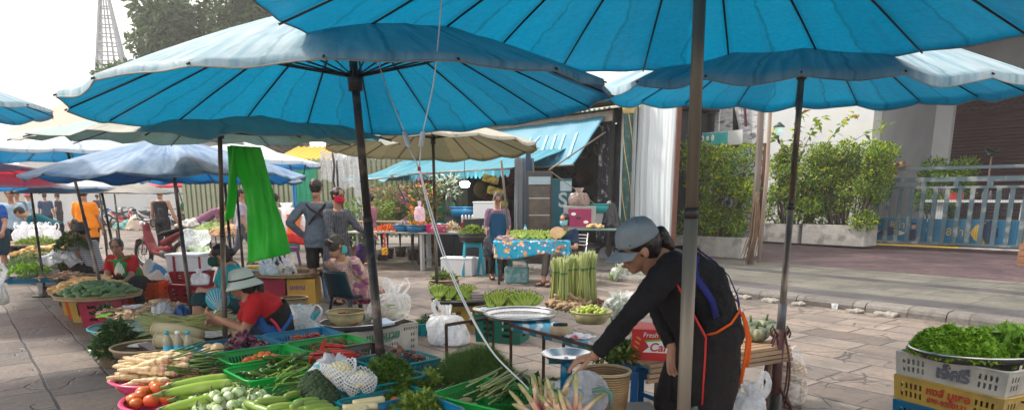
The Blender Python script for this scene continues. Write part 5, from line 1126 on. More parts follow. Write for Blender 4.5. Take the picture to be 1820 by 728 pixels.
def basin(label,c,r0,h,mt,name='round_tray',rim=.012,flare=1.18,cat='tray',group=None,sq=1,rz=0,mt2=None,n=40):
 t=thing(name,label,cat,c,rz,group);m=MB();m.lathe([(.001,0),(r0/flare,0),(r0/flare*1.05,.006),(r0,h),(r0*1.005,h),(r0/flare*1.06,.0),(r0/flare,-.004),(.001,-.004)],n,sq=(1,sq));m.build('bowl',mt,t)
 r_=MB();r_.tube([(r0*math.cos(a)*1.01,r0*math.sin(a)*1.01*sq,h)for a in[2*PI*i/n for i in range(n+1)]],rim,8,False,flat=.7);r_.build('rim',mt2 or mt,t);return t
tA=G(292,664,.50);tB=G(322,703,.47)
basin('pink round tray of cream-white radishes',(tA.x,tA.y,.44),.27,.055,P_pink,rim=.014,group='pink round trays')
basin('pink round tray of tomatoes and long green eggplants',(tB.x,tB.y,.41),.28,.055,P_pink,rim=.014,group='pink round trays')
for i,(c,l)in enumerate(((tA,'blue-teal crate standing under the pink tray of radishes'),(tB,'blue-teal crate standing under the pink tray of tomatoes'))):
 crate(l,(c.x+.02,c.y-.0,0),CRZ,.36,.34,.425 if i==0 else.395,plast('support_blue',(.02,.15,.24)),'v',.02,cell=.02,group='crates under the pink trays')
bedr=bed((tA.x,tA.y),.15,.15,CRZ,.45,.05,V['dai'],'','radish_layer')
def mk_dai():
 m=tube_curve(.24,.021,.35,lambda f:(.25+1.0*f**.6)*(1 if f<.93 else.7)*(1+.12*math.sin(f*23)),9,16);o=m.build('white_radish',V['dai']);s=MB()
 s.tube([(.108,-.012,0),(.15,-.012,.005),(.22,-.01,.012),(.30,0,.01)],[.008,.006,.0045,.003],6);s.tube([(.108,-.012,0),(.16,-.02,-.002),(.25,-.035,.0)],[.006,.005,.003],6);s.build('leaf_stalk',V['stalk'],o)
 s=MB();s.tube([(.098,-.01,0),(.112,-.012,0)],[.017,.012],8);s.build('crown_collar',plain('radish_pink',(.45,.2,.2),.5),o);return tag(o,'x','radish')
Pd=Proto(mk_dai);heap([Pd],46,(tA.x-.03,tA.y-.02),.15,.17,.62,.485,.15,'cream-white forked radish with green stalk on the pink tray','white radishes','flat',23,scl=(.75,1.15),shape='round',aim=-.25,spread=.4)
q=G(352,655,.5);sticks('radish_tops',70,(q.x,q.y),.14,.1,.45,.46,.09,.22,.0035,[V['stalk'],LG['dark'][0]],24,aim=0,spread=.5,bend=.2)
heap([Pc],20,(tB.x-.13,tB.y+.01),.12,.14,0,.455,.07,'ripe tomato on the pink tray beside the long eggplants','tomatoes on the pink tray','any',25,scl=(.95,1.25),dmin=.062,shape='round')
def mk_le():
 m=tube_curve(.40,.032,.28,lambda f:(.62+.5*math.sin(PI*min(1,f*.85)))*(1 if f<.97 else.6),12,16);o=m.build('long_eggplant',V['leg']);s=MB();s.tube([(-.20,-.012,.0),(-.225,-.016,0),(-.26,-.02,.005)],[.026,.016,.008],8)
 for k_ in range(5):a=k_*1.256;s.add([(-.2,-.012+.02*math.cos(a),.02*math.sin(a)),(-.15,-.008+.028*math.cos(a),.028*math.sin(a)),(-.2,-.012+.022*math.cos(a+.7),.022*math.sin(a+.7))],[(0,1,2)],False)
 s.build('calyx',V['calyx'],o);return tag(o,'x','eggplant')
Ple=Proto(mk_le)
for i,(u,v,z,rz,s)in enumerate(((345,676,.585,.55,.85),(345,688,.57,.5,1.0),(365,697,.53,.52,.95),(335,715,.53,.75,.95),(360,712,.50,.6,.9),(318,726,.5,.8,.95),(375,690,.50,.5,.8),(300,735,.48,.8,.9))):
 Ple.put(G(u+8,v,z),(.1,-.04,rz),'long pale green eggplant with a papery calyx lying over the pink tray','long green eggplants',s*.8)
SKIN=mat('skin_tan',(.36,.19,.125),(.28,.14,.09),rough=.5,scale=12,spec=.35,bump=.06,bscale=80)
SKIN2=mat('skin_light',(.48,.28,.20),(.40,.22,.15),rough=.5,scale=12,spec=.35)
HAIR=mat('hair_black',(.018,.014,.013),(.008,.006,.006),rough=.42,scale=30,stretch=(1,1,.2),bump=.4)
HAIRG=mat('hair_greying',(.07,.06,.055),(.02,.018,.016),rough=.5,scale=25)
M_eye=plain('eye_dark',(.015,.01,.01),.2);M_lip=plain('lips',(.33,.10,.085),.45);M_brow=plain('eyebrow',(.02,.015,.012),.8)
def cloth(key,c,c2=None,**k):return mat('cloth_'+key,c,c2,rough=.85,scale=k.pop('scale',10),bump=k.pop('bump',.25),bscale=60,spec=.2,**k)
def checkmat(key,a,b_,s=30,c=None):
 if key in _M:return _M[key]
 m=bpy.data.materials.new(key);m.use_nodes=True;N=m.node_tree.nodes;L=m.node_tree.links;tc=N.new('ShaderNodeTexCoord');sp_=N.new('ShaderNodeSeparateXYZ');L.new(tc.outputs['Object'],sp_.inputs[0]);out=[]
 for ax in((0,1,2)if c is None else(2,)):
  p=N.new('ShaderNodeMath');p.operation='MULTIPLY';p.inputs[1].default_value=s;L.new(sp_.outputs[ax],p.inputs[0]);f=N.new('ShaderNodeMath');f.operation='FRACT';L.new(p.outputs[0],f.inputs[0]);g=N.new('ShaderNodeMath');g.operation='LESS_THAN';g.inputs[1].default_value=.32 if c is None else.5;L.new(f.outputs[0],g.inputs[0]);out.append(g.outputs[0])
 x=out[0]
 for o in out[1:]:ad=N.new('ShaderNodeMath');ad.operation='MAXIMUM';L.new(x,ad.inputs[0]);L.new(o,ad.inputs[1]);x=ad.outputs[0]
 mx=N.new('ShaderNodeMixRGB');mx.inputs[1].default_value=(*a,1);mx.inputs[2].default_value=(*b_,1);L.new(x,mx.inputs[0]);L.new(mx.outputs[0],N['Principled BSDF'].inputs[0]);N['Principled BSDF'].inputs['Roughness'].default_value=.85;_M[key]=m;return m
def Vv(p):return Vector(p)
def hand(mb,wrist,d,palm_n,s=1,curl=.5,thumb=1,fr=.0085,far=False):
 """palm, four fingers of different lengths and a thumb leaving the side of the palm"""
 d=Vv(d).normalized();n_=Vv(palm_n);n_=(n_-d*n_.dot(d)).normalized();sd=d.cross(n_);w=Vv(wrist)
 mb.loft([w-d*.015,w+d*.02*s,w+d*.055*s,w+d*.088*s],[(.024*s,.018*s),(.032*s,.017*s),(.039*s,.015*s),(.036*s,.011*s)],sd,12)
 for i,(o,L_)in enumerate(((-.029,.062),(-.010,.074),(.010,.080),(.029,.072))):
  b=w+d*.082*s+sd*o*s;dd=(d+sd*o*3.2).normalized();pts=[b-d*.02];c=0
  for k_ in(0.42,.32,.26):c+=curl*.62;q=dd*math.cos(c)+n_*math.sin(c);pts.append(pts[-1]+q*L_*s*k_*(1.35 if k_==.42 else 1));
  for a,b2 in zip(pts,pts[1:]):mb.cap(a,fr*s,b2,fr*s*.88,8)
 t0=w+d*.025*s+sd*-.026*s*thumb;t1=t0+(d*.55-sd*thumb*.75+n_*.35).normalized()*.036*s;t2=t1+(d*.85-sd*thumb*.3+n_*(.3+curl*.3)).normalized()*.03*s;t3=t2+(d*.95+n_*.3*(1+curl)).normalized()*.024*s
 mb.cap(t0,.0135*s,t1,.011*s,8);mb.cap(t1,.0105*s,t2,.0095*s,8);mb.cap(t2,.0095*s,t3,.008*s,8)
def hframe(look,up=(0,0,1)):
 f=Vv(look).normalized();s=f.cross(Vv(up)).normalized();u=s.cross(f);return f,s,u
def HM(c,f,s,u):return Matrix(((s.x,f.x,u.x,c[0]),(s.y,f.y,u.y,c[1]),(s.z,f.z,u.z,c[2]),(0,0,0,1)))
def head_parts(mb,c,f,s,u,k=1):
 M=HM(c,f,s,u)
 def e(p,r):mb.M=M;mb.ell(Vv(p)*k,tuple(x*k for x in r),16,12);mb.M=Matrix()
 e((0,-.012,.03),(.074,.092,.088));e((0,.022,-.028),(.056,.062,.068));e((0,.036,-.078),(.034,.036,.028));e((0,.058,.035),(.052,.028,.036))
 e((.036,.056,-.018),(.022,.024,.024));e((-.036,.056,-.018),(.022,.024,.024))
 e((0,.092,-.012),(.0105,.016,.020));e((0,.101,-.024),(.015,.014,.011));e((0,.080,-.056),(.024,.012,.010))
 for x in(-1,1):e((x*.076,-.004,-.008),(.009,.018,.029))
 mb.cap(M@(Vector((0,-.022,-.06))*k),.052*k,M@(Vector((0,-.04,-.10))*k),.052*k)
def face(parent,c,f,s,u,k=1,mask=None):
 M=HM(c,f,s,u)
 for x in(-1,1):
  m=MB();m.M=M;m.ell((x*.031*k,.083*k,.008*k),(.0135*k,.006*k,.0065*k),10,6);m.build('eye',M_eye,parent)
  m=MB();m.M=M;m.tube([Vector((x*.014,.091,.027))*k,Vector((x*.032,.090,.033))*k,Vector((x*.048,.078,.027))*k],[.003*k,.004*k,.002*k],5);m.build('eyebrow',M_brow,parent)
 if not mask:
  m=MB();m.M=M;m.ell(Vector((0,.088,-.054))*k,(.022*k,.008*k,.0075*k),10,6);m.build('mouth',M_lip,parent)
 else:
  m=MB();m.M=M
  def fn(a,b_):
   th=(a-.5)*2.7;z=-.095+b_*.095;rr=.078+.028*math.exp(-(th/.45)**2)*(.4+.6*math.sin(PI*min(1,b_*.95)));
   if b_<.3:rr*=.86+.47*b_
   return Vector((math.sin(th)*rr*.98,math.cos(th)*rr*1.13+.002,z+.012*abs(math.sin(th))*(1 if b_>.5 else.8)))*k
  m.grid(fn,22,10);m.build('face_mask',mask,parent,thick=.003)
  for x in(-1,1):m=MB();m.M=M;m.tube([Vector((x*.066,.045,-.02))*k,Vector((x*.08,.01,.0))*k,Vector((x*.082,-.012,.014))*k],.0016*k,4);m.build('ear_loop',mask,parent)
def person(label,J,top=None,bottom=None,skin=SKIN,hair=HAIR,vox=.009,mask=None,k=1,hairstyle='bun',sleeve=.9,leg=1.0,shoes=None,tw=1.0,group=None,wr=.012,facef=True,tuck=0,toplen=0,fat=1.0):
 """J holds joints in world space: hip, chest, head, look, side (to the person's right), R/L = shoulder-elbow-wrist, legR/legL = knee-ankle"""
 hip,chest=Vv(J['hip']),Vv(J['chest']);root=Vector((hip.x,hip.y,0));t=thing('person',label,'person',root,0,group)
 D=lambda p:Vv(p)-root
 hip,chest=hip-root,chest-root;side=Vv(J['side']).normalized();head=D(J['head']);ax=(chest-hip);axn=ax.normalized();sd=(side-axn*side.dot(axn)).normalized();fw=axn.cross(sd)*-1;fw=sd.cross(axn)*-1
 fwd=Vv(J.get('fwd',fw));fw=fwd if fwd.length else fw
 f,s,u=hframe(J['look'],J.get('hup',(0,0,1)))
 sh=.168*k*tw;shR=D(J['R'][0])if len(J['R'])==3 else chest+sd*sh+axn*.03;shL=D(J['L'][0])if len(J['L'])==3 else chest-sd*sh+axn*.03
 aR,aL=J['R'][-2:],J['L'][-2:];elR,wrR,elL,wrL=D(aR[0]),D(aR[1]),D(aL[0]),D(aL[1])
 hj=.092*k*fat;hR,hL=hip+sd*hj,hip-sd*hj;legs=((hR,D(J['legR'][0]),D(J['legR'][1])),(hL,D(J['legL'][0]),D(J['legL'][1])))
 bend=Vv(J.get('bend',(0,0,0)));ntop=chest+axn*.085*k;nb=ntop.lerp(head,.25)
 def spine(inf,lo=0.0,cap_=True,upto=1.0):
  P_=[hip-axn*.06*k,hip,hip.lerp(chest,.3)+bend*.7,hip.lerp(chest,.62)+bend,chest,chest+axn*.055*k,ntop]
  W=[(.150,.105),(.165,.118),(.135*(fat*.5+.5),.098),(.145,.105),(.160*tw,.108),(.135*tw,.085),(.062,.055)]
  return P_,[((w*(fat if i<4 else 1)+inf)*k,(d*(fat if i<4 else 1)+inf)*k)for i,(w,d)in enumerate(W)]
 b=MB();P_,W_=spine(0);b.loft(P_,W_,sd,20);b.cap(nb-axn*.03,.056*k,head-u*.05-f*.02,.052*k);head_parts(b,head,f,s,u,k)
 for a,e,w,hd,pn,th in((shR,elR,wrR,J.get('handR'),J.get('palmR'),1),(shL,elL,wrL,J.get('handL'),J.get('palmL'),-1)):
  b.cap(a,.055*k,a.lerp(e,.4),.049*k*fat);b.cap(a.lerp(e,.4),.049*k*fat,e,.037*k);b.cap(e,.038*k,e.lerp(w,.3),.040*k);b.cap(e.lerp(w,.3),.040*k,w,.026*k)
  hd=Vv(hd)if hd else(w-e).normalized();pn=Vv(pn)if pn else-sd*th*.6+Vector((0,0,-.4));hand(b,w,hd,pn,k,J.get('curl',.5),th,.0088 if vox<.008 else.0105)
 for(h_,kn,an)in legs:
  b.cap(h_,.092*k*fat,h_.lerp(kn,.5),.075*k*fat);b.cap(h_.lerp(kn,.5),.075*k*fat,kn,.054*k);b.cap(kn,.053*k,kn.lerp(an,.35),.054*k);b.cap(kn.lerp(an,.35),.054*k,an,.034*k)
  td=Vv(J.get('toe',fw));td.z=0;td.normalize();lo=an.z-.055*k;tz=Vector((0,0,lo+.022*k));ap=Vector((an.x,an.y,0))
  b.cap(Vector((an.x,an.y,an.z-.01))-td*.03,.034*k,ap+tz-td*.04*k,.028*k);b.cap(an,.033*k,ap+tz+td*.10*k,.027*k);b.cap(ap+tz+td*.05*k,.034*k,ap+tz+td*.165*k-Vector((0,0,.004)),.022*k)
  if shoes:
   m=MB();m.loft([ap+td*q_*k+Vector((0,0,lo-.004))for q_ in(-.085,-.05,.04,.12,.19,.21)],[(.02,.009),(.038,.011),(.04,.011),(.048,.011),(.036,.010),(.012,.008)],td.cross(Vector((0,0,1))),12);
   m.tube([ap+td*.08+td.cross(Vector((0,0,1)))*x*.05+Vector((0,0,lo+z_))for x,z_ in((-1,0),(-.7,.045),(0,.062),(.7,.045),(1,0))],.008,6,flat=1);m.build('sandal',shoes,t)
 melt(b,'body',skin,t,vox,3)
 if top:
  m=MB();P_,W_=spine(.016);W_=[((w+.022*k,d+.022*k)if i<3 and toplen else(w,d))for i,(w,d)in enumerate(W_)];P_=P_[tuck:];W_=W_[tuck:]
  if toplen:P_=[P_[0]-axn*toplen]+P_;W_=[(W_[0][0]*1.04,W_[0][1]*1.06)]+W_
  P_[-1]=P_[-2].lerp(P_[-1],.35);W_[-1]=(W_[-1][0]*1.5,W_[-1][1]*1.45);m.loft(P_,W_,sd,22)
  for a,e,w in((shR,elR,wrR),(shL,elL,wrL)):
   if sleeve>0:
    m.ell(a,(.066*k,)*3,12,8);m.ell(a.lerp(chest,.35),(.075*k,)*3,12,8)
    e1=a.lerp(e,min(1,sleeve));m.tube([a,a.lerp(e1,.5),e1],[.068*k,.063*k*fat,.055*k*(1.12 if sleeve<1 else.95)],12)
    if sleeve>1:m.ell(e,(.05*k,)*3,10,8);e2=e.lerp(w,min(1,sleeve-1));m.tube([e,e.lerp(e2,.5),e2],[.05*k,.049*k,.037*k],12)
  melt(m,'shirt',top,t,vox*1.15,3,wr,.07)
 if bottom:
  m=MB();m.loft([hip-axn*.07*k,hip-axn*.01,hip+ax*.14],[(.155*k*fat,.115*k*fat),(.175*k*fat,.13*k*fat),(.15*k*fat,.112*k*fat)],sd,20)
  for(h_,kn,an)in legs:
   m.ell(h_,(.105*k*fat,)*3,12,8);e1=h_.lerp(kn,min(1,leg));m.tube([h_,h_.lerp(e1,.5),e1],[.103*k*fat,.092*k*fat,.075*k*(1.12 if leg<1 else 1)],14)
   if leg>1:m.ell(kn,(.07*k,)*3,12,8);e2=kn.lerp(an,min(1,leg-1));m.tube([kn,kn.lerp(e2,.5),e2],[.068*k,.068*k,.058*k],14)
  melt(m,'trousers' if leg>1 else 'shorts',bottom,t,vox*1.15,3,wr,.08)
 if hair:
  m=MB();m.M=HM(head,f,s,u);m.ell(Vector((0,-.024,.038))*k,(.082*k,.094*k,.089*k),16,12);m.ell(Vector((0,-.05,-.02))*k,(.071*k,.06*k,.066*k),14,10);m.ell(Vector((0,-.036,.02))*k,(.083*k,.088*k,.078*k),14,10)
  for x in(-1,1):m.ell(Vector((x*.052,.012,.045))*k,(.03*k,.055*k,.045*k),10,8)
  if hairstyle=='bun':m.ell(Vector((0,-.125,.02))*k,(.042*k,.036*k,.042*k),12,10)
  if hairstyle=='pony':
   m.cap(Vector((0,-.10,.03))*k,.03*k,Vector((0,-.15,-.02))*k,.036*k);m.cap(Vector((0,-.15,-.02))*k,.036*k,Vector((0,-.16,-.14))*k,.018*k)
  if hairstyle=='bob':
   for x in(-1,1):m.cap(Vector((x*.062,-.02,.02))*k,.03*k,Vector((x*.07,-.02,-.09))*k,.022*k)
   m.ell(Vector((0,-.06,-.06))*k,(.07*k,.045*k,.06*k),12,8)
  m.M=Matrix();melt(m,'hair',hair,t,max(.007,vox*.9),2,.01,.03)
 if facef:face(t,head,f,s,u,k,mask)
 t['_f']=0;del t['_f']
 return t,dict(head=head,f=f,s=s,u=u,M=HM(head,f,s,u),chest=chest,hip=hip,sd=sd,fw=fw,ax=axn,root=root,shR=shR,shL=shL,legs=legs,k=k)
def bucket_hat(t,I,mt,band=None,r=.098,brim=.155,z=.045,tilt=0):
 M=I['M']@Matrix.Translation((0,-.015,z))@Matrix.Rotation(tilt,4,'X')
 m=MB();m.M=M;m.lathe([(0,.092),(.05,.09),(.078,.078),(.092,.045),(.102,0),(.112,-.012),(.14,-.038),(brim,-.058)],28,wob=.015);o=m.build('sun_hat',mt,t,thick=.004)
 if band:m=MB();m.M=M;m.lathe([(.1045,.001),(.1005,.014),(.1035,.013),(.1075,.001)],28);m.tube([(.1,-.03,.01),(.115,-.04,-.01),(.112,-.05,-.035)],.004,5);m.tube([(.1,-.01,.01),(.118,-.01,-.012),(.125,.01,-.03)],.004,5);m.build('hat_band',band,o)
def stand_J(loc,rz,h=1.6,lean=0,armR=None,armL=None,look=None,legs=None,hipz=None):
 """standing joints in a local frame (x right, y forward) turned by rz"""
 k=h/1.62;M=Matrix.Translation(loc)@Matrix.Rotation(rz,4,'Z');c,s_=math.cos(lean),math.sin(lean);hz=.86*k if hipz is None else hipz
 W=lambda p:M@Vector(p);L_=.42*k;hp=Vector((0,-.04*s_,hz));ch=hp+Vector((0,s_*L_,c*L_));hd=ch+Vector((0,s_*.27*k+.03,(c*.27+.02*s_)*k))
 ar=armR or((.22,.02,-.27),(.25,.10,-.50));al=armL or((-.22,.02,-.27),(-.25,.10,-.50));lg=legs or(((.10,.02,.46),(.11,.0,.08)),((-.10,.02,.46),(-.11,.0,.08)))
 S=[ch+Vector((x*.168*k,0,.03))for x in(1,-1)];arm=lambda a,sh_:[W(sh_+Vector((p[0]-(math.copysign(.168,p[0])),p[1],p[2]))*k)for p in a]
 return dict(hip=W(hp),chest=W(ch),head=W(hd),look=M.to_3x3()@Vector(look or(0,1,-.1)),side=M.to_3x3()@Vector((1,0,0)),fwd=M.to_3x3()@Vector((0,1,0)),toe=M.to_3x3()@Vector((0,1,0)),R=arm(ar,S[0]),L=arm(al,S[1]),legR=[W(Vector(p)*k)for p in lg[0]],legL=[W(Vector(p)*k)for p in lg[1]]),k
BLK=cloth('black',(.013,.013,.016),(.007,.007,.009),bump=.4);BLK2=cloth('black_trousers',(.02,.017,.018),(.011,.009,.011),bump=.4);M_capg=cloth('cap_grey',(.22,.26,.29),(.16,.19,.215),bump=.3,c3=(.13,.14,.15),s3=5);M_roy=cloth('strap_blue',(.02,.025,.16),(.012,.015,.1));M_org=cloth('tie_orange',(.62,.10,.015))
J=dict(hip=at(1262,592,3.3),chest=at(1196,478,3.24),head=at(1133,442,3.2),look=(-.88,-.2,-.34),hup=(.3,0,1),side=(-.15,.98,.05),fwd=(-1,-.1,0),toe=(-1,0,0),R=[at(1192,462,3.42),at(1168,545,3.46),at(1196,618,3.30)],L=[at(1196,472,3.07),at(1124,556,3.06),at(1056,632,3.12)],handL=(-.95,.15,-.25),palmL=(0,.1,-1),handR=(.0,-.2,-1),curl=.55,legR=[Vector((.80,3.38,.47)),Vector((.92,3.42,.09))],legL=[Vector((.98,3.14,.46)),Vector((1.10,3.12,.09))],bend=(.05,0,.05))
t,I=person('woman in black with a grey cap and blue straps, bending over the scale',J,BLK,BLK2,vox=.0065,sleeve=1.92,leg=1.98,hairstyle='none',wr=.026,fat=1.08,shoes=plain('flipflop',(.05,.05,.05)))
I0=I
M=I['M']
m=MB();m.M=M@Matrix.Translation((0,-.012,.048))@Matrix.Rotation(-.12,4,'X');m.lathe([(0,.092),(.038,.089),(.066,.076),(.084,.050),(.092,.018),(.095,-.008)],30,sq=(.96,1.09));cap_=m.build('cap',M_capg,t,thick=.004)
m=MB();m.M=M@Matrix.Translation((0,-.012,.042))@Matrix.Rotation(-.12,4,'X');m.grid(lambda a,b_:Vector((math.sin((a-.5)*2.1)*(.093+.012*b_),math.cos((a-.5)*2.1)*.102+b_*.078*math.cos((a-.5)*2.1),-.006-.016*b_-.030*abs(math.sin((a-.5)*2.1))**2)),20,8);m.build('peak',M_capg,cap_,thick=.005)
m=MB();m.M=M;m.cap((0,-.095,.03),.024,(0,-.125,.025),.038);m.cap((0,-.125,.025),.038,(-.005,-.152,-.05),.030);m.cap((-.005,-.152,-.05),.030,(-.005,-.145,-.12),.010);m.ell((0,-.03,.004),(.081,.080,.056),14,10);m.M=Matrix();melt(m,'hair',HAIR,t,.006,2,.012,.02)
ax,sd,fw=I['ax'],I['sd'],I['fw'];ch,hp=I['chest'],I['hip'];bk=sd.cross(ax);bk=bk if bk.x>0 else-bk
def on_torso(f,a,inf=.028):
 w=.165+(.155-.165)*f;d=.122;c=hp.lerp(ch,f)+Vector((.05,0,.05))*math.sin(PI*min(1,f))*.8;return c+bk*math.cos(a)*(d+inf)-sd*math.sin(a)*(w+inf)
def ribbon(pts,w,mt,name,nrm_from=None,th=.004):
 m=MB();P_=[]
 for i,p in enumerate(pts):
  d=(pts[min(i+1,len(pts)-1)]-pts[max(i-1,0)]).normalized();o_=(p-(nrm_from(p)if nrm_from else hp.lerp(ch,.5))).normalized();s_=d.cross(o_).normalized();P_+=[p-s_*w/2,p+s_*w/2]
 m.add(P_,[(2*i,2*i+1,2*i+3,2*i+2)for i in range(len(pts)-1)]);return m.build(name,mt,t,thick=th)
def axis_pt(p):q=(p-hp).dot(ch-hp)/(ch-hp).length_squared;return hp.lerp(ch,q)
ribbon([on_torso(f,a)for f,a in((1.12,.9),(1.05,1.25),(.92,1.5),(.75,1.62),(.55,1.7),(.35,1.8))],.032,M_roy,'apron_strap',axis_pt)
ribbon([on_torso(f,a)for f,a in((1.14,-.2),(1.0,.1),(.8,.25),(.55,.35),(.3,.5),(.12,.75))],.022,M_roy,'apron_strap',axis_pt)
ribbon([I['M']@Vector(p)for p in((-.075,-.02,-.115),(-.05,-.07,-.10),(0,-.09,-.095),(.05,-.07,-.10),(.075,-.02,-.11))],.026,M_roy,'neck_strap',lambda p:I['M']@Vector((0,0,-.1)))
ribbon([on_torso(f,a,.03)for f,a in((.2,2.3),(.19,1.9),(.19,1.4),(.2,.9),(.21,.4),(.2,0))],.012,M_org,'apron_tie',axis_pt)
kn_=on_torso(.2,.85,.035)
for dx,l_ in((.0,.34),(.045,.26)):ribbon([kn_+Vector((x_+dx*q_*.5,-.02-.01*q_,z_))for q_,x_,z_ in((0,0,0),(.2,.018,-.05),(.5,.035,-.13),(.75,.03,-.22),(1,.015,-l_))],.016,M_org,'tie_tail',lambda p:p+Vector((0,1,0)))
m=MB()
def fn(a,b_):q=hp.lerp(ch,1.0-b_*1.0)if b_<.8 else hp.lerp(ch,.2);an=3.14+(a-.5)*2.2;p=q+bk*math.cos(an)*(.135+.02*b_)-sd*math.sin(an)*.19;return p+Vector((0,0,-max(0,b_-.8)*1.6))
m.grid(fn,16,16);m.build('apron',BLK2,t,thick=.005)
m=MB();m.tube([fn(1,i/14)for i in range(15)],.006,5);m.tube([fn(0,i/14)for i in range(15)],.006,5);m.build('apron_piping',plain('piping_red',(.5,.03,.03),.6),t)
REDC=cloth('red',(.42,.014,.022),(.33,.01,.016));M_hat=cloth('hat_pale',(.42,.5,.48),(.35,.43,.41));M_blueb=cloth('apron_blue',(.02,.10,.32));M_yel=cloth('apron_yellow',(.62,.40,.02))
J=dict(hip=at(492,588,5.62),chest=at(452,536,5.55),head=at(428,507,5.5),look=(-.95,-.15,-.12),side=(-.2,.97,0),fwd=(-.95,-.1,.1),toe=(-1,-.1,0),R=[at(452,530,5.70),at(425,580,5.78),at(388,572,5.74)],L=[at(455,535,5.38),at(436,586,5.36),at(383,563,5.40)],handL=(-.85,0,.35),palmL=(0,.5,.6),curl=1.2,legR=[at(432,575,5.78),Vector((-2.25,5.8,.08))],legL=[at(424,592,5.42),Vector((-2.28,5.45,.08))],bend=(.05,0,.04))
t,I=person('woman in a red shirt and pale bucket hat, sitting low and holding a fan',J,REDC,cloth('navy_shorts',(.02,.03,.06)),vox=.0075,sleeve=.72,leg=.8,hairstyle='pony',k=.97,fat=1.1,wr=.016)
bucket_hat(t,I,M_hat,BLK,tilt=-.06);Mf=I['M']
ax,sd,fw,ch,hp=I['ax'],I['sd'],I['fw'],I['chest'],I['hip'];bk=sd.cross(ax);bk=bk if bk.x>0 else-bk
m=MB();m.grid(lambda a,b_:on_torso(.55-b_*.72,-1.0+a*2.8,.036),18,14);m.build('black_sash',BLK,t,thick=.004)
def sash(f0,a0,f1,a1,w,mt,nm,inf=.045):ribbon([on_torso(f0+(f1-f0)*q_/8,a0+(a1-a0)*q_/8,inf)for q_ in range(9)],w,mt,nm,axis_pt)
sash(.62,2.2,-.1,1.4,.10,M_blueb,'blue_panel',.042);sash(.48,1.5,-.12,1.15,.02,plain('pink_strap',(.6,.03,.10),.7),'pink_strap',.05);sash(.0,1.8,.18,.3,.032,M_blueb,'waist_strap',.052);sash(.62,2.5,.0,1.75,.06,M_yel,'yellow_panel',.05)
fan_c=at(387,531,5.40);m=MB();m.smooth=False;m.M=face_M(fan_c-I['root'],(1,.25,0),(0,0,1));m.lathe([(.001,.0),(.088,.0),(.091,.003),(.088,.006),(.001,.006)],26);m.M=Matrix()
o=solo(m,'hand_fan',mat('fan_blue',(.02,.30,.42),(.02,.22,.34),rough=.3,scale=18,c3=(.55,.6,.62),s3=9),'round shiny blue hand fan held by the woman in red','fan',I['root']);m=MB();m.tube([fan_c-I['root']+Vector((-.015,0,-.085)),at(378,560,5.40)-I['root']],.007,6);m.build('handle',plain('fan_handle',(.7,.7,.7),.4),o)
for i in range(9):m=MB();m.M=face_M(fan_c-I['root'],(1,.25,0),(0,0,1));a=PI*(.1+.8*i/8);m.tube([(0,-.088,.007),(.085*math.cos(a),.085*math.sin(a),.007)],.0018,4);m.build('fan_rib',_M['fan_handle'],o)
TEAL=cloth('teal',(.01,.26,.30),(.008,.19,.23))
J=dict(hip=at(418,535,7.0),chest=at(408,482,6.95),head=at(390,455,6.9),look=(-.93,-.3,-.15),side=(-.3,.95,0),fwd=(-.95,-.3,0),toe=(-.95,-.3,0),R=[at(400,478,7.1),at(385,515,7.2),at(362,518,7.05)],L=[at(413,482,6.78),at(398,520,6.72),at(362,516,6.8)],curl=.8,legR=[at(362,528,7.1),Vector((-3.1,7.05,.08))],legL=[at(352,532,6.75),Vector((-3.15,6.7,.08))])
t,I=person('woman in a teal shirt and dark green mask sitting behind the pole',J,TEAL,cloth('dark_teal',(.01,.05,.06)),sleeve=.7,leg=1.15,mask=cloth('green_mask',(.01,.06,.05)),vox=.009,hairstyle='bun',fat=1.05,shoes=plain('sandal_grey',(.1,.1,.1)))
M_apg=cloth('apron_green',(.02,.28,.07),(.012,.2,.05))
B_=at(222,505,9.3)
J=dict(hip=at(236,506,9.4),chest=at(218,466,9.3),head=at(207,439,9.15),look=(.25,-.95,-.12),side=(-.96,-.2,0),fwd=(.2,-.97,0),toe=(0,-1,0),R=[at(198,460,9.3),at(190,490,9.15),at(198,500,8.98)],L=[at(236,460,9.3),at(233,492,9.15),at(217,503,8.95)],curl=.7,legR=[at(205,500,8.95),Vector((-5.2,8.95,.08))],legL=[at(238,503,8.95),Vector((-4.9,8.95,.08))])
t,I=person('old woman with grey hair, red shirt and green apron, smiling at the camera',J,REDC,BLK,skin=SKIN,hair=HAIRG,sleeve=.75,leg=1.9,vox=.009,hairstyle='bun',fat=1.15)
hp,ch,sd,ax=I['hip'],I['chest'],I['sd'],I['ax'];bk=-Vector((.2,-.97,0)).normalized()
m=MB();m.grid(lambda a,b_:on_torso(1.12-b_*1.2,PI+(a-.5)*(.5+1.5*min(1,b_*2)),.032),14,16);m.build('apron',M_apg,t,thick=.004)
m=MB();m.tube([on_torso(1.05,PI+.3,.03),on_torso(1.2,2.1,.01),on_torso(1.25,1.2,0)],.012,6);m.tube([on_torso(1.05,PI-.3,.03),on_torso(1.2,-2.1,.01),on_torso(1.25,-1.2,0)],.012,6);m.build('apron_strap',M_apg,t)
STR=checkmat('stripes',(.42,.44,.48),(.10,.11,.15),32,1)
J,k=stand_J((-6.95,11.4,0),R(75),1.55,.3,((.2,.25,-.15),(.14,.45,-.08)),((-.2,.25,-.15),(-.14,.45,-.08)),hipz=.34,legs=(((.12,.38,.42),(.12,.30,.07)),((-.12,.38,.42),(-.12,.30,.07))))
t,I=person('woman in a striped top, grey cap and white mask, squatting with greens',J,STR,BLK2,sleeve=1.9,leg=1.9,mask=cloth('white_mask',(.6,.62,.64)),vox=.011,hairstyle='bun',k=k);bucket_hat(t,I,cloth('grey_hat',(.12,.12,.13)),None,brim=.125)
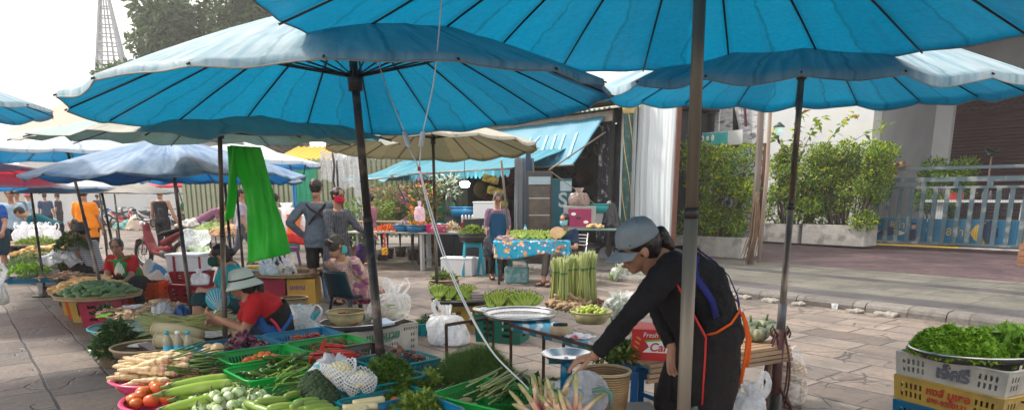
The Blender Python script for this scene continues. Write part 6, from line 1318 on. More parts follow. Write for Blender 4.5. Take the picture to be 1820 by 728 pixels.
J,k=stand_J((-7.55,12.0,0),R(178),1.5,.1,hipz=.4,legs=(((.12,.38,.42),(.12,.30,.07)),((-.12,.38,.42),(-.12,.30,.07))))
person('woman with her bare face just left of the striped woman',J,cloth('salmon',(.4,.16,.12)),BLK2,sleeve=.7,leg=1.9,vox=.012,hairstyle='bun',k=k,hair=HAIRG)
GRYS=cloth('slate',(.115,.15,.19),(.085,.115,.15));M_sho=cloth('short_charcoal',(.03,.028,.03),(.02,.018,.02));q=G(573,536)
J,k=stand_J((q.x,q.y,0),R(8),1.72,.03,((.26,.12,-.25),(.2,.28,-.36)),((-.36,-.12,-.22),(-.19,.02,-.42)),look=(.25,1,-.15),legs=(((.13,.02,.46),(.16,-.03,.08)),((-.1,.03,.46),(-.12,.02,.08))))
t,I=person('man in a slate long-sleeved shirt and dark shorts, seen from behind',J,GRYS,M_sho,sleeve=1.9,leg=.95,vox=.009,hairstyle='short',k=k,shoes=plain('sandal_red',(.45,.02,.03),.5),tw=1.12,wr=.02,tuck=0,toplen=.05)
hp,ch,sd,ax=I['hip'],I['chest'],I['sd'],I['ax'];bk=Vector((math.sin(R(8)),-math.cos(R(8)),0));M_strap=cloth('strap_plum',(.05,.025,.035))
for a0,a1 in((-1.0,1.1),(1.0,-1.1)):ribbon([on_torso(1.15-q_/8*.75,(a0+(a1-a0)*q_/8)*.8,.04)for q_ in range(9)],.03,M_strap,'back_strap',axis_pt)
q=G(606,530);CHK=checkmat('coat_check',(.022,.025,.036),(.085,.095,.12),34)
J,k=stand_J((q.x+.1,9.9,0),R(-128),1.6,.08,((.22,.1,-.26),(.24,.28,-.40)),((-.25,.16,-.22),(-.30,.40,-.30)),look=(-.05,1,-.2))
t,I=person('woman in a pink-red mask and long dark checked coat',J,CHK,BLK2,sleeve=1.9,leg=1.7,mask=cloth('pink_mask',(.65,.015,.07)),vox=.009,hairstyle='bun',k=k,hair=HAIR,wr=.02,shoes=BLK)
hp=I['hip'];sd=I['sd']
m=MB();m.loft([hp+Vector((0,0,z))for z in(.22,.08,-.1,-.3,-.48)],[(.165,.125),(.185,.145),(.2,.165),(.215,.18),(.225,.185)],sd,24);melt(m,'coat_skirt',CHK,t,.011,3,.035,.09)
m=MB();m.ell((0,0,0),(.07,.10,.16),12,8);m.tube([(0,.05,.1),(0,.03,.26),(0,-.03,.26),(0,-.05,.1)],.008,5);o=melt(m,'cloth_bag',cloth('bag_purple',(.05,.025,.09)),None,.01,3,.03,.06);o.location=at(641,452,9.55);tag(o,'purple cloth bag hanging beside the long checked coat','bag')
def dyemat():
 m=bpy.data.materials.new('tie_dye');m.use_nodes=True;N=m.node_tree.nodes;L=m.node_tree.links;tc=N.new('ShaderNodeTexCoord');nz=N.new('ShaderNodeTexNoise');nz.inputs['Scale'].default_value=7;nz.inputs['Detail'].default_value=3;nz.inputs['Distortion'].default_value=.8;L.new(tc.outputs['Object'],nz.inputs[0])
 rp=N.new('ShaderNodeValToRGB');e=rp.color_ramp.elements;e[0].position=.3;e[0].color=(.14,.05,.16,1);e[1].position=.7;e[1].color=(.55,.42,.14,1)
 for p,c in((.4,(.36,.12,.2,1)),(.46,(.52,.44,.3,1)),(.52,(.26,.14,.26,1)),(.58,(.55,.4,.16,1)),(.64,(.42,.16,.18,1))):q=e.new(p);q.color=c
 L.new(nz.outputs[0],rp.inputs[0]);L.new(rp.outputs[0],N['Principled BSDF'].inputs[0]);N['Principled BSDF'].inputs['Roughness'].default_value=.9;return m
DYE=dyemat()
J=dict(hip=at(634,522,8.0),chest=at(610,470,7.9),head=at(600,436,7.85),look=(.75,.62,-.15),side=(.68,-.72,0),fwd=(.72,.68,0),toe=(.7,.7,0),R=[at(630,465,7.75),at(652,500,7.8),at(680,520,8.0)],L=[at(592,468,8.05),at(610,500,8.3),at(650,515,8.3)],legR=[at(676,522,8.15),Vector((-1.52,8.2,.08))],legL=[at(662,520,8.35),Vector((-1.62,8.5,.08))],bend=(-.02,-.02,0))
t,I=person('woman in a tie-dye shawl sitting in a dark teal chair, back turned',J,DYE,mat('print_skirt',(.5,.05,.12),(.06,.03,.08),rough=.9,scale=22,contrast=.06),sleeve=1.9,leg=1.6,vox=.009,hairstyle='bun',hair=HAIRG,fat=1.1,wr=.03,mask=cloth('teal_mask',(.1,.4,.42)))
m=MB();m.M=I['M'];m.tube([(.03,-.13,.05),(.06,-.125,.04),(.085,-.10,.035)],.006,6);m.build('hair_clip',plain('clip',(.6,.5,.35),.4),t)
hp,ch,sd,ax=I['hip'],I['chest'],I['sd'],I['ax'];bk=Vector((-.72,-.68,0)).normalized()
m=MB();m.grid(lambda a,b_:on_torso(1.12-b_*1.2,-2.0+a*4.0,.05+.06*b_+.02*math.sin(a*21)),30,16);m.build('shawl',DYE,t,thick=.005)
q=Vector((-.28,12.9,0));M_ap=cloth('apron_shop',(.01,.07,.16));PCH=checkmat('plum_check',(.07,.04,.08),(.15,.09,.15),26)
J,k=stand_J(tuple(q),R(188),1.56,.12,((.22,.06,-.27),(.2,.2,-.5)),((-.22,.06,-.27),(-.16,.28,-.42)),look=(0,1,-.75))
t,I=person('woman in glasses, plum checked shirt and blue apron by the banana table',J,PCH,BLK2,sleeve=1.2,leg=1.9,vox=.011,hairstyle='bun',k=k,hair=HAIRG,shoes=BLK,wr=.02)
hp,ch,sd,ax=I['hip'],I['chest'],I['sd'],I['ax'];bk=Vector((-math.sin(R(8)),math.cos(R(8)),0))
m=MB();m.grid(lambda a,b_:on_torso(1.0-b_*.9,PI+(a-.5)*(1.2+1.3*min(1,b_*2)),.034)+Vector((0,-.03,-max(0,b_-.6)*1.0)),14,18);m.build('apron',M_ap,t,thick=.004)
m=MB();m.M=I['M']
for x in(-1,1):m.tube([(x*.031+.019*math.cos(a),.098,.006+.015*math.sin(a))for a in[2*PI*i/10 for i in range(11)]],.0022,4)
m.tube([(-.012,.1,.008),(.012,.1,.008)],.002,4);m.build('glasses',M_darkmetal,t)
m=MB();m.ell((0,0,0),(.08,.06,.22),12,8);m.tube([(0,0,.18),(.02,0,.32)],.02,6);o=melt(m,'plastic_bag',bagmat('black_bag',(.06,.065,.08),.75),None,.01,2,.05,.06);o.location=at(866,440,12.5);tag(o,'limp dark plastic bag hanging from the hand of the woman in the blue apron','bag')
NAVY=cloth('navy',(.015,.03,.07),(.01,.02,.05))
J=dict(hip=at(1012,456,12.3),chest=at(1006,418,12.35),head=at(1003,391,12.3),look=(-.55,-.8,-.15),side=(-.8,.55,0),fwd=(-.6,-.8,0),toe=(-.7,-.7,0),R=[at(993,410,12.35),at(986,436,12.2),at(988,424,12.0)],L=[at(1022,412,12.3),at(1024,440,12.1),at(1002,438,11.95)],curl=.8,legR=[at(972,452,12.0),Vector((.55,11.9,.08))],legL=[at(985,455,11.9),Vector((.7,11.8,.08))])
t,I=person('woman in navy with a pale blue mask, sitting behind the green bananas',J,NAVY,cloth('taupe',(.10,.085,.075)),mask=cloth('blue_mask',(.25,.5,.58)),sleeve=.75,leg=1.8,vox=.011,hairstyle='bob',k=.98,shoes=BLK)
m=MB();m.smooth=False;m.lathe([(.001,0),(.13,0),(.13,.006),(.001,.006)],20,sq=(1,.8));m.tube([(0,-.1,.003),(0,-.19,.003)],.01,5);o=solo(m,'palm_fan',mat('fan_straw',(.45,.3,.16),rough=.8,scale=20),'straw hand fan held by the seated woman in navy','fan',at(990,413,11.9),(R(70),0,R(-20)))
def far(label,x,y,rz,h,top,bottom,vox=.014,sit=None,**kw):
 jk={a:kw.pop(a)for a in('armR','armL','look','legs','hipz','lean')if a in kw};J,k=stand_J((x,y,0),rz,h,**jk)
 if sit:pass
 return person(label,J,top,bottom,vox=vox,k=k,**kw)
SQ=(((.12,.36,.42),(.12,.28,.07)),((-.12,.36,.42),(-.12,.28,.07)))
q=G(14,500);blueT=cloth('blue_tee',(.02,.08,.33))
t,I=far('stout person in a blue top and dark shorts at the left edge',q.x-.12,q.y,R(200),1.64,blueT,cloth('teal_shorts',(.01,.04,.07)),.011,hairstyle='short',sleeve=.7,leg=.95,fat=1.25,hair=HAIRG,shoes=BLK,armR=((.25,.05,-.26),(.27,.2,-.46)),armL=((-.22,.1,-.27),(-.22,.28,-.4)))
far('person in a pale blue shirt behind the one in the blue top',at(22,360,15.5).x,15.5,R(200),1.66,cloth('pale_blue',(.3,.45,.6)),BLK2,hairstyle='short',sleeve=.7,leg=1.9,lean=.15)
far('man in a dark teal tee bending over bags at the left',at(98,400,15).x,15.0,R(105),1.68,cloth('dteal',(.0,.08,.11)),cloth('jeans_dark',(.03,.04,.07)),.012,hairstyle='short',sleeve=.7,leg=1.9,lean=1.15,armR=((.2,.12,-.25),(.16,.22,-.46)),armL=((-.2,.12,-.25),(-.16,.22,-.46)),look=(0,1,-.8))
far('person in a loose bright orange shirt seen from behind',at(152,380,15).x,15.0,R(10),1.68,cloth('orange',(.72,.22,.01),(.6,.17,.01)),BLK2,.012,hairstyle='short',sleeve=.8,leg=1.9,toplen=.16,fat=1.2)
far('man in a black vest walking away past the red motorbike',at(287,380,18).x,18.0,R(-5),1.72,cloth('vest_black',(.02,.022,.032)),cloth('trouser_black',(.02,.02,.025)),.012,hairstyle='short',sleeve=0,leg=1.9,tw=1.15,shoes=BLK,armR=((.3,.0,-.26),(.38,.04,-.5)),armL=((-.24,.0,-.27),(-.27,.12,-.5)))
far('person in a mauve shirt and pale jeans bending over',at(366,400,21).x,21.0,R(-80),1.66,cloth('mauve',(.22,.09,.16)),cloth('jeans_pale',(.34,.45,.55)),.013,hairstyle='short',sleeve=.8,leg=1.95,lean=1.0,toplen=.1,armR=((.2,.1,-.28),(.16,.15,-.5)),armL=((-.2,.1,-.28),(-.16,.15,-.5)))
far('child in a lime green tee at the stall behind the poles',at(399,380,22).x,22.0,R(170),1.3,cloth('lime',(.3,.42,.08)),BLK2,.014,hairstyle='short',sleeve=.7,leg=1.9)
far('person in a dark green top under the far red umbrella',at(335,380,26).x,26.0,R(30),1.6,cloth('dgreen',(.03,.12,.05)),BLK2,.016,hairstyle='short',sleeve=.8,leg=1.9,lean=.3)
far('person in grey trousers striding behind the green plastic sheet',at(430,400,15.5).x,15.5,R(-70),1.66,cloth('lilac',(.35,.33,.42)),cloth('greytr',(.09,.10,.13)),.012,hairstyle='short',sleeve=.8,leg=1.95,legs=(((.1,.18,.48),(.1,.1,.1)),((-.1,-.12,.44),(-.1,-.38,.14))),shoes=BLK)
far('woman in a pink flowered top behind the red-clothed table',at(489,375,14.5).x,14.5,R(120),1.56,mat('flower_top',(.5,.2,.25),(.4,.36,.38),rough=.9,scale=26,contrast=.08),BLK2,.012,hairstyle='short',sleeve=.8,leg=1.9)
far('person in a dusty pink top seated behind the flower table',at(658,380,15.6).x,15.6,R(70),1.56,cloth('dusty_pink',(.34,.12,.18)),BLK2,.012,hairstyle='bun',sleeve=.7,leg=1.9)
for i,(u,Y,lab,c,rz)in enumerate(((34,22,'grey-clad shopper far behind the person in pale blue',(.13,.17,.2),200),(55,24,'shopper with a pink cap in a light blue top, far left',(.25,.38,.5),150),(83,27,'shopper in dark blue near the far wall',(.03,.06,.13),30),(106,30,'distant figure in black near the cream wall',(.03,.03,.05),100),(176,37,'rider in navy sitting on the blue scooter far away',(.02,.03,.08),60))):
 t,I=far(lab,at(u,380,Y).x,Y,R(rz),1.66,cloth('far%d'%i,c),BLK2,.018,hairstyle='short',sleeve=.8,leg=1.9)
 if i==1:bucket_hat(t,I,cloth('pink_cap',(.55,.12,.2)),None,brim=.11)
far('child in crimson squatting among the far left stalls',at(40,385,17).x,17.0,R(90),1.5,cloth('crimson',(.3,.01,.05)),BLK2,.014,hairstyle='short',sleeve=.8,leg=1.9,lean=.4,hipz=.36,legs=SQ)
def weavemat(key,a,b_,s=26):
 m=bpy.data.materials.new(key);m.use_nodes=True;N=m.node_tree.nodes;L=m.node_tree.links;B=N['Principled BSDF'];tc=N.new('ShaderNodeTexCoord')
 outs=[]
 for d in('X','Z'):
  w=N.new('ShaderNodeTexWave');w.wave_type='RINGS' if d=='X' else 'BANDS';w.inputs['Scale'].default_value=s*(.35 if d=='X' else 1);w.inputs['Distortion'].default_value=1.2
  if d=='Z':w.bands_direction='Z'
  else:w.rings_direction='Z'
  L.new(tc.outputs['Object'],w.inputs[0]);outs.append(w.outputs[1])
 mu=N.new('ShaderNodeMath');mu.operation='MULTIPLY';L.new(outs[0],mu.inputs[0]);L.new(outs[1],mu.inputs[1])
 nz=N.new('ShaderNodeTexNoise');nz.inputs['Scale'].default_value=12;L.new(tc.outputs['Object'],nz.inputs[0]);ad=N.new('ShaderNodeMath');ad.operation='MULTIPLY_ADD';ad.inputs[1].default_value=.6;L.new(nz.outputs[0],ad.inputs[0]);L.new(mu.outputs[0],ad.inputs[2])
 rp=N.new('ShaderNodeValToRGB');rp.color_ramp.elements[0].position=.2;rp.color_ramp.elements[0].color=(*b_,1);rp.color_ramp.elements[1].position=.8;rp.color_ramp.elements[1].color=(*a,1);L.new(ad.outputs[0],rp.inputs[0]);L.new(rp.outputs[0],B.inputs[0])
 bp=N.new('ShaderNodeBump');bp.inputs['Strength'].default_value=.9;bp.inputs['Distance'].default_value=.01;L.new(mu.outputs[0],bp.inputs['Height']);L.new(bp.outputs[0],B.inputs['Normal']);B.inputs['Roughness'].default_value=.7;return m
M_wick=weavemat('wicker',(.38,.25,.12),(.13,.075,.035));M_wickd=weavemat('wicker_dark',(.22,.15,.09),(.07,.045,.03));M_wickl=weavemat('wicker_light',(.5,.40,.25),(.26,.18,.10))
def woven(label,c,r0,h,mt=None,flare=1.15,rim=.012,sq=1,group=None,rz=0,cat='basket',name='woven_basket'):return basin(label,c,r0,h,mt or M_wick,name,rim,flare,cat,group,sq,rz,M_wickl if mt is not M_wickl else M_wick)
M_blk=plain('black_plastic',(.018,.018,.02),.35);M_steel=mat('stainless',(.55,.56,.57),(.42,.43,.45),rough=.22,scale=7,metal=.95);M_basb=plast('basin_blue',(.0,.13,.30),tl=.1);M_bast=plast('basin_teal',(.0,.28,.30),tl=.1);M_cream=plast('basin_cream',(.55,.48,.25),tl=.3)
M_stoolb=plast('stool_blue',(.0,.10,.30),tl=.05);M_stoolt=plast('stool_turquoise',(.0,.30,.42),tl=.05);M_styro=mat('styrofoam',(.68,.70,.73),(.6,.62,.65),rough=.8,scale=30);M_paper=mat('newspaper',(.55,.57,.57),(.32,.36,.37),rough=.8,scale=26,contrast=.1)
def stool(label,c,rz,mt,h=.45,w=.28,group=None):
 t=thing('plastic_stool',label,'stool',c,rz,group);m=MB();m.box((0,0,h-.02),(w,w,.04));m.build('seat',mt,t,bevel=.012)
 for x in(-1,1):
  for y in(-1,1):m=MB();a=Vector((x*(w/2-.02),y*(w/2-.02),h-.04));b_=Vector((x*(w/2+.035),y*(w/2+.035),0));m.bar(a,b_,.045,.035);m.build('leg',mt,t)
 for x in(-1,1):
  m=MB();m.bar((x*(w/2+.005),-w/2,h*.38),(x*(w/2+.005),w/2,h*.38),.015,.03);m.build('stretcher',mt,t)
 m=MB()
 for s_ in(-1,1):m.box((0,s_*(w/2-.004),h-.065),(w-.05,.012,.06));m.box((s_*(w/2-.004),0,h-.065),(.012,w-.05,.06))
 m.build('apron',mt,t);return t
def table(label,c,rz,L_,W_,h,top_m,leg_m,th=.03,legw=.035,group=None,name='stall_table',brace=True):
 t=thing(name,label,'table',c,rz,group);m=MB();m.box((0,0,h-th/2),(L_,W_,th));m.build('tabletop',top_m,t,bevel=.004)
 for x in(-1,1):
  for y in(-1,1):m=MB();p=(x*(L_/2-.05),y*(W_/2-.05));m.bar((*p,0),(*p,h-th),legw);m.build('leg',leg_m,t)
  if brace:m=MB();m.bar((x*(L_/2-.05),-W_/2+.07,h*.25),(x*(L_/2-.05),W_/2-.07,h*.25),legw*.8);m.build('brace',leg_m,t)
 return t
def gz(u,v,z=0):q=G(u,v,z);return Vector((q.x,q.y,z))
def upright(label,name,cat,c,rz,parts,group=None):
 t=thing(name,label,cat,c,rz,group)
 for nm,mt,fn in parts:m=MB();fn(m);m.build(nm,mt,t)
 return t
def bucket(label,c,r0,h,mt,band=None,group=None):
 t=thing('bucket',label,'bucket',c,0,group);m=MB();m.lathe([(.001,0),(r0*.84,0),(r0,h),(r0*1.05,h),(r0*1.05,h-.03),(r0*1.0,h-.03)],26);m.build('body',mt,t)
 if band:m=MB();m.lathe([(r0*.885,h*.2),(r0*.963,h*.72),(r0*.968,h*.72),(r0*.89,h*.2)],26);m.build('printed_band',band,t)
 return t
cA_,cB_=G(622,592,.36),G(740,572,.36);wd=(cB_-cA_).normalized();wrz=math.atan2(wd.y,wd.x);wn_=Vector((-wd.y,wd.x,0));WL=(cB_-cA_).length+.12
wc=cA_-wd*.1+wd*WL/2+wn_*.21
wt=crate('tall white slotted crate with green Thai lettering, behind the dark pole',(wc.x,wc.y,0),wrz,WL,.42,.36,P_white,'grp',.012,cell=.014,name='market_crate')
M_gtxt=plain('print_green',(.02,.2,.12),.5)
text_mesh('แม่-หมวย',.10,M_gtxt,face_M((.02,-.216,.285),(1,0,0),(0,0,1)),wt,.001,bold=.002);text_mesh('081-6474775',.035,M_gtxt,face_M((.02,-.215,.235),(1,0,0),(0,0,1)),wt,.001)
basin('wide dark metal tray lying on the tall white crate',(wc.x-.03,wc.y,.364),.42,.05,M_darkmetal,rim=.01,flare=1.1,mt2=M_steel,sq=.72,rz=wrz)
cc_=Vector((wc.x,wc.y,.375))-wd*.22;basin('cream plastic colander of dried red chillies on the dark tray',cc_,.17,.14,M_cream,'colander',.01,1.5,'colander');sticks('dried_red_chillies',170,(cc_.x,cc_.y),.12,.12,0,.455,.05,.05,.005,[V['chr'],mat('dry_chilli',(.2,.03,.02),rough=.5)],31,shape='round');o=bed((cc_.x,cc_.y),.13,.13,0,.42,.06,mat('dry_chilli2',(.22,.03,.02),(.1,.015,.012),rough=.6,scale=60,contrast=.1),'','chilli_layer')
bc=Vector((wc.x,wc.y,.38))+wd*.2;bag('clear bag of pale stalks leaning on the dark tray',bc,.15,.34,BAG,.25,5,2,(.35,.1),sq=(1.3,.9));sticks('bagged_stalks',80,(bc.x+.02,bc.y),.13,.08,wrz,.39,.15,.22,.008,[plain('pale_stalk',(.55,.40,.25),.5),V['cuc'],V['dai']],32,aim=.5,spread=.6)
m=MB();m.box((0,0,0),(.16,.13,.02));solo(m,'folded_cloth',plain('pale_blue_paper',(.5,.62,.75),.8),'folded pale blue paper on the near edge of the dark tray','paper',Vector((wc.x,wc.y,.425))-wd*.02-wn_*.27,(R(12),0,wrz))
bw_=gz(760,668);basin('black bowl holding a crumpled clear bag, on the ground behind the green tray',(bw_.x,bw_.y,0),.17,.10,M_blk,'bowl',.008,1.7,'bowl',mt2=M_steel);cloth_heap('crumpled_bag',(bw_.x,bw_.y),.11,.1,.06,.08,BAG,'crumpled clear bag sitting in the black bowl','bag',0,9,.03)
q=gz(742,655);upright('flat grey board on the ground beside the white crate','floor_board','board',q,wrz,[('board',mat('grey_board',(.3,.28,.28),rough=.7),lambda m:m.box((0,0,.03),(.4,.3,.02))),('edge',P_crim,lambda m:m.box((0,-.16,.02),(.4,.02,.035)))])
q=gz(798,612);bag('big clear bag full of white plastic, knotted at the top, on the ground',q,.20,.42,bagmat('fog_bag',(.8,.82,.86),.5),.22,8,1,(-.08,0),sq=(1.05,.8),crumple=.1);cloth_heap('white_filling',(q.x,q.y+.01),.16,.13,.02,.2,mat('white_fill',(.6,.64,.72),(.3,.34,.42),rough=.4,scale=16),'bundle of white plastic inside the knotted clear bag','plastic',0,4,.03)
q=gz(755,596);crate('small teal crate half hidden behind the knotted clear bag',(q.x,q.y+.1,0),ROW+PI/2,.3,.25,.14,P_teal,'hole');greens('dark_greens','',(q.x,q.y+.1),.13,.1,0,.06,.14,380,.05,.02,LG['dark'],33)
def mk_hand():
 b=MB();r=random.Random(4);b.mi=0
 for i in range(11):
  a=-.9+i*.18;base=Vector((0,0,.01));d=Vector((math.sin(a),.35+.15*(i%2),.75)).normalized();pts=[base+d*.02,base+d*.05+Vector((0,.02,0)),base+d*.09+Vector((0,.03,.005)),base+d*.125+Vector((0,.02,.015)),base+d*.15+Vector((0,.01,.02))];b.mi=0;b.tube(pts,[.008,.014,.016,.013,.006],7);b.mi=1;b.tube([pts[-1],pts[-1]+Vector((0,0,.012))],[.005,.003],5)
 b.mi=0;b.ell((0,0,.01),(.035,.02,.015),8,6);o=b.build('banana_hand',[V['ban'],V['tip']]);return tag(o,'x','bananas')
Pb=Proto(mk_hand)
def bananas(c,rz,n,dx,label,group,z,rows=2,s=1.1,seed=1):
 r=random.Random(seed)
 for j in range(rows):
  for i in range(n):
   x=(i-(n-1)/2)*dx+r.uniform(-.01,.01);y=(j-.5)*.1;Pb.put((c[0]+x*math.cos(rz)-y*math.sin(rz),c[1]+x*math.sin(rz)+y*math.cos(rz),z+r.uniform(0,.02)),(r.uniform(-.5,.1),0,rz+r.uniform(-.3,.3)),label,group,s*r.uniform(.9,1.1))
oc=G(820,590,0);oz=math.atan2(.25,.97)
crate('ochre crate under the black tray of green bananas',(oc.x,oc.y+.22,0),oz,.52,.36,.30,P_ochre,'h',.015,cell=.02,name='market_crate')
tb_=Vector((oc.x-.02,oc.y+.2,.31));basin('black round tray of green bananas on the ochre crate',tb_,.33,.045,M_blk,rim=.01,flare=1.12,sq=.85,mt2=M_blk);bananas(tb_+Vector((-.08,0,0)),.1,4,.115,'green banana hand on the black round tray','bananas on the black tray',.33,2,1.15)
for i in range(7):m=MB();m.box((0,0,0),(.2-.008*i,.16,.012));solo(m,'sheet_bundle',plain('grey_sheet%d'%(i%2),((.42,.38,.38),(.22,.19,.19))[i%2],.8),'thin grey bundle in the stack beside the black tray bananas','bundle',tb_+Vector((.20,.03,.02+i*.0145)),rnd(-.25,.25)+.3,'stacked grey bundles')
m=MB();m.box((0,0,0),(.1,.08,.02));solo(m,'small_parcel',plain('parcel',(.5,.4,.35),.8),'small pale parcel on top of the grey stack','parcel',tb_+Vector((.18,.03,.135)),.3)
gc2=G(893,612,0);gzr=-.32
crate('dark green crate under the woven tray of green bananas',(gc2.x,gc2.y+.24,0),gzr,.52,.36,.30,P_dgreen,'h',.015,cell=.02,name='market_crate')
tw_=Vector((gc2.x-.0,gc2.y+.26,.305));woven('shallow woven tray on the dark green crate',tw_,.31,.035,M_wick,1.08,sq=.8);bananas(tw_+Vector((.07,.0,0)),-.2,5,.1,'green banana hand on the woven tray','bananas on the woven tray',.33,2,1.15,4);cloth_heap('pale_wrap',(tw_.x-.2,tw_.y-.08),.1,.08,.34,.02,BAGP,'pale aqua plastic wrap at the left of the woven banana tray','wrap',0,6,.01)
q=gz(790,520);greens('leafy_roots','',(q.x,q.y),.2,.14,0,.2,.14,300,.09,.03,LG['dark']+LG['pale'],34);sticks('brown_roots',26,(q.x,q.y),.18,.1,0,.2,.1,.16,.012,V['ging'],35,spread=1.2);woven('low woven basket of roots beside the khaki umbrella pole',(q.x,q.y,0),.24,.22,M_wickd,1.1)
TZ=.555
c1,c2,c3_=G(793,577,TZ),G(1072,612,TZ),G(870,545,TZ)
A1=G(870,561,TZ);rt=G(1000,608,TZ);far_=G(1095,540,TZ)
M_rust=mat('rusty_tube',(.10,.05,.03),(.045,.025,.018),rough=.75,scale=14,detail=8,bump=.3)
fr=thing('frame_table','rusty tube frame table with a blue striped plastic cloth','table',(A1.x,A1.y,0))
nl,nr_=Vector((.02,5.32,TZ)),Vector((.66,4.42,TZ));fl,frr=Vector((.1,6.35,TZ)),Vector((1.1,5.55,TZ))
nl=G(908,577,TZ);nr_=G(1062,618,TZ);fl=G(880,551,TZ);fl=fl+(fl-nl)*.15;frr=fl+(nr_-nl)*1.0
o_=Vector((A1.x,A1.y,0))
def fb(a,b_,w=.022,nm='rail'):m=MB();m.bar(Vector(a)-o_,Vector(b_)-o_,w);return m.build(nm,M_rust,fr)
fb(nl,nr_);fb(nl,fl);fb(fl,frr);fb(nr_,frr)
for p in(nl,nr_,nl.lerp(nr_,.42),fl,frr):fb(p-Vector((0,0,.011)),Vector((p.x,p.y,0)),.022,'leg')
lz=Vector((0,0,-.36));fb(nl+lz,nr_+lz);fb(nl+lz,fl+lz)
aw_=c1;aw2=G(866,563,TZ);fb(aw_,nl+(fl-nl)*.5);fb(aw_,Vector((aw_.x,aw_.y,0)),.022,'leg');fb(aw2,Vector((aw2.x,aw2.y,0)),.02,'leg');fb(aw_+lz,nl+(fl-nl)*.5+lz)
e_=(nr_-nl);wv_=(fl-nl)
M_strc=awning_mat('striped_cloth',(.02,.25,.42),(.42,.52,.58),.055,.022,(.02,.15,.25))
m=MB();m.grid(lambda a,b_:nl-o_+e_*(a*1.06-.02)+wv_*(b_*1.04-.02)+Vector((0,0,.015+.006*noise.noise(Vector((a*9,b_*9,1)))-(.05*max(0,(.03-b_))/.03)-(.03*max(0,a-.97)/.03))),50,40);m.build('striped_cloth',M_strc,fr,thick=.003)
def ont(a,b_,z=0):q=nl+e_*a+wv_*b_;return Vector((q.x,q.y,TZ+.022+z))
tp=G(925,560,TZ+.03);basin('large shallow round metal tray at the left end of the striped table',(tp.x,tp.y,TZ+.022),.29,.035,M_steel,'metal_tray',.009,1.12,mt2=M_steel)
kp=G(998,590,TZ+.03);m=MB();m.lathe([(.001,0),(.078,0),(.08,.05),(.001,.05)],26);solo(m,'chopping_block',mat('block_wood',(.55,.42,.28),(.4,.28,.18),rough=.7,scale=14),'round pale wooden block on the striped table','block',(kp.x,kp.y,TZ+.022))
m=MB();m.tube([(-.05,0,0),(.0,0,.002),(.05,.01,0)],[.011,.013,.012],8);kn=m.build('knife',M_blk);kn.location=(kp.x-.01,kp.y,TZ+.085);tag(kn,'black handled knife lying on the round wooden block','knife');m=MB();m.box((.09,.015,0),(.09,.02,.002));m.build('blade',M_steel,kn)
sp_=G(1030,598,TZ+.02);cloth_heap('snack_bag',(sp_.x,sp_.y),.11,.075,TZ+.02,.02,mat('snack_print',(.72,.72,.75),(.6,.58,.6),rough=.25,scale=5,c3=(.55,.03,.08),s3=9),'white printed plastic packet with red marks on the striped table','packet',-.5,8,.008)
lb=G(1050,572,TZ+.02);basin('cream bowl heaped with limes on the striped table',(lb.x,lb.y,TZ+.022),.155,.085,M_cream,'bowl',.007,1.45,'bowl')
Plm=Proto(lambda:one(proto_round(.0225,V['lime'],.92,n=12),'lime',V['lime'],'lime'));heap([Plm],64,(lb.x,lb.y),.13,.13,0,TZ+.085,.055,'lime in the cream bowl on the striped table','limes','any',41,dmin=.036,shape='round')
Pgi=Proto(lambda:one((lambda m:(m.tube([(-.05,0,0),(-.02,.005,0),(.01,-.005,0),(.05,0,.005)],[.01,.017,.014,.009],8),m.tube([(-.01,0,0),(.0,.03,.005),(.005,.045,.005)],[.013,.011,.007],7),m)[-1])(MB()),'ginger_root',V['ging'],'ginger'))
q=G(1010,553,TZ);heap([Pgi],60,(q.x,q.y+.05),.2,.13,-.6,TZ+.03,.09,'knobbly ginger root heaped before the lemongrass','ginger roots','any',42,scl=(.8,1.4),shape='round')
q=G(1066,548,TZ);heap([Psh],50,(q.x,q.y),.14,.1,-.6,TZ+.03,.05,'small brown root in the heap behind the limes','small brown roots','any',43,scl=(.5,.9))
def lemongrass(c,n,r0,h,label,seed):
 t=thing('lemongrass_bundle',label,'lemongrass',c,0,'lemongrass bundles');r=random.Random(seed);m=MB()
 for i in range(n):
  a=r.uniform(0,6.28);rd=math.sqrt(r.random())*r0;hh=h*r.uniform(.93,1.05);p0=Vector((math.cos(a)*rd*1.25,math.sin(a)*rd*1.25,0));p1=Vector((math.cos(a)*rd*.62,math.sin(a)*rd*.62,h*.72));p2=Vector((math.cos(a+.2)*rd*1.1+r.uniform(-.006,.006),math.sin(a+.2)*rd*1.1,hh));m.tube([p0,p0.lerp(p1,.5),p1,p2],[.0085,.006,.0048,.004],5)
 m.build('stalks',V['lg'],t);m=MB();m.lathe([(r0*.70,h*.70),(r0*.72,h*.715),(r0*.70,h*.73)],16);m.build('tie',plain('tie_green',(.05,.2,.05),.5),t)
for i,(u,v,n,r0,lab)in enumerate(((989,548,34,.045,'leftmost'),(1003,552,30,.042,'second from the left'),(1013,542,30,.042,'third from the left'),(1025,540,30,.042,'fourth from the left, a little back'),(1040,548,44,.055,'tall fifth'),(1054,546,36,.05,'rightmost'))):
 q=G(u,v,TZ+.02);lemongrass((q.x,q.y+.12,TZ+.02),n,r0,.46 if i>=4 else.42,lab+(' standing lemongrass bundle' if i<2 or i==2 or i==5 else ' lemongrass bundle')+' on the striped table',50+i)
q=G(1098,560,TZ);bag('clear bag of leafy greens at the far right of the striped table',(q.x,q.y,TZ-.02),.14,.22,BAG,.5,12,0,(.1,0));greens('bagged_greens','',(q.x,q.y),.12,.1,0,TZ,.15,400,.06,.02,LG['dark']+LG['pale'],36)
sc=at(1007,640,3.32);SC=Vector((sc.x,3.32,.42));st=thing('market_scale','blue market scale with a wide steel pan, reached by the woman in black','scale',SC)
M_scb=plain('scale_blue',(.0,.11,.22),.3);zt=at(1007,628,3.32).z-.42
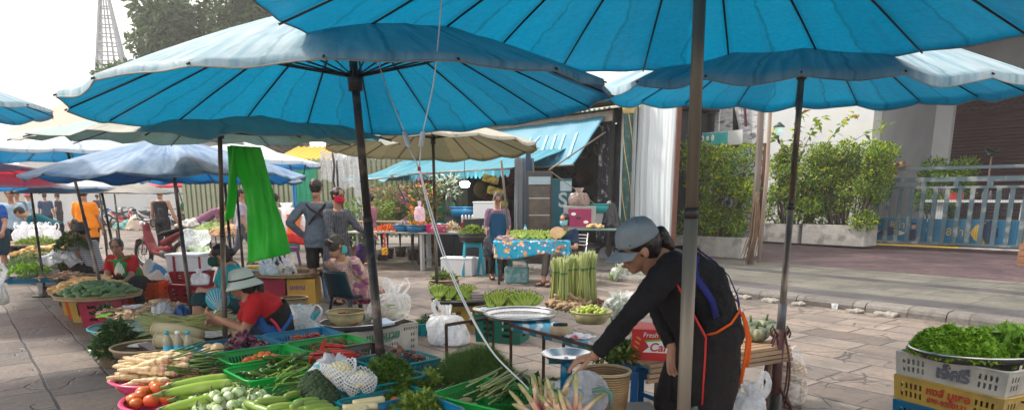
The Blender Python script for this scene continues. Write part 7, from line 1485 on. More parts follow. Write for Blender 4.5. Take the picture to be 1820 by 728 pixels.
m=MB();m.box((0,0,.08),(.19,.17,.16));m.build('body',M_scb,st,bevel=.02);m=MB();m.tube([(0,0,.15),(0,0,zt-.03)],.03,10);m.bar((-.09,0,zt-.04),(.09,0,zt-.04),.02);m.bar((0,-.09,zt-.035),(0,.09,zt-.035),.02);m.build('pan_support',M_scb,st)
m=MB();m.lathe([(.001,zt-.03),(.09,zt-.028),(.125,zt),(.133,zt+.004),(.125,zt+.003),(.088,zt-.024),(.001,zt-.026)],40);m.build('pan',M_steel,st)
m=MB();m.M=Matrix.Translation((0,-.088,.09))@Matrix.Rotation(PI/2,4,'X');m.lathe([(0,.004),(.07,.004),(.072,0),(.07,-.002)],26);m.build('dial',plain('dial_white',(.6,.62,.6),.3),st)
sb=thing('low_box','dark low box carrying the scale and the basket','box',(SC.x+.12,3.3,0),.1);m=MB();m.box((0,0,.207),(.78,.52,.414));m.build('box_body',plain('box_dark',(.03,.03,.035),.5),sb,bevel=.01)
cl_=at(1040,700,3.02);m=MB();m.M=face_M((0,0,0),(1,.15,0),(0,.35,1));m.lathe([(0,0),(.105,0),(.112,.012),(.108,.014),(.1,.004),(0,.004)],32);solo(m,'food_cover',bagmat('lid_clear',(.6,.68,.8),.4),'round milky plastic lid standing behind the galangal bag','lid',cl_)
bk_=at(1076,716,3.22);wb=thing('wicker_basket','tall brown wicker basket holding a red packet, right of the scale','basket',(bk_.x,3.22,.418));hb_=at(1076,658,3.22).z-.418
m=MB();m.lathe([(.001,0),(.095,0),(.108,hb_*.5),(.118,hb_),(.112,hb_),(.1,hb_*.5),(.088,.01),(.001,.01)],36);m.build('woven_body',M_wick,wb);m=MB();m.tube([(.116*math.cos(a),.116*math.sin(a),hb_)for a in[2*PI*i/36 for i in range(37)]],.008,8,False);m.build('rim',M_wickl,wb)
m=MB();m.box((0,0,0),(.07,.035,.02));solo(m,'sweet_packet',mat('packet_red',(.55,.02,.03),(.6,.5,.5),rough=.3,scale=20,contrast=.05),'small red packet lying inside the wicker basket','packet',(bk_.x-.02,3.24,.418+hb_*.62),(.1,.3,.6));cloth_heap('scrap_paper',(bk_.x,3.22),.08,.08,.418+hb_*.5,.03,M_paper,'scrap paper filling the wicker basket','paper',0,3,.01)
m=MB();m.tube([at(1060,694,2.95)-at(1060,694,2.95),Vector((.05,0,.012)),Vector((.085,0,-.01)),Vector((.092,0,-.12))],.011,8);solo(m,'handle_hook',mat('hook_teal',(.03,.22,.2),(.12,.08,.05),rough=.5,scale=16),'bent teal and rust metal hook in front of the wicker basket','hook',at(1052,694,2.95))
ss=at(1135,640,4.35);stool('blue plastic stool beneath the carrot box board',(ss.x,4.35,0),.5,M_stoolb,.47,.3)
bd=at(1160,634,4.3);bdz=at(1165,634,4.3).z;upright('dark board lying on the blue stool under the carrot box','display_board','board',(bd.x+.1,4.38,0),-.22,[('board',plain('board_black',(.03,.025,.025),.6),lambda m:m.box((0,0,bdz-.01),(.75,.42,.02))),('prop',M_rust,lambda m:m.bar((.3,0,0),(.3,0,bdz-.02),.03))])
cbx=at(1168,632,4.25);CB=thing('carrot_box','red printed cardboard box reading Fresh Carrot beside the woman in black','box',(cbx.x+.02,4.3,bdz+.003),-.22)
M_cred=mat('carton_red',(.50,.03,.03),(.42,.02,.02),rough=.6,scale=5);ch_=.2;m=MB();m.box((0,0,ch_/2),(.34,.26,ch_));m.build('carton',M_cred,CB,bevel=.004)
m=MB();m.add([(-.10,-.133,.055),(.165,-.133,.055),(.165,-.133,.125),(.04,-.133,.135),(-.08,-.133,.12),(-.06,-.133,.09)],[(0,1,2,3,4,5)],False);m.build('white_patch',Mwh,CB,thick=.002)
m=MB();m.add([(-.09,-.1325,.13),(.04,-.1325,.146),(.165,-.1325,.135),(.165,-.1325,.125),(.04,-.1325,.135),(-.085,-.1325,.12)],[(0,1,2,3,4,5)],False);m.build('green_arc',plain('arc_green',(.2,.4,.05),.5),CB,thick=.0015)
text_mesh('Carrot',.075,M_cred,face_M((.045,-.1365,.088),(1,0,0),(0,0,1)),CB,.001,shear=.2,bold=.0012);text_mesh('Fresh',.042,Mwh,face_M((-.055,-.1345,.165),(1,0,0),(0,0,1)),CB,.001,shear=.2)
for i in range(5):m=MB();m.M=Matrix.Translation((-.158+.008*i,-.1325,.03+i*.028))@Matrix.Rotation(.6,4,'Y');m.ell((0,0,0),(.02,.002,.006),8,5);m.build('carrot_drawing',plain('carrot_or',(.7,.25,.05),.5),CB)
q=at(1100,618,4.3);greens('green_stems','',(q.x,q.y),.14,.1,0,bdz,.1,500,.08,.025,LG['dark']+LG['pale'],37)
PT=G(1395,618,.5);pz=.5;A_=G(1403,612,pz);d_=(G(1210,640,pz)-A_).normalized();L_=1.25
pt=thing('board_table','low table of split bamboo boards carrying the pumpkins','table',(A_.x,A_.y,0),math.atan2(-d_.y,-d_.x));r=random.Random(5)
for i in range(7):m=MB();m.box((-L_/2+r.uniform(-.02,.02),.02+i*.062,pz-.012+r.uniform(-.004,.004)),(L_,.05,.02));m.build('board',mat('split_bamboo',(.42,.29,.18),(.25,.15,.09),rough=.7,scale=6,stretch=(.3,3,3),detail=8,c3=(.12,.08,.06)),pt)
for i in range(3):m=MB();m.box((-L_/2,-.012,pz-.035-i*.032),(L_+.02*i,.022,.024));m.build('edge_slat',_M['split_bamboo'],pt)
m=MB();m.box((-L_/2,.2,pz-.03),(L_*.97,.36,.008));m.build('blue_sheet',plain('sheet_blue',(.02,.2,.4),.6),pt)
for x,y in((-.06,.38),(-.16,.03),(-1.15,.03),(-1.15,.38)):m=MB();m.bar((x,y,0),(x,y,pz-.12),.026);m.build('leg',mat('leg_brass',(.2,.13,.06),(.1,.06,.04),rough=.6,scale=9),pt)
m=MB();m.bar((-.16,.03,.1),(-.16,.38,.1),.02);m.build('brace',M_rust,pt)
def mk_pump():
 m=MB();n=60;vs=[];nv=12
 for i in range(nv+1):
  t_=-PI/2+PI*i/nv
  for j in range(n):a=2*PI*j/n;q_=.085*max(math.cos(t_),.001)**.8*(1-.10*abs(math.cos(a*6))**6);z=.052*math.sin(t_)-(.02*max(0,math.sin(t_))**12);vs.append((q_*math.cos(a),q_*math.sin(a),z))
 m.add(vs,[(i*n+j,i*n+(j+1)%n,(i+1)*n+(j+1)%n,(i+1)*n+j)for i in range(nv)for j in range(n)]);o=m.build('pumpkin',V['pump']);s=MB();s.tube([(0,0,.03),(.0,.0,.06),(.006,0,.085)],[.013,.008,.010],7);s.build('stalk',V['calyx'],o);return tag(o,'x','pumpkin')
Pp=Proto(mk_pump)
for(u,v,lab,s)in((1344,592,'ribbed pumpkin in front, nearest the edge of the boards',1.05),(1334,580,'ribbed pumpkin at the back left of the board table',1.0),(1382,586,'ribbed pumpkin at the right, behind the rusty pole',1.0),(1362,576,'ribbed pumpkin at the back middle of the board table',.95)):
 q=G(u,v,pz+.055);Pp.put((q.x,q.y,pz+.055),(0,.05,u),lab,'ribbed pumpkins',s)
m=MB();m.tube([(0,0,.012),(.05,-.02,.012),(.09,-.05,.0)],[.012,.01,.008],6,flat=.4);solo(m,'red_strip',plain('strip_red',(.6,.06,.04),.4),'short red plastic strip on the board table beside the pumpkins','strip',G(1300,606,pz+.01))
sk=Vector((2.02,4.86,0));sk=G(1399,722,0);bag('clear sack full of pale roots beneath the board table',(sk.x,sk.y+.1,0),.165,.42,BAG,.45,21,0,crumple=.04,neck_h=.9)
m=MB();r=random.Random(9)
for i in range(330):
 z=.03+(i/330)*.33;a=r.uniform(0,6.28);rd=.145*(1-.25*max(0,z-.25)/.12)*r.uniform(.75,1);p=Vector((rd*math.cos(a),rd*math.sin(a),z));d=Vector((-math.sin(a)+r.uniform(-.5,.5),math.cos(a)+r.uniform(-.5,.5),r.uniform(-.4,.4))).normalized()*.035;m.tube([p-d,p,p+d],[.007,.015,.008],6)
o=m.build('sack_of_roots',mat('sack_root',(.6,.5,.38),(.42,.3,.22),rough=.5,scale=16));o.location=(sk.x,sk.y+.1,0);o['kind']='stuff'
q=Vector((1.42,4.35,0));q=at(1334,715,4.3);bag('white carrier bag slumped on the ground by the legs of the woman in black',(q.x,4.3,0),.11,.32,BAGW,.35,22,2,crumple=.1);q=at(1258,722,4.2);bag('clear bag of greens behind the legs of the woman in black',(q.x,4.2,0),.17,.34,BAG,.5,23,0,crumple=.1);greens('ground_greens','',(q.x,q.y),.14,.12,0,.05,.25,500,.08,.025,LG['pale']+LG['dark'],38)
fp=U3B;so_=thing('scroll_foot','scrolled wrought iron foot clasping the rusty umbrella pole','stand',fp);ax_=(U3H-U3B).normalized();M_ir=mat('iron_red',(.09,.03,.03),(.05,.02,.02),rough=.6,scale=12)
m=MB();m.tube([ax_*.02,ax_*.62],.034,14);m.build('sleeve',M_ir,so_);m=MB();m.tube([ax_*.62,ax_*.80],.029,14);m.build('grey_sleeve',mat('sleeve_grey',(.12,.12,.13),rough=.5),so_)
for k_ in range(4):
 a=.5+k_*PI/2;d=Vector((math.cos(a),math.sin(a),0));pts=[d*(.035+.055*math.sin(PI*f)+.05*f*f)+Vector((0,0,.6-.5*f))for f in[i/14 for i in range(15)]]
 cx=pts[-1]+d*.03;pts+=[cx+d*(-.03*math.cos(t_*1.0)*(1-t_/9))+Vector((0,0,-.03*math.sin(t_)*(1-t_/9)))for t_ in[i*.5 for i in range(1,13)]]
 m=MB();m.tube(pts,.007,6);m.build('scroll',M_ir,so_);m=MB();m.tube([d*.035+Vector((0,0,.58)),d*.07+Vector((0,0,.63)),d*.085+Vector((0,0,.60)),d*.075+Vector((0,0,.57))],.006,5);m.build('scroll',M_ir,so_);m=MB();m.tube([d*.035+Vector((0,0,.2)),d*.2+Vector((0,0,.01)),d*.28+Vector((0,0,.01))],.009,6);m.build('foot',M_ir,so_)
rl,rr_=G(1592,655,.50),G(1790,700,.50);rd_=(rr_-rl);RL=.60;rd_.normalize();rrz=math.atan2(rd_.y,rd_.x);rn_=Vector((-rd_.y,rd_.x,0));rc=(rl+rr_)/2+rn_*.2;RL=(rr_-rl).length
def mcrate(z,h,mt,label,off=0,rot=0):return crate(label,(rc.x+off,rc.y,z),rrz+rot,RL,.42,h,mt,'side',.012,cell=.014,name='market_crate',handles=True,group='stacked crates at the right')
P_blu2=plast('crate_deep_blue',(.0,.13,.28),tl=.1);mcrate(0,.155,P_blu2,'deep blue crate at the bottom of the right-hand stack',0,.02)
mcrate(.158,.16,P_blu2,'deep blue crate just under the yellow one in the stack',.01);yc=mcrate(.321,.15,P_ochre,'yellow crate with red Thai lettering, second from the top',.0,-.01);gcx=mcrate(.474,.14,P_white,'grey-white crate with dark Thai lettering, top of the stack',-.005,.012)
text_mesh('หงส์ มูเซอ',.062,plain('print_red',(.4,.03,.02),.5),face_M((.02,-.2145,.098),(1,0,0),(0,0,1)),yc,.001,bold=.0015);text_mesh('089-9580131',.042,plain('print_red',(.4,.03,.02),.5),face_M((.02,-.214,.045),(1,0,0),(0,0,1)),yc,.001,bold=.001)
text_mesh('เจ๊ศรี',.095,plain('print_slate',(.10,.11,.14),.5),face_M((.03,-.2145,.068),(1,0,0),(0,0,1)),gcx,.001,bold=.004)
ht=Vector((rc.x-.01,rc.y-.02,.617));basin('wide dark tray heaped with green herbs on the crate stack',ht,.33,.05,M_darkmetal,rim=.008,flare=1.25,sq=.78,mt2=M_steel)
greens('curly_lettuce','',(ht.x-.09,ht.y),.24,.2,rrz,.64,.13,9500,.024,.024,LG['let'],41,.5,.8,shape=3.2);greens('basil','',(ht.x+.21,ht.y),.2,.2,rrz,.63,.13,1500,.062,.036,LG['bas'],42,.2,.5,shape=2.4);sticks('basil_stems',60,(ht.x+.22,ht.y),.16,.14,rrz,.63,.1,.18,.003,LG['bas'][0],43)
for i,(dx,dz)in enumerate(((.30,.5),(.35,.53),(.26,.52))):greens('basil_spray','',(ht.x+dx,ht.y-.2),.05,.03,0,dz,.12,40,.07,.036,LG['bas'],44+i,.2,-.3)
q=P3(1812,13.6,PZ);upright('small orange-brown wooden planter box at the right edge','wooden_box','box',q,rz_,[('boards',mat('box_wood',(.26,.13,.07),(.17,.08,.035),rough=.6,scale=5,stretch=(.3,3,3)),lambda m:[m.box((.2,.2,.07+i*.125),(.5,.5,.115))for i in range(4)])])
q=G(528/2+1220,366/2+364);m=MB();m.lathe([(.0,0),(.035,0),(.045,.08),(.043,.08)],14);solo(m,'plastic_cup',bagmat('cup_clear',(.7,.75,.8),.6),'clear plastic cup standing at the foot of the kerb','cup',G(1483,549))
cd=thing('electric_cord','white electric cord with two inline switches hanging before the dark pole','cord',(0,0,0));M_cord=plain('cord_white',(.62,.66,.72),.4)
Ym=3.0;pA=[at(788,-40,2.6),at(780,60,2.7),at(770,150,2.8),at(752,232,2.9)];pB=[at(660,60,3.3),at(678,128,3.25),at(697,180,3.15),at(718,232,3.05)];jn=at(745,300,2.95);cdr=jn;cd.location=cdr
dn=[jn,at(756,345,2.95),at(775,410,2.95),at(800,480,2.96),at(840,565,2.98),at(880,630,3.0),at(930,680,3.02),at(938,690,3.02)]
def smooth_(pts,n=6):
 out=[]
 for i in range(len(pts)-1):
  p0,p1,p2,p3=pts[max(i-1,0)],pts[i],pts[i+1],pts[min(i+2,len(pts)-1)]
  for k_ in range(n):t_=k_/n;out.append(.5*((2*p1)+(p2-p0)*t_+(2*p0-5*p1+4*p2-p3)*t_**2+(3*p1-p0-3*p2+p3)*t_**3))
 return out+[pts[-1]]
for pts,nm in((pA,'strand'),(pB,'strand')):m=MB();m.tube([p-cdr for p in smooth(pts)],.0028,6);m.build(nm,M_cord,cd)
for a,b_ in((at(752,232,2.9),at(748,262,2.93)),(at(718,232,3.05),at(727,262,3.0))):
 d=b_-a;m=MB();m.tube([a-cdr,a+d*.12-cdr,a+d*.88-cdr,b_-cdr],[.004,.012,.012,.004],8,flat=.6);m.build('switch',plain('switch_grey',(.5,.55,.6),.35),cd)
 m=MB();m.tube([b_-cdr,jn-cdr],.0028,6);m.build('strand',M_cord,cd)
for o_x in(-.004,.004):m=MB();m.tube([p-cdr+Vector((o_x*math.sin(i*.12+o_x*99),0,o_x))for i,p in enumerate(smooth(dn))],.003,6);m.build('strand',M_cord,cd)
m=MB();m.tube([Vector((0,0,.008)),Vector((0,0,-.008))],.007,8);m.build('red_tape',plain('tape_red',(.5,.02,.02),.4),cd)
gY=4.75;gp_=lambda u,v:at(u,v,gY);gs=thing('green_plastic_sheet','big bright green plastic bag hanging open from the torn umbrella','plastic sheet',gp_(440,262))
Lft=[(409,258),(407,320),(404,360),(406,396),(411,384)];M_gpl=mat('green_plastic',(.10,.78,.10),(.06,.62,.08),rough=.35,scale=5,tl=.7,spec=.5,bump=.5,bscale=14)
def gsf(u,v):
 lx=(409+2*v*4+max(0,v-.30)*50 if v>.3 else 409+v*8);
 if v>.3:lx=426+(v-.3)*14+6*math.sin((v-.3)*4)
 else:lx=409+v*10+(v/.3)**3*14
 rx=466+v*50;vv_t=258+u*4;vb=468-18*u;x=lx+(rx-lx)*u;y=vv_t+(vb-vv_t)*v
 p=gp_(x,y)-gs.location;p.y+=.025*math.sin(u*5+v*2)+.007*math.sin(u*23+v*5)+.006*noise.noise(Vector((u*12,v*14,5)))+.05*noise.noise(Vector((u*3,v*3,2)));return p
m=MB();m.grid(gsf,34,44);m.build('sheet',M_gpl,gs,thick=.0015)
def gsl(u,v):x=407+u*(16 if v<.75 else 16*(1-(v-.75)*.9))-2*v;y=260+v*(134-10*u);p=gp_(x,y)-gs.location;p.y+=-.03+.03*math.sin(u*5+v*4);return p
m=MB();m.grid(gsl,10,30);m.build('side_strip',M_gpl,gs,thick=.0015)
def heapcloth(name,u,v,z,hx,hy,zh,mt,label,cat,seed,amp=.015,rz=0,thick=.003):q=G(u,v,z);return cloth_heap(name,(q.x,q.y),hx,hy,z,zh,mt,label,cat,rz,seed,amp,thick=thick)
q=gz(262,618,.34);woven('shallow dark wicker tray with a pale paper, left of the three bottles',(q.x,q.y,.30),.25,.06,M_wickd,1.12);woven('deep wicker basket under the dark wicker tray',(q.x,q.y,0),.2,.295,M_wick,1.1)
heapcloth('paper_lining',255,612,.33,.15,.1,.015,M_paper,'pale paper lining the dark wicker tray','paper',3,.005);heapcloth('pink_cloth',232,630,.20,.1,.09,.06,plain('cloth_pink',(.5,.2,.22),.8),'pink cloth spilling below the dark wicker tray','cloth',5)
M_stem=mat('banana_stem',(.60,.50,.33),(.40,.33,.2),rough=.6,scale=8,stretch=(.3,2,2))
for i,(u,v,z,L_,r_,rz,lab)in enumerate(((318,588,.47,.42,.062,-.28,'thick cream banana stem section, upper of two'),(320,606,.42,.36,.058,-.12,'thick cream banana stem section, lower of two'))):
 t=thing('banana_log',lab,'banana stem',G(u,v,z),rz,'banana stem sections');m=MB();m.tube([(-L_/2,0,0),(0,.01,0),(L_/2,0,-.02)],[r_,r_*.95,r_*.7],18);m.build('stem',mat('stem_side',(.22,.22,.12),(.42,.36,.24),rough=.6,scale=5,stretch=(.3,2,2)),t)
 m=MB()
 for q_ in range(5):m.tube([Vector((-L_/2-.004,r_*(1-q_*.2)*math.cos(a),r_*(1-q_*.2)*math.sin(a)))for a in[2*PI*k_/20 for k_ in range(21)]],.0055,5,False)
 m.build('cut_rings',M_stem,t);m=MB();m.M=Matrix.Translation((-L_/2-.001,0,0))@Matrix.Rotation(PI/2,4,'Y');m.lathe([(0,.003),(r_*.98,.003),(r_*.98,-.003)],20);m.build('cut_face',M_stem,t)
q=gz(330,612,.33);upright('low crate carrying the banana stems and bottles','low_crate','crate',(q.x,q.y,0),CRZ,[('body',P_brown,lambda m:m.box((0,0,.18),(.62,.34,.355)))])
M_water=bagmat('bottle_clear',(.55,.52,.42),.6);M_capb=plain('cap_blue',(.0,.32,.5),.35)
for i,(u,v,lab,mcap)in enumerate(((306,634,'water bottle with a blue cap, leftmost of three',M_capb),(322,630,'water bottle with a white cap, middle of three',Mwh),(338,628,'water bottle with a blue cap, rightmost of three',M_capb))):
 q=at(u,624,4.9-i*.02);t=thing('water_bottle',lab,'bottle',(q.x,4.85,.36),0,'three water bottles');m=MB();m.lathe([(.001,0),(.03,0),(.032,.01),(.032,.12),(.028,.14),(.015,.17),(.013,.18)],18);m.build('bottle_body',mat('bottle_murky',(.5,.46,.34),(.4,.36,.26),rough=.1,scale=6,trans=.35),t)
 m=MB();m.lathe([(.0325,.045),(.0328,.1),(.033,.1),(.033,.045)],18);m.build('label_band',plain('label_blue',(.02,.35,.55),.3),t);m=MB();m.lathe([(0,.2),(.016,.2),(.0165,.178),(.014,.178)],14);m.build('bottle_cap',mcap,t)
q=gz(372,598,.38);woven('wicker tray lined with newspaper in front of the woman in red',(q.x,q.y,.31),.24,.05,M_wick,1.1);heapcloth('newspaper',370,594,.37,.18,.14,.01,M_paper,'folded newspaper on the wicker tray before the woman in red','newspaper',2,.006);woven('deep basket under the newspaper tray',(q.x,q.y,0),.2,.3,M_wickd,1.1)
q=G(330,576,.36);sticks('dry_grass_bundle',190,(q.x,q.y),.12,.06,.35,.34,.1,.62,.0045,[mat('reed',(.30,.32,.14),(.2,.22,.08),rough=.6,scale=9),V['lg']],61,spread=.3,bend=.08)
q=G(212,588,.3);greens('dark_basil_bunch','',(q.x-.0,q.y-.05),.26,.17,-.5,.10,.30,1500,.07,.034,LG['dark'],62,.2,.4,shape=2);sticks('basil_bunch_stems',40,(q.x+.1,q.y),.14,.08,.3,.2,.1,.25,.004,V['stalk'],63)
woven('round wicker basket hidden under the dark leafy bunch',(q.x+.02,q.y-.02,0),.2,.16,M_wickd,1.1)
q=G(222,576,.28);basin('pale aqua round tray under the ginger and cloths',(q.x+.1,q.y,.22),.40,.05,plast('tray_aqua',(.42,.62,.58),tl=.2),mt2=P_teal);crate('green crate supporting the aqua tray',(q.x+.1,q.y,0),CRZ,.45,.34,.215,P_dgreen,'h',.02)
heapcloth('lime_cloth',195,563,.30,.14,.05,.03,plain('lime_plastic',(.25,.62,.02),.4),'folded lime green plastic on the aqua tray','plastic',3)
q=G(226,568,.3);woven('small wicker tub of pinkish ginger on the aqua tray',(q.x,q.y-.1,.29),.12,.07,M_wickl,1.1)
M_pg=mat('pink_ginger',(.55,.36,.28),(.36,.2,.15),rough=.6,scale=12)
def pg(u,v,z,hx,hy,n,seed):q=G(u,v,z);return sticks('pinkish_rhizomes',n,(q.x,q.y),hx,hy,.3,z-.03,.08,.09,.011,[M_pg,V['ging'],V['dai']],seed,taper=.6)
pg(226,560,.38,.10,.09,70,64);pg(285,540,.33,.22,.14,90,65);pg(268,552,.33,.2,.12,60,66);pg(205,552,.34,.16,.07,50,67)
greens('rhizome_greens','',G(190,557,.3),.13,.08,0,.28,.1,260,.05,.02,LG['dark'],68)
q=G(290,555,.25);crate('wide white crate under the bagged rhizomes',(q.x,q.y,0),CRZ,.75,.5,.26,P_white,'h',.02,group='crates under the rhizomes')
heapcloth('clear_wrap',262,545,.30,.26,.1,.03,BAGW,'thin milky plastic sheet under the pale rhizomes','plastic',4);heapcloth('clear_bag',290,556,.32,.11,.09,.10,BAGW,'crumpled clear bag among the rhizomes','bag',5,.03);heapcloth('blue_bag',324,558,.30,.09,.07,.09,plain('bag_cobalt',(.0,.07,.25),.3),'shiny dark blue plastic bundle beside the clear bag','bag',6)
heapcloth('mauve_bag',300,566,.30,.12,.05,.04,plain('bag_mauve',(.5,.32,.42),.4),'mauve plastic wrap in front of the clear bag','wrap',7);heapcloth('white_wrap',345,566,.29,.13,.06,.03,BAGW,'white plastic wrap with a lime edge near the teal clad woman','wrap',8)
q=G(340,545,0);bag('pale carrier bag standing behind the dark blue bundle',(q.x,q.y+.3,0),.15,.38,BAGP,.4,31,2,crumple=.08)
q=gz(395,575,.0);woven('open wicker basket of papers behind the rusty pole by the woman in teal',(q.x+.2,q.y+.5,0),.2,.22,M_wickl,1.2);q=gz(515,585,0);woven('pale wicker basket just behind the woman in red',(q.x,q.y+.25,0),.15,.34,M_wickl,1.15)
for(u,Y,r0,h,mt,lab,sd_)in((500,6.6,.17,.42,BAGT,'teal plastic bag behind the woman in red',41),(522,6.35,.20,.46,BAGW,'white carrier bag stuffed with greens behind the woman in red',42),(542,6.55,.15,.38,BAGT,'small teal carrier bag right of the white one',43)):
 q=at(u,500,Y);bag(lab,(q.x,Y,.0),r0,h*1.1,mt,.45,sd_,2,(.1,0),crumple=.1)
q=at(522,560,6.35);greens('bag_filling','',(q.x,6.35),.13,.1,0,.05,.3,200,.09,.03,LG['dark']+LG['pale'],69)
q=gz(500,545,0);Y_=q.y+.5;cx_=at(508,490,Y_).x;zz=at(500,488,Y_).z
upright('crimson crate under the round bamboo tray','display_crate','crate',(cx_-.16,Y_,0),.1,[('body',P_crim,lambda m:m.box((0,0,zz/2-.02),(.36,.4,zz-.04)))])
tb2=thing('ochre_box','ochre cardboard box with purple lettering beside the crimson crate','box',(cx_+.27,Y_-.02,0),.05);m=MB();m.box((0,0,zz/2-.02),(.4,.38,zz-.04));m.build('carton',plain('carton_ochre',(.5,.3,.05),.7),tb2);text_mesh('มะขาม',.09,plain('print_purple',(.12,.03,.3),.5),face_M((-.05,-.195,zz*.6),(1,0,0),(0,0,1)),tb2,.001,bold=.002)
woven('large flat bamboo tray of bagged produce behind the green sheet',(cx_+.02,Y_,zz-.015),.46,.04,M_wickl,1.05,sq=.75);woven('second flat bamboo tray farther back by the man in shorts',(cx_+.25,Y_+.7,zz+.0),.42,.04,M_wickl,1.05,sq=.75);stool('low blue stool under the second bamboo tray',(cx_+.25,Y_+.7,0),0,M_stoolb,zz-.01,.3)
for(dx,dy,mt,lab,sd_)in((-.22,-.05,BAGP,'striped clear bag of greens on the bamboo tray',51),(.02,.05,BAG,'clear bag of dark round fruit on the bamboo tray',52)):bag(lab,(cx_+dx,Y_+dy,zz+.005),.13,.22,mt,.3,sd_,2,(-.1,0),crumple=.1)
Pdf=Proto(lambda:one(proto_round(.03,plain('dark_fruit',(.03,.05,.035),.4),.9,n=10),'dark_fruit',_M['dark_fruit'],'fruit'));heap([Pdf],16,(cx_+.02,Y_+.05),.09,.07,0,zz+.03,.08,'dark green round fruit inside the clear bag on the bamboo tray','bagged dark fruit','any',53)
q=G(460,478,.3);Pyb=Proto(lambda:one(tube_curve(.15,.019,.8,lambda f:.5+.5*math.sin(PI*f)**.5,8,8),'yellow_banana',plain('banana_yellow',(.6,.42,.02),.5),'banana'))
heap([Pyb],34,(at(470,478,Y_+.55).x,Y_+.55),.38,.12,0,zz+.02,.06,'yellow banana in the row behind the green plastic sheet','yellow bananas','flat',54,aim=.2,spread=.8);q=at(470,478,Y_+.55);upright('crate under the yellow bananas','display_crate','crate',(q.x,Y_+.55,0),0,[('body',P_dgreen,lambda m:m.box((0,0,zz/2),(.8,.3,zz)))])
q=gz(234,551,0);ob=crate('bright orange shopping basket with a red handle beside the mangoes',(q.x+.02,q.y+.22,0),.18,.66,.42,.36,P_orange,'h',.05,cell=.016,name='shopping_basket',cat='basket')
m=MB();m.tube([(-.33,-.12,.36),(-.31,-.10,.47),(-.28,-.0,.56),(-.31,.10,.47),(-.33,.12,.36)],.011,7);m.build('handle',plain('handle_red',(.5,.02,.03),.4),ob)
heapcloth('pale_leaf_stem',213,486,.52,.06,.05,.14,plain('pale_bract',(.55,.58,.45),.6),'pale crumpled paper standing on the basket handle','paper',11,.02)
cloth_heap('black_cloth',(q.x+.1,q.y+.22),.22,.13,.32,.05,BLK,'black cloth lying in the orange basket','cloth',.2,4,.02)
q=gz(172,582,0);mc=crate('crimson crate under the tray of green mangoes',(q.x,q.y+.2,0),.28,.46,.36,.34,P_crim,'h',.03,cell=.018,name='market_crate');mt_=Vector((q.x-.05,q.y+.2,.345))
crate('ochre slotted basket just left of the crimson crate',(q.x-.42,q.y+.48,0),.28,.26,.3,.32,P_ochre,'v',.03,cell=.03,name='market_crate');crate('orange-red crate behind the ochre slotted basket',(q.x-.62,q.y+.75,0),.28,.3,.3,.3,P_orange,'h',.03,cell=.018,name='market_crate');crate('second ochre basket farther along under the yellow mangoes',(q.x-.85,q.y+1.0,0),.28,.28,.3,.32,P_ochre,'v',.03,cell=.03,name='market_crate')
woven('wide round bamboo tray of green mangoes',mt_,.46,.045,M_wickl,1.06);my_=Vector((mt_.x-.5,mt_.y+.72,.31));woven('wide round bamboo tray of yellow mangoes behind the green ones',my_,.50,.045,M_wickl,1.06)
def mk_mg(mk,nm):
 def f():
  m=MB();m.ell((0,0,0),(.072,.042,.036),14,10);P_=[]
  for i,v_ in enumerate(m.v):x,y,z=v_;y2=y+.012*(x/.07)**2*(1 if x>0 else.3);m.v[i]=(x*(1+.1*(x>0)),y2*(1-.25*max(0,x/.07)),z*(1-.15*max(0,x/.07)))
  return tag(m.build(nm,mk),'x','mango')
 return f
Pmg=Proto(mk_mg(V['mg'],'green_mango'));Pmy=Proto(mk_mg(V['my'],'yellow_mango'))
heap([Pmg],74,mt_,.41,.36,0,.39,.13,'dark green mango in the heap on the round bamboo tray','green mangoes','flat',71,dmin=.07,spread=1.2,shape='round',layer=.25);bed((mt_.x,mt_.y),.3,.3,0,.37,.12,V['mg'],'','mango_layer')
heap([Pmy],74,my_,.46,.38,0,.35,.13,'yellow mango in the heap behind the green mangoes','yellow mangoes','flat',72,dmin=.075,spread=1.4,shape='round',scl=(1.05,1.35),layer=.25);bed((my_.x,my_.y),.33,.3,0,.33,.12,V['my'],'','yellow_mango_layer')
q=gz(330,544,0);rcx,rcy=q.x,q.y+.25;crate('large dark red crate at the bottom of the pile beside the pole',(rcx,rcy,0),-.25,.54,.4,.30,P_red,'h',.03,cell=.018,name='market_crate');crate('dark red crate standing on the large one, under the white box',(rcx-.03,rcy+.1,.302),-.15,.50,.36,.16,P_red,'h',.03,cell=.018,name='market_crate')
bx=thing('foam_box','white foam box strapped in red on top of the dark red crates','box',(rcx-.05,rcy+.1,.475),-.12);m=MB();m.box((0,0,.105),(.50,.36,.21));m.build('box_body',M_styro,bx,bevel=.012);m=MB();m.box((0,0,.23),(.52,.38,.04));m.build('box_lid',M_styro,bx,bevel=.01)
for x in(-.12,.27):m=MB();m.box((x,-.19,.07),(.03,.012,.3));m.build('strap',P_red,bx)
heapcloth('oval_dish',352,506,.47,.12,.08,.01,plain('lid_grey',(.12,.14,.14),.3),'dark oval lid on the red crate','lid',4,.003);q=at(355,500,8.3);bag('white bag on the dark red crate by the woman in teal',(q.x,8.3,.46),.1,.2,BAGW,.3,55,0)
for(u,v,Y,c,lab)in((300,492,10.2,(.6,.6,.62),'white rag heap behind the orange basket'),(282,480,10.6,(.05,.2,.4),'blue bundle behind the orange basket'),(268,470,11.0,(.5,.5,.46),'pale sacks behind the old woman'),(310,478,10.8,(.62,.6,.56),'cream bundle near the motorbike wheel'),(275,490,10.0,(.55,.5,.42),'beige bundle beside the black cloth')):
 q=at(u,v,Y);cloth_heap('bundle',(q.x,Y),.24,.2,0,max(.12,q.z+.06),plain('bundle%d'%u,c,.6),lab,'bundle',0,u,.05)
MWB=plast('bucket_white',(.55,.56,.58),tl=.1)
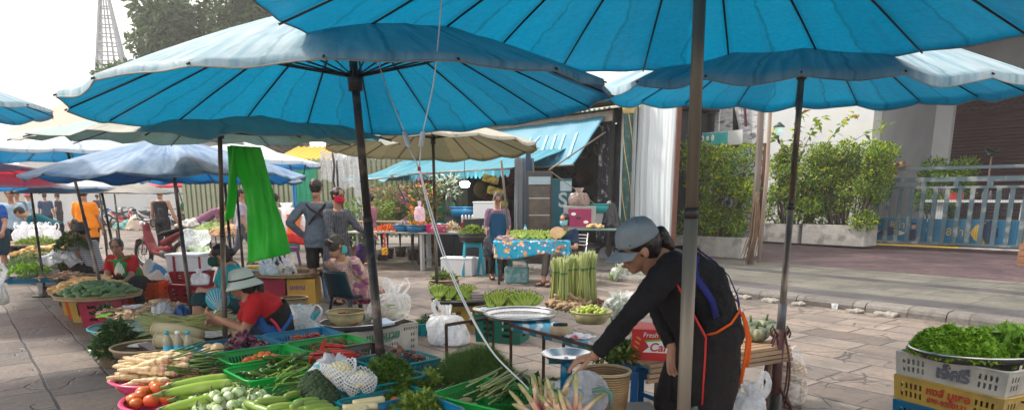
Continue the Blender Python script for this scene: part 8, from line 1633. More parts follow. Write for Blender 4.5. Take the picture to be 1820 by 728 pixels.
for i,(u,v,r0,h,lab)in enumerate(((110,531,.16,.34,'white paint bucket with a coloured print, nearest of three'),(76,522,.17,.36,'plain white bucket in the middle of three'),(55,506,.15,.34,'pale blue bucket, farthest of three'))):
 q=gz(u,v,0);bucket(lab,(q.x,q.y+.16,0),r0,h,(MWB,MWB,plast('bucket_pale',(.35,.48,.58),tl=.1))[i],mat('bucket_print',(.5,.25,.08),(.5,.55,.6),rough=.4,scale=9,contrast=.1)if i==0 else None,'buckets in the left row')
q=gz(76,500,.37);crate('bright blue tray of chopped greens on the buckets',(q.x-.1,q.y,.37),.5,.62,.4,.06,P_blue,'hole',.02);greens('chopped_greens','',(q.x-.1,q.y),.27,.16,.5,.39,.08,500,.04,.02,LG['pale']+LG['cor'],81);pg(85,492,.44,.15,.08,30,82)
q=gz(120,497,.36);woven('wicker basket of roots right of the paint bucket',(q.x+.1,q.y+.1,.12),.3,.28,M_wickd,1.15);pg(120,487,.45,.2,.15,60,83);upright('crate under the wicker basket of roots','display_crate','crate',(q.x+.1,q.y+.1,0),0,[('body',P_brown,lambda m:m.box((0,0,.06),(.4,.4,.115)))])
q=gz(72,462,.5);greens('green_heap','',(q.x,q.y),.55,.32,.6,.35,.35,2200,.045,.016,LG['dill']+LG['cor'],84);q=gz(50,478,.4);greens('bright_green_heap','',(q.x,q.y),.3,.25,0,.35,.12,700,.06,.03,LG['let'],85)
q=gz(78,470,0);upright('low dark trestle under the far green heaps','low_stand','stand',(q.x-.3,q.y+1.3,0),CRZ,[('top',M_plank,lambda m:m.box((0,0,.33),(1.1,2.6,.03))),('leg',M_plank,lambda m:m.box((0,-1.1,.16),(.9,.06,.31))),('leg',M_plank,lambda m:m.box((0,1.1,.16),(.9,.06,.31)))])
heapcloth('white_bag_heap',108,468,.45,.35,.2,.2,BAGW,'heap of white plastic bags in front of the striped woman','bags',9,.05);heapcloth('sack',135,458,.45,.33,.2,.16,plain('sack_grey',(.4,.38,.38),.8),'grey sack beside the striped woman','sack',10)
q=G(85,450,.5);heap([Pmy],40,(q.x,q.y),.5,.35,.3,.5,.15,'yellow fruit in the far heap before the striped woman','far yellow fruit','flat',86,spread=2,scl=(1,1.3));q2=gz(85,450,.5);upright('low board under the far yellow fruit','low_stand','stand',(q2.x,q2.y,0),CRZ,[('top',M_plank,lambda m:m.box((0,0,.48),(.9,1.1,.03))),('leg',M_plank,lambda m:m.box((0,-.45,.23),(.7,.06,.46))),('leg',M_plank,lambda m:m.box((0,.45,.23),(.7,.06,.46)))])
q=at(126,430,11.2);greens('held_greens','',(q.x,11.2),.25,.18,0,q.z-.12,.3,900,.06,.03,LG['dark']+LG['cor'],87)
q=gz(32,478,0);basin('dark green basin on the ground at the left',(q.x,q.y+.2,0),.3,.2,plast('basin_green',(.0,.16,.08),tl=.1),'basin',.015,1.2,'basin')
q=gz(70,450,0);table('far left vendor table with a dark top, before the man in teal',(at(72,440,13.6).x,13.6,0),.2,1.1,.7,.62,M_plank,M_darkmetal);greens('table_greens','',(at(72,432,13.6).x,13.6),.45,.25,.2,.6,.14,700,.08,.03,LG['pale'],88)
for i,(u,Y)in enumerate(((38,14.3),(52,14.5),(66,14.2),(80,14.4),(93,14.0))):q=at(u,412,Y);bag(['leftmost white','second white','middle white','fourth white','rightmost white'][i]+' carrier bag in the row near the man in teal',(q.x,Y,.62),.16,.34,BAGW,.35,60+i,2,crumple=.1,)
upright('table carrying the row of white carrier bags','stall_table','table',(at(65,420,14.35).x,14.35,0),.1,[('tabletop',M_plank,lambda m:m.box((0,0,.6),(1.6,.6,.03))),('leg',M_darkmetal,lambda m:[m.bar((x,y,0),(x,y,.585),.04)for x in(-.7,.7)for y in(-.25,.25)])])
q=at(68,390,15.4);cloth_heap('yellow_bag',(q.x,15.4),.18,.12,.6,.35,plain('bag_yellow',(.7,.55,.15),.5),'pale yellow bag held before the man in teal','bag',0,6,.03)
q=at(2,520,5.5);bag('pinkish white carrier bag cut off by the left edge',(q.x-.06,5.5,q.z-.1),.09,.26,BAGW,.35,77,2,crumple=.1);heap([Pon],8,(q.x-.06,5.5),.05,.05,0,q.z-.08,.08,'onion inside the white carrier bag at the left edge','bagged onions','any',90)
for(u,v,Y,lab)in((192,440,16.0,'thin dark pole left of the red motorbike'),(217,430,17.0,'thin dark pole with an orange band behind the red motorbike')):
 b=P3(u,Y,0);m=MB();m.tube([(0,0,0),(0,0,1.75)],.022,8);o=solo(m,'thin_pole',M_poledark,lab,'pole',b)
def motorbike(label,loc,rz,body,s=1,detail=True,group=None,lean=0):
 t=thing('motorbike',label,'motorbike',loc,Euler((lean,0,rz)),group);t.scale=(s,s,s)
 Mt_=plain('tyre',(.02,.02,.02),.8);Mc=M_steel;Mb_=body
 for x,nm in((-.62,'wheel'),(.62,'wheel')):
  w=MB();w.tube([(x+.245*math.cos(a),0,.29+.245*math.sin(a))for a in[2*PI*i/24 for i in range(25)]],.045,8,False,up=Vector((0,1,0)));wo=w.build(nm,Mt_,t)
  if detail:r_=MB();r_.tube([(x+.2*math.cos(a),0,.29+.2*math.sin(a))for a in[2*PI*i/20 for i in range(21)]],.014,5,False,up=Vector((0,1,0)));[r_.tube([(x,0,.29),(x+.2*math.cos(a),0,.29+.2*math.sin(a))],.008,4)for a in[i*1.2566 for i in range(5)]];r_.tube([(x,-.05,.29),(x,.05,.29)],.03,8);r_.build('rim',Mc,wo)
 m=MB();m.loft([(-.46,0,.93),(-.44,0,.75),(-.36,0,.5),(-.22,0,.33),(0,0,.3)],[(.06,.07),(.09,.05),(.125,.045),(.10,.06),(.09,.05)],(0,1,0),14);m.cap((-.2,0,.36),.07,(.25,0,.42),.09);melt(m,'front_fairing',Mb_,t,.018,3)if detail else m.build('front_fairing',Mb_,t)
 m=MB();m.loft([(.05,0,.52),(.3,0,.6),(.6,0,.72),(.82,0,.78)],[(.07,.07),(.09,.075),(.09,.05),(.03,.02)],(0,1,0),14);m.build('tail_body',Mb_,t)
 m=MB();m.loft([(-.02,0,.68),(.15,0,.72),(.4,0,.76),(.66,0,.82)],[(.08,.035),(.12,.05),(.13,.045),(.08,.03)],(0,1,0),14);m.build('saddle',BLK,t)
 m=MB();m.tube([(-.62,.05,.29),(-.5,.05,.62),(-.42,.04,.92)],.02,6);m.tube([(-.62,-.05,.29),(-.5,-.05,.62),(-.42,-.04,.92)],.02,6);m.build('fork',Mc,t)
 m=MB();m.loft([(-.86,0,.44),(-.75,0,.57),(-.6,0,.6),(-.42,0,.52)],[(.03,.01),(.06,.012),(.07,.012),(.06,.01)],(0,1,0),10);m.build('mudguard',Mb_,t)
 m=MB();m.tube([(-.32,-.34,1.0),(-.4,-.2,1.0),(-.43,0,.95),(-.4,.2,1.0),(-.32,.34,1.0)],.014,6);m.build('handlebar',M_darkmetal,t)
 m=MB();m.ell((-.52,0,.9),(.07,.09,.075),12,8);m.build('headlight',plain('lamp_glass',(.6,.62,.65),.15),t)
 if detail:
  for s_ in(-1,1):m=MB();m.tube([(-.38,.2*s_,1.0),(-.36,.26*s_,1.15)],.006,5);m.ell((-.36,.28*s_,1.18),(.012,.055,.035),10,6);m.build('mirror',M_darkmetal,t)
  m=MB();m.ell((.08,0,.32),(.17,.1,.11),10,8);m.tube([(.1,.12,.22),(.5,.14,.26),(.85,.15,.34)],.035,8);m.build('engine',mat('engine',(.2,.2,.21),(.06,.06,.06),rough=.45,metal=.6,scale=9),t)
  m=MB();m.tube([(.0,.0,.3),(-.05,.18,.02)],.012,5);m.build('kickstand',M_darkmetal,t)
 return t
M_mred=plain('moto_red',(.16,.006,.012),.28);q=gz(288,478,0);b0=motorbike('dark red motorbike parked behind the old woman, beige bag on its handlebar',(q.x,q.y+.1,0),-.50,M_mred,1.06)
q=at(243,398,15.4);cloth_heap('hanging_bag',(q.x,15.35),.22,.14,q.z-.12,.3,plain('bag_beige',(.55,.45,.38),.7),'beige cloth bag slung on the motorbike handlebar','bag',0,3,.03)
for(u,v,Y,s_,c,lab)in((345,430,13.8,.3,M_paper,'crumpled grey-white newspaper sheet at the rear of the red motorbike'),(352,452,13.5,.22,mat('paper_green',(.5,.52,.48),(.15,.3,.1),rough=.7,scale=9,contrast=.08),'green and white printed sack by the rear wheel')):
 q=at(u,v,Y);m=MB();m.grid(lambda a,b_:Vector(((a-.5)*2*s_+.05*math.sin(b_*5),.12*math.sin(a*4)+.25*b_,(b_-.5)*1.5*s_+.05*noise.noise(Vector((a*3,b_*3,u)))+.2*a*(1-b_))),14,12);solo(m,'paper_sheet',c,lab,'paper',q,thick=.004)
cols=[plain('mc%d'%i,c,.2,coat=.5)for i,c in enumerate(((.5,.52,.55),(.45,.02,.04),(.03,.03,.04),(.05,.15,.4),(.5,.5,.5),(.08,.08,.09),(.4,.05,.05),(.1,.12,.15)))]
labs=['white and silver motorbike, first of the far parked row from the left','red striped motorbike in the far parked row','black motorbike in the far parked row, behind the thin poles','blue motorbike in the far parked row','pale grey motorbike in the far parked row','black and chrome motorbike nearest the man in the vest','dark red motorbike at the right end of the far row','grey motorbike beyond the man in the vest']
for i,u in enumerate((203,222,238,252,266,318,306,332)):
 Y=(34,33.4,36,35,34.6,31,33,30)[i];q=P3(u,Y,0);motorbike(labs[i],(q.x,Y,0),R((25,160,40,20,150,30,200,25)[i]),cols[i],1.05,False,'far row of parked motorbikes')
q=P3(173,36.5,0);motorbike('bright blue scooter with a white front, under the rider in navy',(q.x,36.5,0),R(70),plain('scooter_blue',(.0,.22,.6),.2,coat=.5),1.15,False)
q=P3(524,15.8,0);tt=table('stall table under a bright red cloth, behind the man in shorts',(q.x,15.8,0),.05,1.3,.8,.74,plain('cloth_redtable',(.6,.03,.03),.7),M_darkmetal);m=MB();m.grid(lambda a,b_:Vector(((a-.5)*1.34,-.41-.015*math.sin(a*30),.745-b_*(.26+.03*math.sin(a*9)))),50,4);m.build('cloth_drop',_M['cloth_redtable'],tt,thick=.004)
q=P3(519,15.2,0);stool('purple plastic stool in front of the red-clothed table',(q.x,15.2,0),.3,plast('stool_purple',(.12,.04,.16),tl=.05),.45,.3)
q=at(523,383,15.9);upright('orange crate standing on the red-clothed table','display_crate','crate',(q.x,15.9,.745),0,[('body',plast('box_orange',(.75,.28,.05)),lambda m:m.box((0,0,.2),(.26,.3,.4)))])
for i,(u,z0)in enumerate(((508,.745),(538,.745),(513,1.0))):q=P3(u,16.0,0);bag(['white sack on the left of the red cloth','white bag on the right of the red cloth','pale sack behind the orange crate'][i],(q.x,16.1,z0),.24,.4,BAGW,.4,80+i,0)
q=P3(507,20,0);upright('green wheeled bin far behind the flowered top','wheeled_bin','bin',(q.x,20,0),0,[('bin_body',plain('bin_green',(.02,.16,.09),.5),lambda m:m.box((0,0,.5),(.65,.7,1.0),taper=1)),('bin_lid',plain('bin_lid',(.02,.12,.07),.5),lambda m:m.box((0,0,1.04),(.7,.76,.07)))])
for(u,Y,w,h0,h1,c,lab)in((535,17,.32,.9,2.3,(.02,.28,.16),'dark green plastic curtain beside the blue one'),(527,17.2,.18,.9,2.3,(.03,.2,.45),'narrow blue plastic curtain under the white and blue umbrella')):
 q=P3(u,Y,0);tarp_panel(q,q+Vector((w*1.6,0,0)),h0,h1,lab,'plastic_curtain',.03,9,plain('curt%d'%u,c,.5))
for(u,Y,c,lab)in((384,19,(.2,.3,.05),'green and yellow produce on the far stall by the child'),(412,17.5,(.45,.25,.12),'cardboard cartons and fruit right of the child'),(238,21,(.08,.3,.28),'low teal crate of produce near the man in the vest'),(345,23,(.5,.5,.48),'white foam cartons beyond the red motorbike')):
 q=P3(u,Y,0);t=table(lab.replace('produce on the','table of the')if 'produce on' in lab else 'display table under the '+lab,(q.x,Y,0),.1,1.3,.8,.6,M_plank,M_darkmetal,brace=False);cloth_heap('produce_heap',(q.x,Y),.55,.35,.6,.22,mat('far_prod%d'%u,c,tuple(.4*x+.02 for x in c),rough=.7,scale=14,contrast=.1),lab,'produce',0,u,.05)
M_tabm=plain('table_metal',(.42,.42,.42),.4);f0=P3(700,14.6,0);frz=.0
ft1=table('grey metal flower table, left of the khaki umbrella pole',P3(694,15.0,0),-.12,1.75,.7,.80,M_tabm,M_tabm,.03,.05);ft2=table('second metal flower table, right of the khaki umbrella pole',P3(812,14.7,0),-.1,1.5,.7,.80,M_tabm,M_tabm,.03,.05);ft3=table('long table of small bagged goods behind the checked coat',P3(655,16.2,0),-.1,2.4,.8,.98,M_plank,M_darkmetal)
def onft(u,Y,z=.80):return P3(u,Y,z+.001)
for(u,Y,r0,lab)in((717,14.85,.22,'blue basin of flowers, left of two on the metal table'),(742,14.7,.25,'blue basin of flowers, right of two on the metal table')):
 q=onft(u,Y);basin(lab,q,r0,.14,M_basb,'basin',.012,1.25,'basin')
def flowers(c,hx,hy,z0,zh,n,cols_,seed,sz=.05):return greens('flower_heap','',c,hx,hy,0,z0,zh,n,sz,sz*.7,cols_,seed,.1,.9)
FO=leafmat('marigold',(.8,.32,.01),(.7,.2,.01));FP=leafmat('orchid',(.3,.08,.35),(.5,.2,.45));FW=leafmat('white_flower',(.7,.72,.62),(.6,.62,.5));FR=leafmat('red_flower',(.6,.04,.03),(.4,.02,.02));FPk=leafmat('pink_flower',(.65,.15,.35),(.5,.1,.25))
q=onft(717,14.85);flowers((q.x,q.y),.2,.16,.9,.12,260,[FP,LG['dark'][0],FW],91);q=onft(742,14.7);flowers((q.x,q.y),.22,.18,.92,.12,300,[FO,FO,LG['dark'][1]],92);q=onft(690,14.8);flowers((q.x,q.y),.3,.18,.81,.13,420,[FR,FO,FR],93)
q=onft(683,14.66);gt=thing('flower_garland','orange and yellow marigold garland hanging from the metal table','garland',q);m=MB();r=random.Random(3)
for i in range(22):m.ell((r.uniform(-.02,.02),-.02,-.02-i*.014),.018,6,4)
m.build('red_string',plain('garland_red',(.6,.05,.03),.7),gt);m=MB()
for i in range(60):a=r.uniform(0,6.3);m.ell((.05*math.cos(a),-.02+.03*math.sin(a),-.34-r.uniform(0,.13)),.022,6,4)
m.build('marigold_heads',plain('garland_gold',(.8,.38,.02),.7),gt)
for(u,Y,w,h,c,lab)in((778,14.5,.42,.16,P_pink,'pink crate of packets on the second flower table'),(833,14.5,.28,.2,P_red,'red crate of small bottles on the second flower table')):
 q=onft(u,Y);crate(lab,q,-.1,w,.3,h,c,'hole',.01,name='small_crate')
 cloth_heap('packets',(q.x,q.y),w*.42,.12,.85,.12,mat('packets%d'%u,(.6,.55,.58),(.3,.2,.25),rough=.35,scale=22,contrast=.06),'shiny small packets filling the %s crate'%('pink' if u==778 else 'red'),'packets',0,u,.03)
q=onft(803,14.45);flowers((q.x,q.y),.22,.16,.81,.2,420,[FW,FW,LG['dark'][0],FO],94)
for i in range(5):q=onft(843+i*5.5,14.35);m=MB();m.lathe([(.0,0),(.035,0),(.037,.15),(.03,.2),(.014,.24),(.014,.26),(0,.26)],12);solo(m,'water_bottle',bagmat('pack_water',(.35,.62,.75),.6),'clear bluish water bottle in the shrink pack on the flower table','bottle',q,0,'shrink-packed bottles')
for i in range(4):q=onft(822+i*6,14.6,1.0);m=MB();m.lathe([(.0,0),(.025,0),(.025,.12),(.01,.16),(0,.16)],10);solo(m,'small_bottle',plain('cap_white',(.6,.6,.62),.3),'small white-topped bottle standing in the red crate','bottle',q,0,'bottles in the red crate')
for i,(u,Y,z0,rr_,h,cm_,n)in enumerate(((600,18,.3,.35,1.1,LG['cor']+LG['pale'],500),(625,17.5,.3,.3,1.0,LG['cor'],400),(648,18.5,.3,.4,1.2,LG['pale']+LG['cor'],500),(690,17.5,.9,.5,.9,[leafmat('dry_bract',(.4,.22,.14),(.25,.13,.08)),LG['cor'][0]],900),(712,18,.9,.5,.7,LG['pale']+LG['cor'],700),(735,17,.95,.4,.7,LG['dark']+[FPk],500),(760,16.5,1.0,.35,.8,LG['cor']+LG['dark']+[FO],600),(798,16.4,1.5,.3,.5,[FW,LG['dark'][0]],300),(680,16.8,.9,.35,.5,LG['pale'],400),(752,15.9,.85,.25,.35,LG['cor']+[FO],300),(770,17.5,1.1,.3,1.0,[FPk,LG['cor'][1]],400))):
 q=P3(u,Y,0);t=thing('pot_plant',['leafy plant behind the checked coat','second leafy plant behind the red mask','tall leafy plant left of the flower tables','reddish-bracted plant over the flower table','yellow-green plant beside the reddish one','dark plant with pink flowers behind the basins','orange and red flowering plant by the hanging bag','white flowers high in the shop corner','low pale green plant on the long table','short orange-flowered plant at the tabletop','tall pink-flowered plant behind the khaki pole'][i],'plant',(q.x,Y,0));rr2=np.random.default_rng(100+i)
 a=rr2.uniform(0,6.28,n);rd=np.sqrt(rr2.uniform(0,1,n))*rr_;z=z0+h*rr2.uniform(0,1,n);P_=np.stack([rd*np.cos(a),rd*np.sin(a),z],1);D=np.stack([np.cos(a),np.sin(a),np.full(n,.5)],1);leaves('foliage',P_,D,np.tile([0,0,1.],(n,1)),.13,.05,cm_,t,.2,.5,rr2.integers(0,len(cm_),n))
 m=MB();m.lathe([(0,0),(.12,0),(.16,.26),(0,.24)],14);m.build('pot',plain('pot_clay',(.05,.035,.03),.8),t);m=MB();[m.tube([(0,0,.2),(math.cos(k_)*.06,math.sin(k_)*.06,z0+h*.5),(math.cos(k_)*rr_*.5,math.sin(k_)*rr_*.5,z0+h)],[.015,.01,.004],5)for k_ in range(5)];m.build('stem',M_bark,t)
q=at(747,378,14.4);t=bag('pink and white clear bag hung before the khaki umbrella pole',(q.x,14.3,q.z-.18),.11,.42,bagmat('pinkish_bag',(.7,.5,.6),.6),.25,95,0,cat='bag')
GB=sp(4.55,.4);
def inshop(u,Y,z=.12):return P3(u,Y,z)
upright('dark green bottle crate stacked high in the flower shop','bottle_crate','crate',inshop(794,16.8,0),0,[('body',plain('crate_bottle',(.02,.15,.10),.5),lambda m:[m.box((0,0,.98+i*.29),(.5,.35,.27))for i in range(2)]),('support',plain('crate_support',(.03,.05,.05),.6),lambda m:m.box((0,0,.41),(.5,.35,.82)))])
q=at(826,375,16);upright('dark shelf under the blue basin in the shop','shelf','shelf',(q.x,16.1,0),0,[('shelf_body',M_dark,lambda m:m.box((0,0,q.z/2-.06),(.9,.5,q.z-.12)))]);basin('wide blue basin on the dark shelf in the shop',(q.x,16.0,q.z-.11),.34,.2,M_basb,'basin',.015,1.2,'basin');q=at(790,402,15.6);basin('dark teal basin of leaves behind the white flowers',(q.x,15.6,q.z-.1),.3,.16,M_bast,'basin',.012,1.2,'basin');upright('dark crate under the teal basin','crate_support','crate',(q.x,15.6,0),0,[('body',M_dark,lambda m:m.box((0,0,(q.z-.1)/2-.003),(.4,.4,q.z-.108)))])
for(u,v,Y,w,h,lab)in((815,482,13.6,.62,.36,'white foam cooler on the ground before the flower tables'),(866,388,14.2,.5,.34,'white foam box behind the woman in the blue apron'),(838,481,13.9,.55,.33,'second white foam cooler behind the blue stool')):
 q=at(u,v,Y);z0=0 if v>450 else q.z;t=thing('foam_cooler',lab,'cooler',(q.x,Y,max(0,z0)),-.15,'white foam coolers');m=MB();m.box((0,0,h*.45),(w,.4,h*.9));m.build('cooler_body',M_styro,t,bevel=.012);m=MB();m.box((0,0,h*.95),(w+.02,.42,h*.1));m.build('cooler_lid',M_styro,t,bevel=.01)
q=at(866,388,14.2);upright('dark counter under the foam box in the shop','counter','counter',(q.x,14.2,0),-.15,[('counter_body',M_dark,lambda m:m.box((0,0,q.z/2-.005),(.9,.5,q.z-.012)))])
q=gz(840,490,0);stool('turquoise stool carrying the black basin of greens',(q.x,q.y+.15,0),.1,M_stoolt,.66,.34,'turquoise stools');bs_=(q.x,q.y+.15);basin('black basin of pale greens on the turquoise stool',(bs_[0],bs_[1],.662),.27,.16,M_blk,'basin',.012,1.15,'basin');greens('basin_greens','',bs_,.25,.2,0,.80,.16,700,.07,.035,LG['pale'],96);flowers((bs_[0]+.25,bs_[1]),.1,.1,.8,.2,80,[FW,LG['dark'][0]],97)
q=gz(872,490,0);stool('turquoise stool just right of the black basin, wrapped things on it',(q.x-.05,q.y+.35,0),-.1,M_stoolt,.5,.32,'turquoise stools')
def flowercloth():
 m=bpy.data.materials.new('flowered_cloth');m.use_nodes=True;N=m.node_tree.nodes;L=m.node_tree.links;tc=N.new('ShaderNodeTexCoord');x=None;base=(.0,.33,.52,1)
 cur=N.new('ShaderNodeRGB');cur.outputs[0].default_value=base;cur=cur.outputs[0]
 for sc_,th,c in((7.5,.33,(.75,.28,.06,1)),(7.5,.2,(.8,.6,.32,1)),(11,.25,(.7,.75,.75,1)),(14,.2,(.6,.04,.05,1)),(12.3,.17,(.02,.1,.3,1))):
  vo=N.new('ShaderNodeTexVoronoi');vo.inputs['Scale'].default_value=sc_;vo.inputs['Randomness'].default_value=.85;L.new(tc.outputs['Object'],vo.inputs[0]);lt_=N.new('ShaderNodeMath');lt_.operation='LESS_THAN';lt_.inputs[1].default_value=th;L.new(vo.outputs[0],lt_.inputs[0]);mx=N.new('ShaderNodeMixRGB');L.new(lt_.outputs[0],mx.inputs[0]);L.new(cur,mx.inputs[1]);mx.inputs[2].default_value=c;cur=mx.outputs[0]
 L.new(cur,N['Principled BSDF'].inputs[0]);N['Principled BSDF'].inputs['Roughness'].default_value=.4;return m
FC=flowercloth();q0=at(946,440,12.3);ctb=table('table under a turquoise cloth printed with orange flowers',(q0.x,12.3,0),-.06,1.25,.62,.76,M_plank,plain('leg_black',(.03,.03,.03),.5),.02,.04)
m=MB();m.grid(lambda a,b_:Vector(((a-.5)*1.32,-.33-.015*math.sin(a*26)-.02*b_,.772-b_*(.27+.05*math.sin(a*6+.5)))),60,8);m.grid(lambda a,b_:Vector(((a-.5)*1.32,-.33+.66*b_,.772+.004*math.sin(a*9))),20,8)
for s_ in(-1,1):m.grid(lambda a,b_:Vector((s_*(.66+.02*b_+.012*math.sin(a*16)),-.33+.66*a,.772-b_*.2)),20,6)
m.build('tablecloth',FC,ctb,thick=.004)
def ontab(u,dz=.776,dy=0):return at(u,430,12.3+dy).x,12.3+dy
bananas((ontab(962)[0],12.25),-.06,8,.095,'green banana hand on the flowered cloth','bananas on the flowered cloth',.785,2,1.0,8)
bananas((ontab(922)[0],12.2),-.06,2,.11,'green banana hand at the left part of the flowered cloth','bananas on the flowered cloth',.785,2,1.0,9)
q=ontab(901);sticks('dried_fish',60,(q[0],q[1]-.05),.16,.16,0,.78,.07,.16,.016,[mat('fish_grey',(.3,.22,.2),(.15,.1,.1),rough=.5,scale=12),plain('fish_pink',(.4,.25,.24),.5)],98,spread=1)
q=ontab(934);m=MB();m.lathe([(.0,0),(.034,0),(.036,.15),(.03,.19),(.013,.23),(.013,.25),(0,.25)],14);t=solo(m,'water_bottle',bagmat('one_water',(.5,.75,.85),.6),'single water bottle with a blue cap on the flowered cloth','bottle',(q[0],12.5,.776));m=MB();m.lathe([(0,.255),(.016,.255),(.016,.23),(.0,.23)],10);m.build('bottle_cap',M_capb,t)
q=gz(920,502,0);tb3=upright('glossy turquoise basket wrapped in clear film under the flowered cloth','plastic_basket','basket',(q.x,q.y+.12,0),-.1,[('basket_body',plast('basket_turq',(.0,.42,.45)),lambda m:m.box((0,0,.13),(.40,.28,.26))),('handle',_M['basket_turq'],lambda m:m.tube([(.18,0,.2),(.17,0,.40),(.03,0,.44),(-.1,0,.40),(-.16,0,.26)],.014,6)),('film',bagmat('film_wrap',(.7,.85,.88),.4),lambda m:m.box((-.02,0,.14),(.42,.31,.26)))])
def facebox(name,label,u,Y,w,d,h,mt,cat,z0=.0,rz=-.05,extra=None,group=None):
 q=P3(u,Y,z0);t=thing(name,label,cat,(q.x,Y,z0),rz,group);m=MB();m.box((0,0,h/2),(w,d,h));m.build('cabinet',mt,t,bevel=.01)
 if extra:extra(t)
 return t
def ex1(t):
 m=MB();m.box((0,-.31,1.0),(.44,.015,1.5));m.build('glass_door',mat('fridge_glass',(.04,.04,.045),(.12,.09,.065),rough=.15,scale=7),t);m=MB();m.box((0,-.32,1.86),(.46,.01,.16));m.build('lit_sign',plain('fridge_sign',(.3,.4,.45),.3),t)
 for i in range(4):m=MB();m.box((0,-.322,.45+i*.35),(.44,.008,.02));m.build('shelf',M_tabm,t)
facebox('drinks_fridge','glass-fronted drinks fridge left of the teal fridge',958,15.0,.54,.6,2.05,M_darkmetal,'fridge',.0,-.05,ex1)
def ex2(t):text_mesh('S',.42,plain('letter_pale',(.3,.36,.38),.5),face_M((.06,-.306,1.45),(1,0,0),(0,0,1)),t,.002,bold=.01);m=MB();m.box((.12,-.304,1.75),(.24,.006,.2));m.build('pale_patch',plain('patch_pale',(.3,.4,.45),.5),t)
facebox('teal_fridge','teal fridge with a big white letter S in the shop',993,15.0,.5,.6,1.9,plain('fridge_teal',(.0,.07,.10),.3),'fridge',0,-.05,ex2)
q=P3(914,15.0,0);tarp_panel(q,q+Vector((.42,-.05,0)),.3,2.35,'grey translucent curtain in the shop doorway','door_curtain',.02,10,plain('curtain_grey',(.12,.135,.155),.6));facebox('blue_door_frame','narrow dark blue upright beside the grey curtain',938,15.0,.1,.2,2.5,plain('frame_blue',(.01,.04,.10),.4),'post')
stb=table('folding table with a green-grey top right of the seated woman',(at(1048,400,13.4).x,13.4,0),-.15,1.15,.6,.93,plain('top_greengrey',(.15,.25,.23),.5),M_tabm,.03,.025,brace=False)
def ex3(t):
 m=MB();m.box((.0,-.205,.2),(.44,.006,.34));m.build('pink_panel',plain('panel_pink',(.30,.025,.10),.5),t)
 for i,(x,z)in enumerate(((-.12,.27),(-.02,.2),(.12,.12))):m=MB();m.M=Matrix.Translation((x,-.212,z));m.ell((0,0,0),(.05,.003,.03),10,6);m.build('printed_figure',Mwh if i!=1 else M_darkmetal,t)
facebox('pink_box','white carton with a bright pink printed side on the folding table',1030,13.5,.62,.4,.42,plain('carton_white',(.3,.3,.29),.6),'box',.932,-.1,ex3)
q=at(1029,362,13.5);bag('brownish clear bag standing on the pink box',(q.x,13.5,1.355),.2,.34,bagmat('brown_bag',(.3,.22,.2),.7),.3,99,0);q=at(1066,372,13.7);basin('teal basin on the right end of the folding table goods',(q.x,13.7,q.z-.05),.24,.15,M_bast,'basin',.012,1.2,'basin');upright('grey carton under the teal basin','carton','box',(q.x,13.7,.932),0,[('carton_body',plain('carton_grey',(.4,.4,.42),.7),lambda m:m.box((0,0,(q.z-.99)/2),(.42,.3,q.z-.99)))])
q=P3(1055,13.25,0);Pbr=Proto(lambda:one(proto_round(.035,plain('bun',(.6,.4,.18),.6),.8,n=10),'bun',_M['bun'],'bun'));heap([Pbr],16,(q.x,13.2),.17,.09,0,.96,.05,'small golden bun on the folding table','golden buns','any',101)
q=at(1085,385,13.6);cloth_heap('black_bag',(q.x,13.6),.2,.16,.94,.5,bagmat('black_bag2',(.03,.03,.04),.85),'black rubbish bag by the striped column','bag',0,7,.05)
def fold_chair(c,rz):
 t=thing('folding_chair','metal folding chair behind the seated woman in navy','chair',c,rz);M_=M_steel
 for s_ in(-1,1):
  for k_ in range(2):m=MB();m.tube([(s_*.21,-.2+.4*k_,0),(s_*.21,.2-.4*k_ if k_==0 else-.25,.45 if k_==0 else.9)][::1]if k_==0 else[(s_*.2,.2,0),(s_*.2,-.18,.5),(s_*.2,-.26,.88)],.012,7);m.build('leg',M_,t)
 m=MB();m.box((0,.02,.46),(.42,.38,.03));m.build('seat',plain('seat_brown',(.3,.17,.1),.6),t)
 for i in range(4):m=MB();m.tube([(-.2,-.2-.02*i,.66+.06*i),(.2,-.2-.02*i,.66+.06*i)],.012,6);m.build('back_bar',M_,t)
q=at(1016,470,12.45);fold_chair((q.x,12.5,0),R(150))
pc=thing('plastic_chair','dark teal plastic chair under the woman in tie-dye','chair',(at(632,520,8.0).x,7.95,0),R(-45));M_pc=plain('chair_teal',(.0,.025,.04),.35)
m=MB();m.box((0,0,.40),(.44,.42,.04));m.build('seat',M_pc,pc,bevel=.01);m=MB();m.grid(lambda a,b_:Vector((-.24*math.cos((a)*PI)*(1-.1*b_),-.17-.10*math.sin(a*PI)-.07*b_,.40+b_*.30)),16,8);m.build('backrest',M_pc,pc,thick=.012)
for x in(-1,1):
 for y in(-1,1):m=MB();m.bar((x*.19,y*.18,.38),(x*.24,y*.24,0),.045,.03);m.build('leg',M_pc,pc)
q=gz(573,536,0);stool('bright blue stool beside the man in dark shorts',(q.x+.28,q.y+.25,0),.4,plast('stool_royal',(.0,.06,.42),tl=.05),.55,.3)
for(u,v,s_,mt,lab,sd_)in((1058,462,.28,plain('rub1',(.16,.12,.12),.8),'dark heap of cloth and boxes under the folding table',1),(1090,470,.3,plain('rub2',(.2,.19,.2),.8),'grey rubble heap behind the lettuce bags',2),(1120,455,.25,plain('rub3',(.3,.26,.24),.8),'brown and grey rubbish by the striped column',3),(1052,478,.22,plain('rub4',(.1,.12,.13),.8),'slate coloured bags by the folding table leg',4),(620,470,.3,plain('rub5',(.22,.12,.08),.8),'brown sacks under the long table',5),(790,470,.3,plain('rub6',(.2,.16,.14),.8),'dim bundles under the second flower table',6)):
 q=gz(u,v,0);cloth_heap('rubble',(q.x,q.y+.6),s_*1.3,s_,0,.35,mt,lab,'rubble',0,sd_*7,.09)
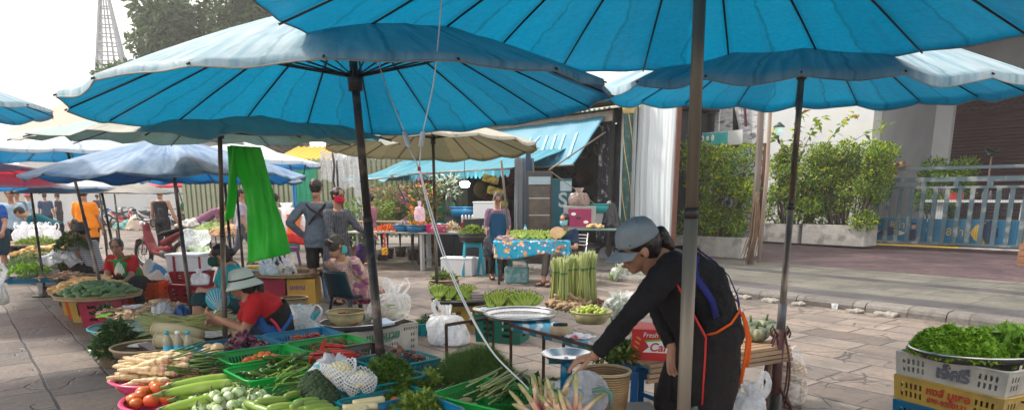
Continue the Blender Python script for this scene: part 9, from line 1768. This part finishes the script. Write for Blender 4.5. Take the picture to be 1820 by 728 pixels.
for(u,v,lab,sd_)in((1106,500,'clear bag of lettuces on the ground, the bigger one',5),(1135,498,'clear bag of lettuces half hidden by the grey cap',6)):q=gz(u,v,0);bag(lab,(q.x,q.y+.15,0),.2,.34,BAG,.3,sd_,0,crumple=.08);greens('bagged_lettuce','',(q.x,q.y+.15),.17,.14,0,.03,.22,350,.09,.07,LG['let']+LG['pale'],110+sd_)
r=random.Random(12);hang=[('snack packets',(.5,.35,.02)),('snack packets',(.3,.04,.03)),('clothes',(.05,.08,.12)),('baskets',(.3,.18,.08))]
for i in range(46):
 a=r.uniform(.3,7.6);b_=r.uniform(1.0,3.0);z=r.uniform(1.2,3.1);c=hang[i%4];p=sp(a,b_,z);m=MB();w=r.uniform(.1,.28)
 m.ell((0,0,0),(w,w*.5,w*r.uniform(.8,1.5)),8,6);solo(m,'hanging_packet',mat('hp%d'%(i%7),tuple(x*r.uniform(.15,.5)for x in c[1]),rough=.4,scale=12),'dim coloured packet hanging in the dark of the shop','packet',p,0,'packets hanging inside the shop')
yb=at(872,318,15.3)
for i in range(3):m=MB();m.box((0,0,0),(.36,.05,.16));solo(m,'snack_strip',mat('snack_yellow',(.25,.20,.02),(.1,.06,.01),rough=.3,scale=16,contrast=.08),['top','middle','bottom'][i]+' row of yellow snack packets above the woman in the blue apron','packets',(yb.x+.1*i,15.3,yb.z-i*.26),(0,.25,0),'yellow snack strips')
for i,(u0,v0,u1,v1,Y,lab)in enumerate(((590,268,608,470,11.0,'thin crooked pole wound with dark tape, left of two'),(596,285,622,468,11.6,'thin dark pole leaning beside the crooked one'),(706,325,738,400,15.5,'slanting twiggy branch among the pot plants'),(735,320,762,400,15.6,'second slanting branch among the pot plants'))):
 a,b_=at(u0,v0,Y),at(u1,v1,Y);m=MB();pts=[a.lerp(b_,k_/8)+Vector((.02*math.sin(k_*2.1+i),0,0))for k_ in range(9)];m.tube([p-b_ for p in pts],.018,6);solo(m,'thin_pole',M_poledark,lab,'pole',b_)
for(u0,u1,Y,z0,z1,lab)in((580,620,14,1.85,2.4,'greyish transparent sheet hanging left over the plants'),(600,650,14.5,1.7,2.35,'smoky plastic sheet hanging above the checked coat')):
 a=P3(u0,Y,0);b_=P3(u1,Y,0);tarp_panel(a,b_,z0,z1,lab,'clear_sheet',.03,9,bagmat('smoke_sheet',(.55,.57,.6),.45))
e_m=at(515,292,9.0);m=MB();m.tube([(0,0,0),(.02,0,-.12),(.09,0,-.17),(.17,0,-.13),(.2,0,0)],.008,6);solo(m,'hanging_strap',BLK,'black strap looped under the blue valance','strap',e_m)
lt_m=[plain('litter_leaf',(.16,.2,.05),.7),plain('litter_dry',(.3,.2,.1),.8),plain('litter_paper',(.55,.53,.5),.8)]
r=random.Random(77);m=MB()
for i in range(420):
 a=r.uniform(-9,3.5);b=r.uniform(-9.5,-.03)if i%3 else r.uniform(-.35,-.02);p=KP+RD*a+RN*b+Vector((0,0,.004));s=r.uniform(.006,.028);t0=r.uniform(0,6.28);m.mi=r.choice((0,0,1,1,1,2))
 q=[p+Vector((s*x*math.cos(t0)-s*y*math.sin(t0)*.5,s*x*math.sin(t0)+s*y*math.cos(t0)*.5,r.uniform(0,.008)))for x,y in((-1,0),(0,-1),(1,0),(0,1))];m.add(q,[(0,1,2,3)],False)
o=m.build('litter',lt_m);o['kind']='stuff'
hz=MB();hz.box((-14,38,19),(110,110,41));ho=hz.build('haze',[]);ho['kind']='stuff'
hm=bpy.data.materials.new('haze_air');hm.use_nodes=True;N=hm.node_tree.nodes
for n in list(N):
 if n.type=='BSDF_PRINCIPLED':N.remove(n)
pv=N.new('ShaderNodeVolumePrincipled');pv.inputs['Color'].default_value=(.93,.94,.96,1);pv.inputs['Density'].default_value=.0018;pv.inputs['Anisotropy'].default_value=.2
hm.node_tree.links.new(pv.outputs[0],N['Material Output'].inputs['Volume']);ho.data.materials.append(hm)
scene.cycles.volume_bounces=0
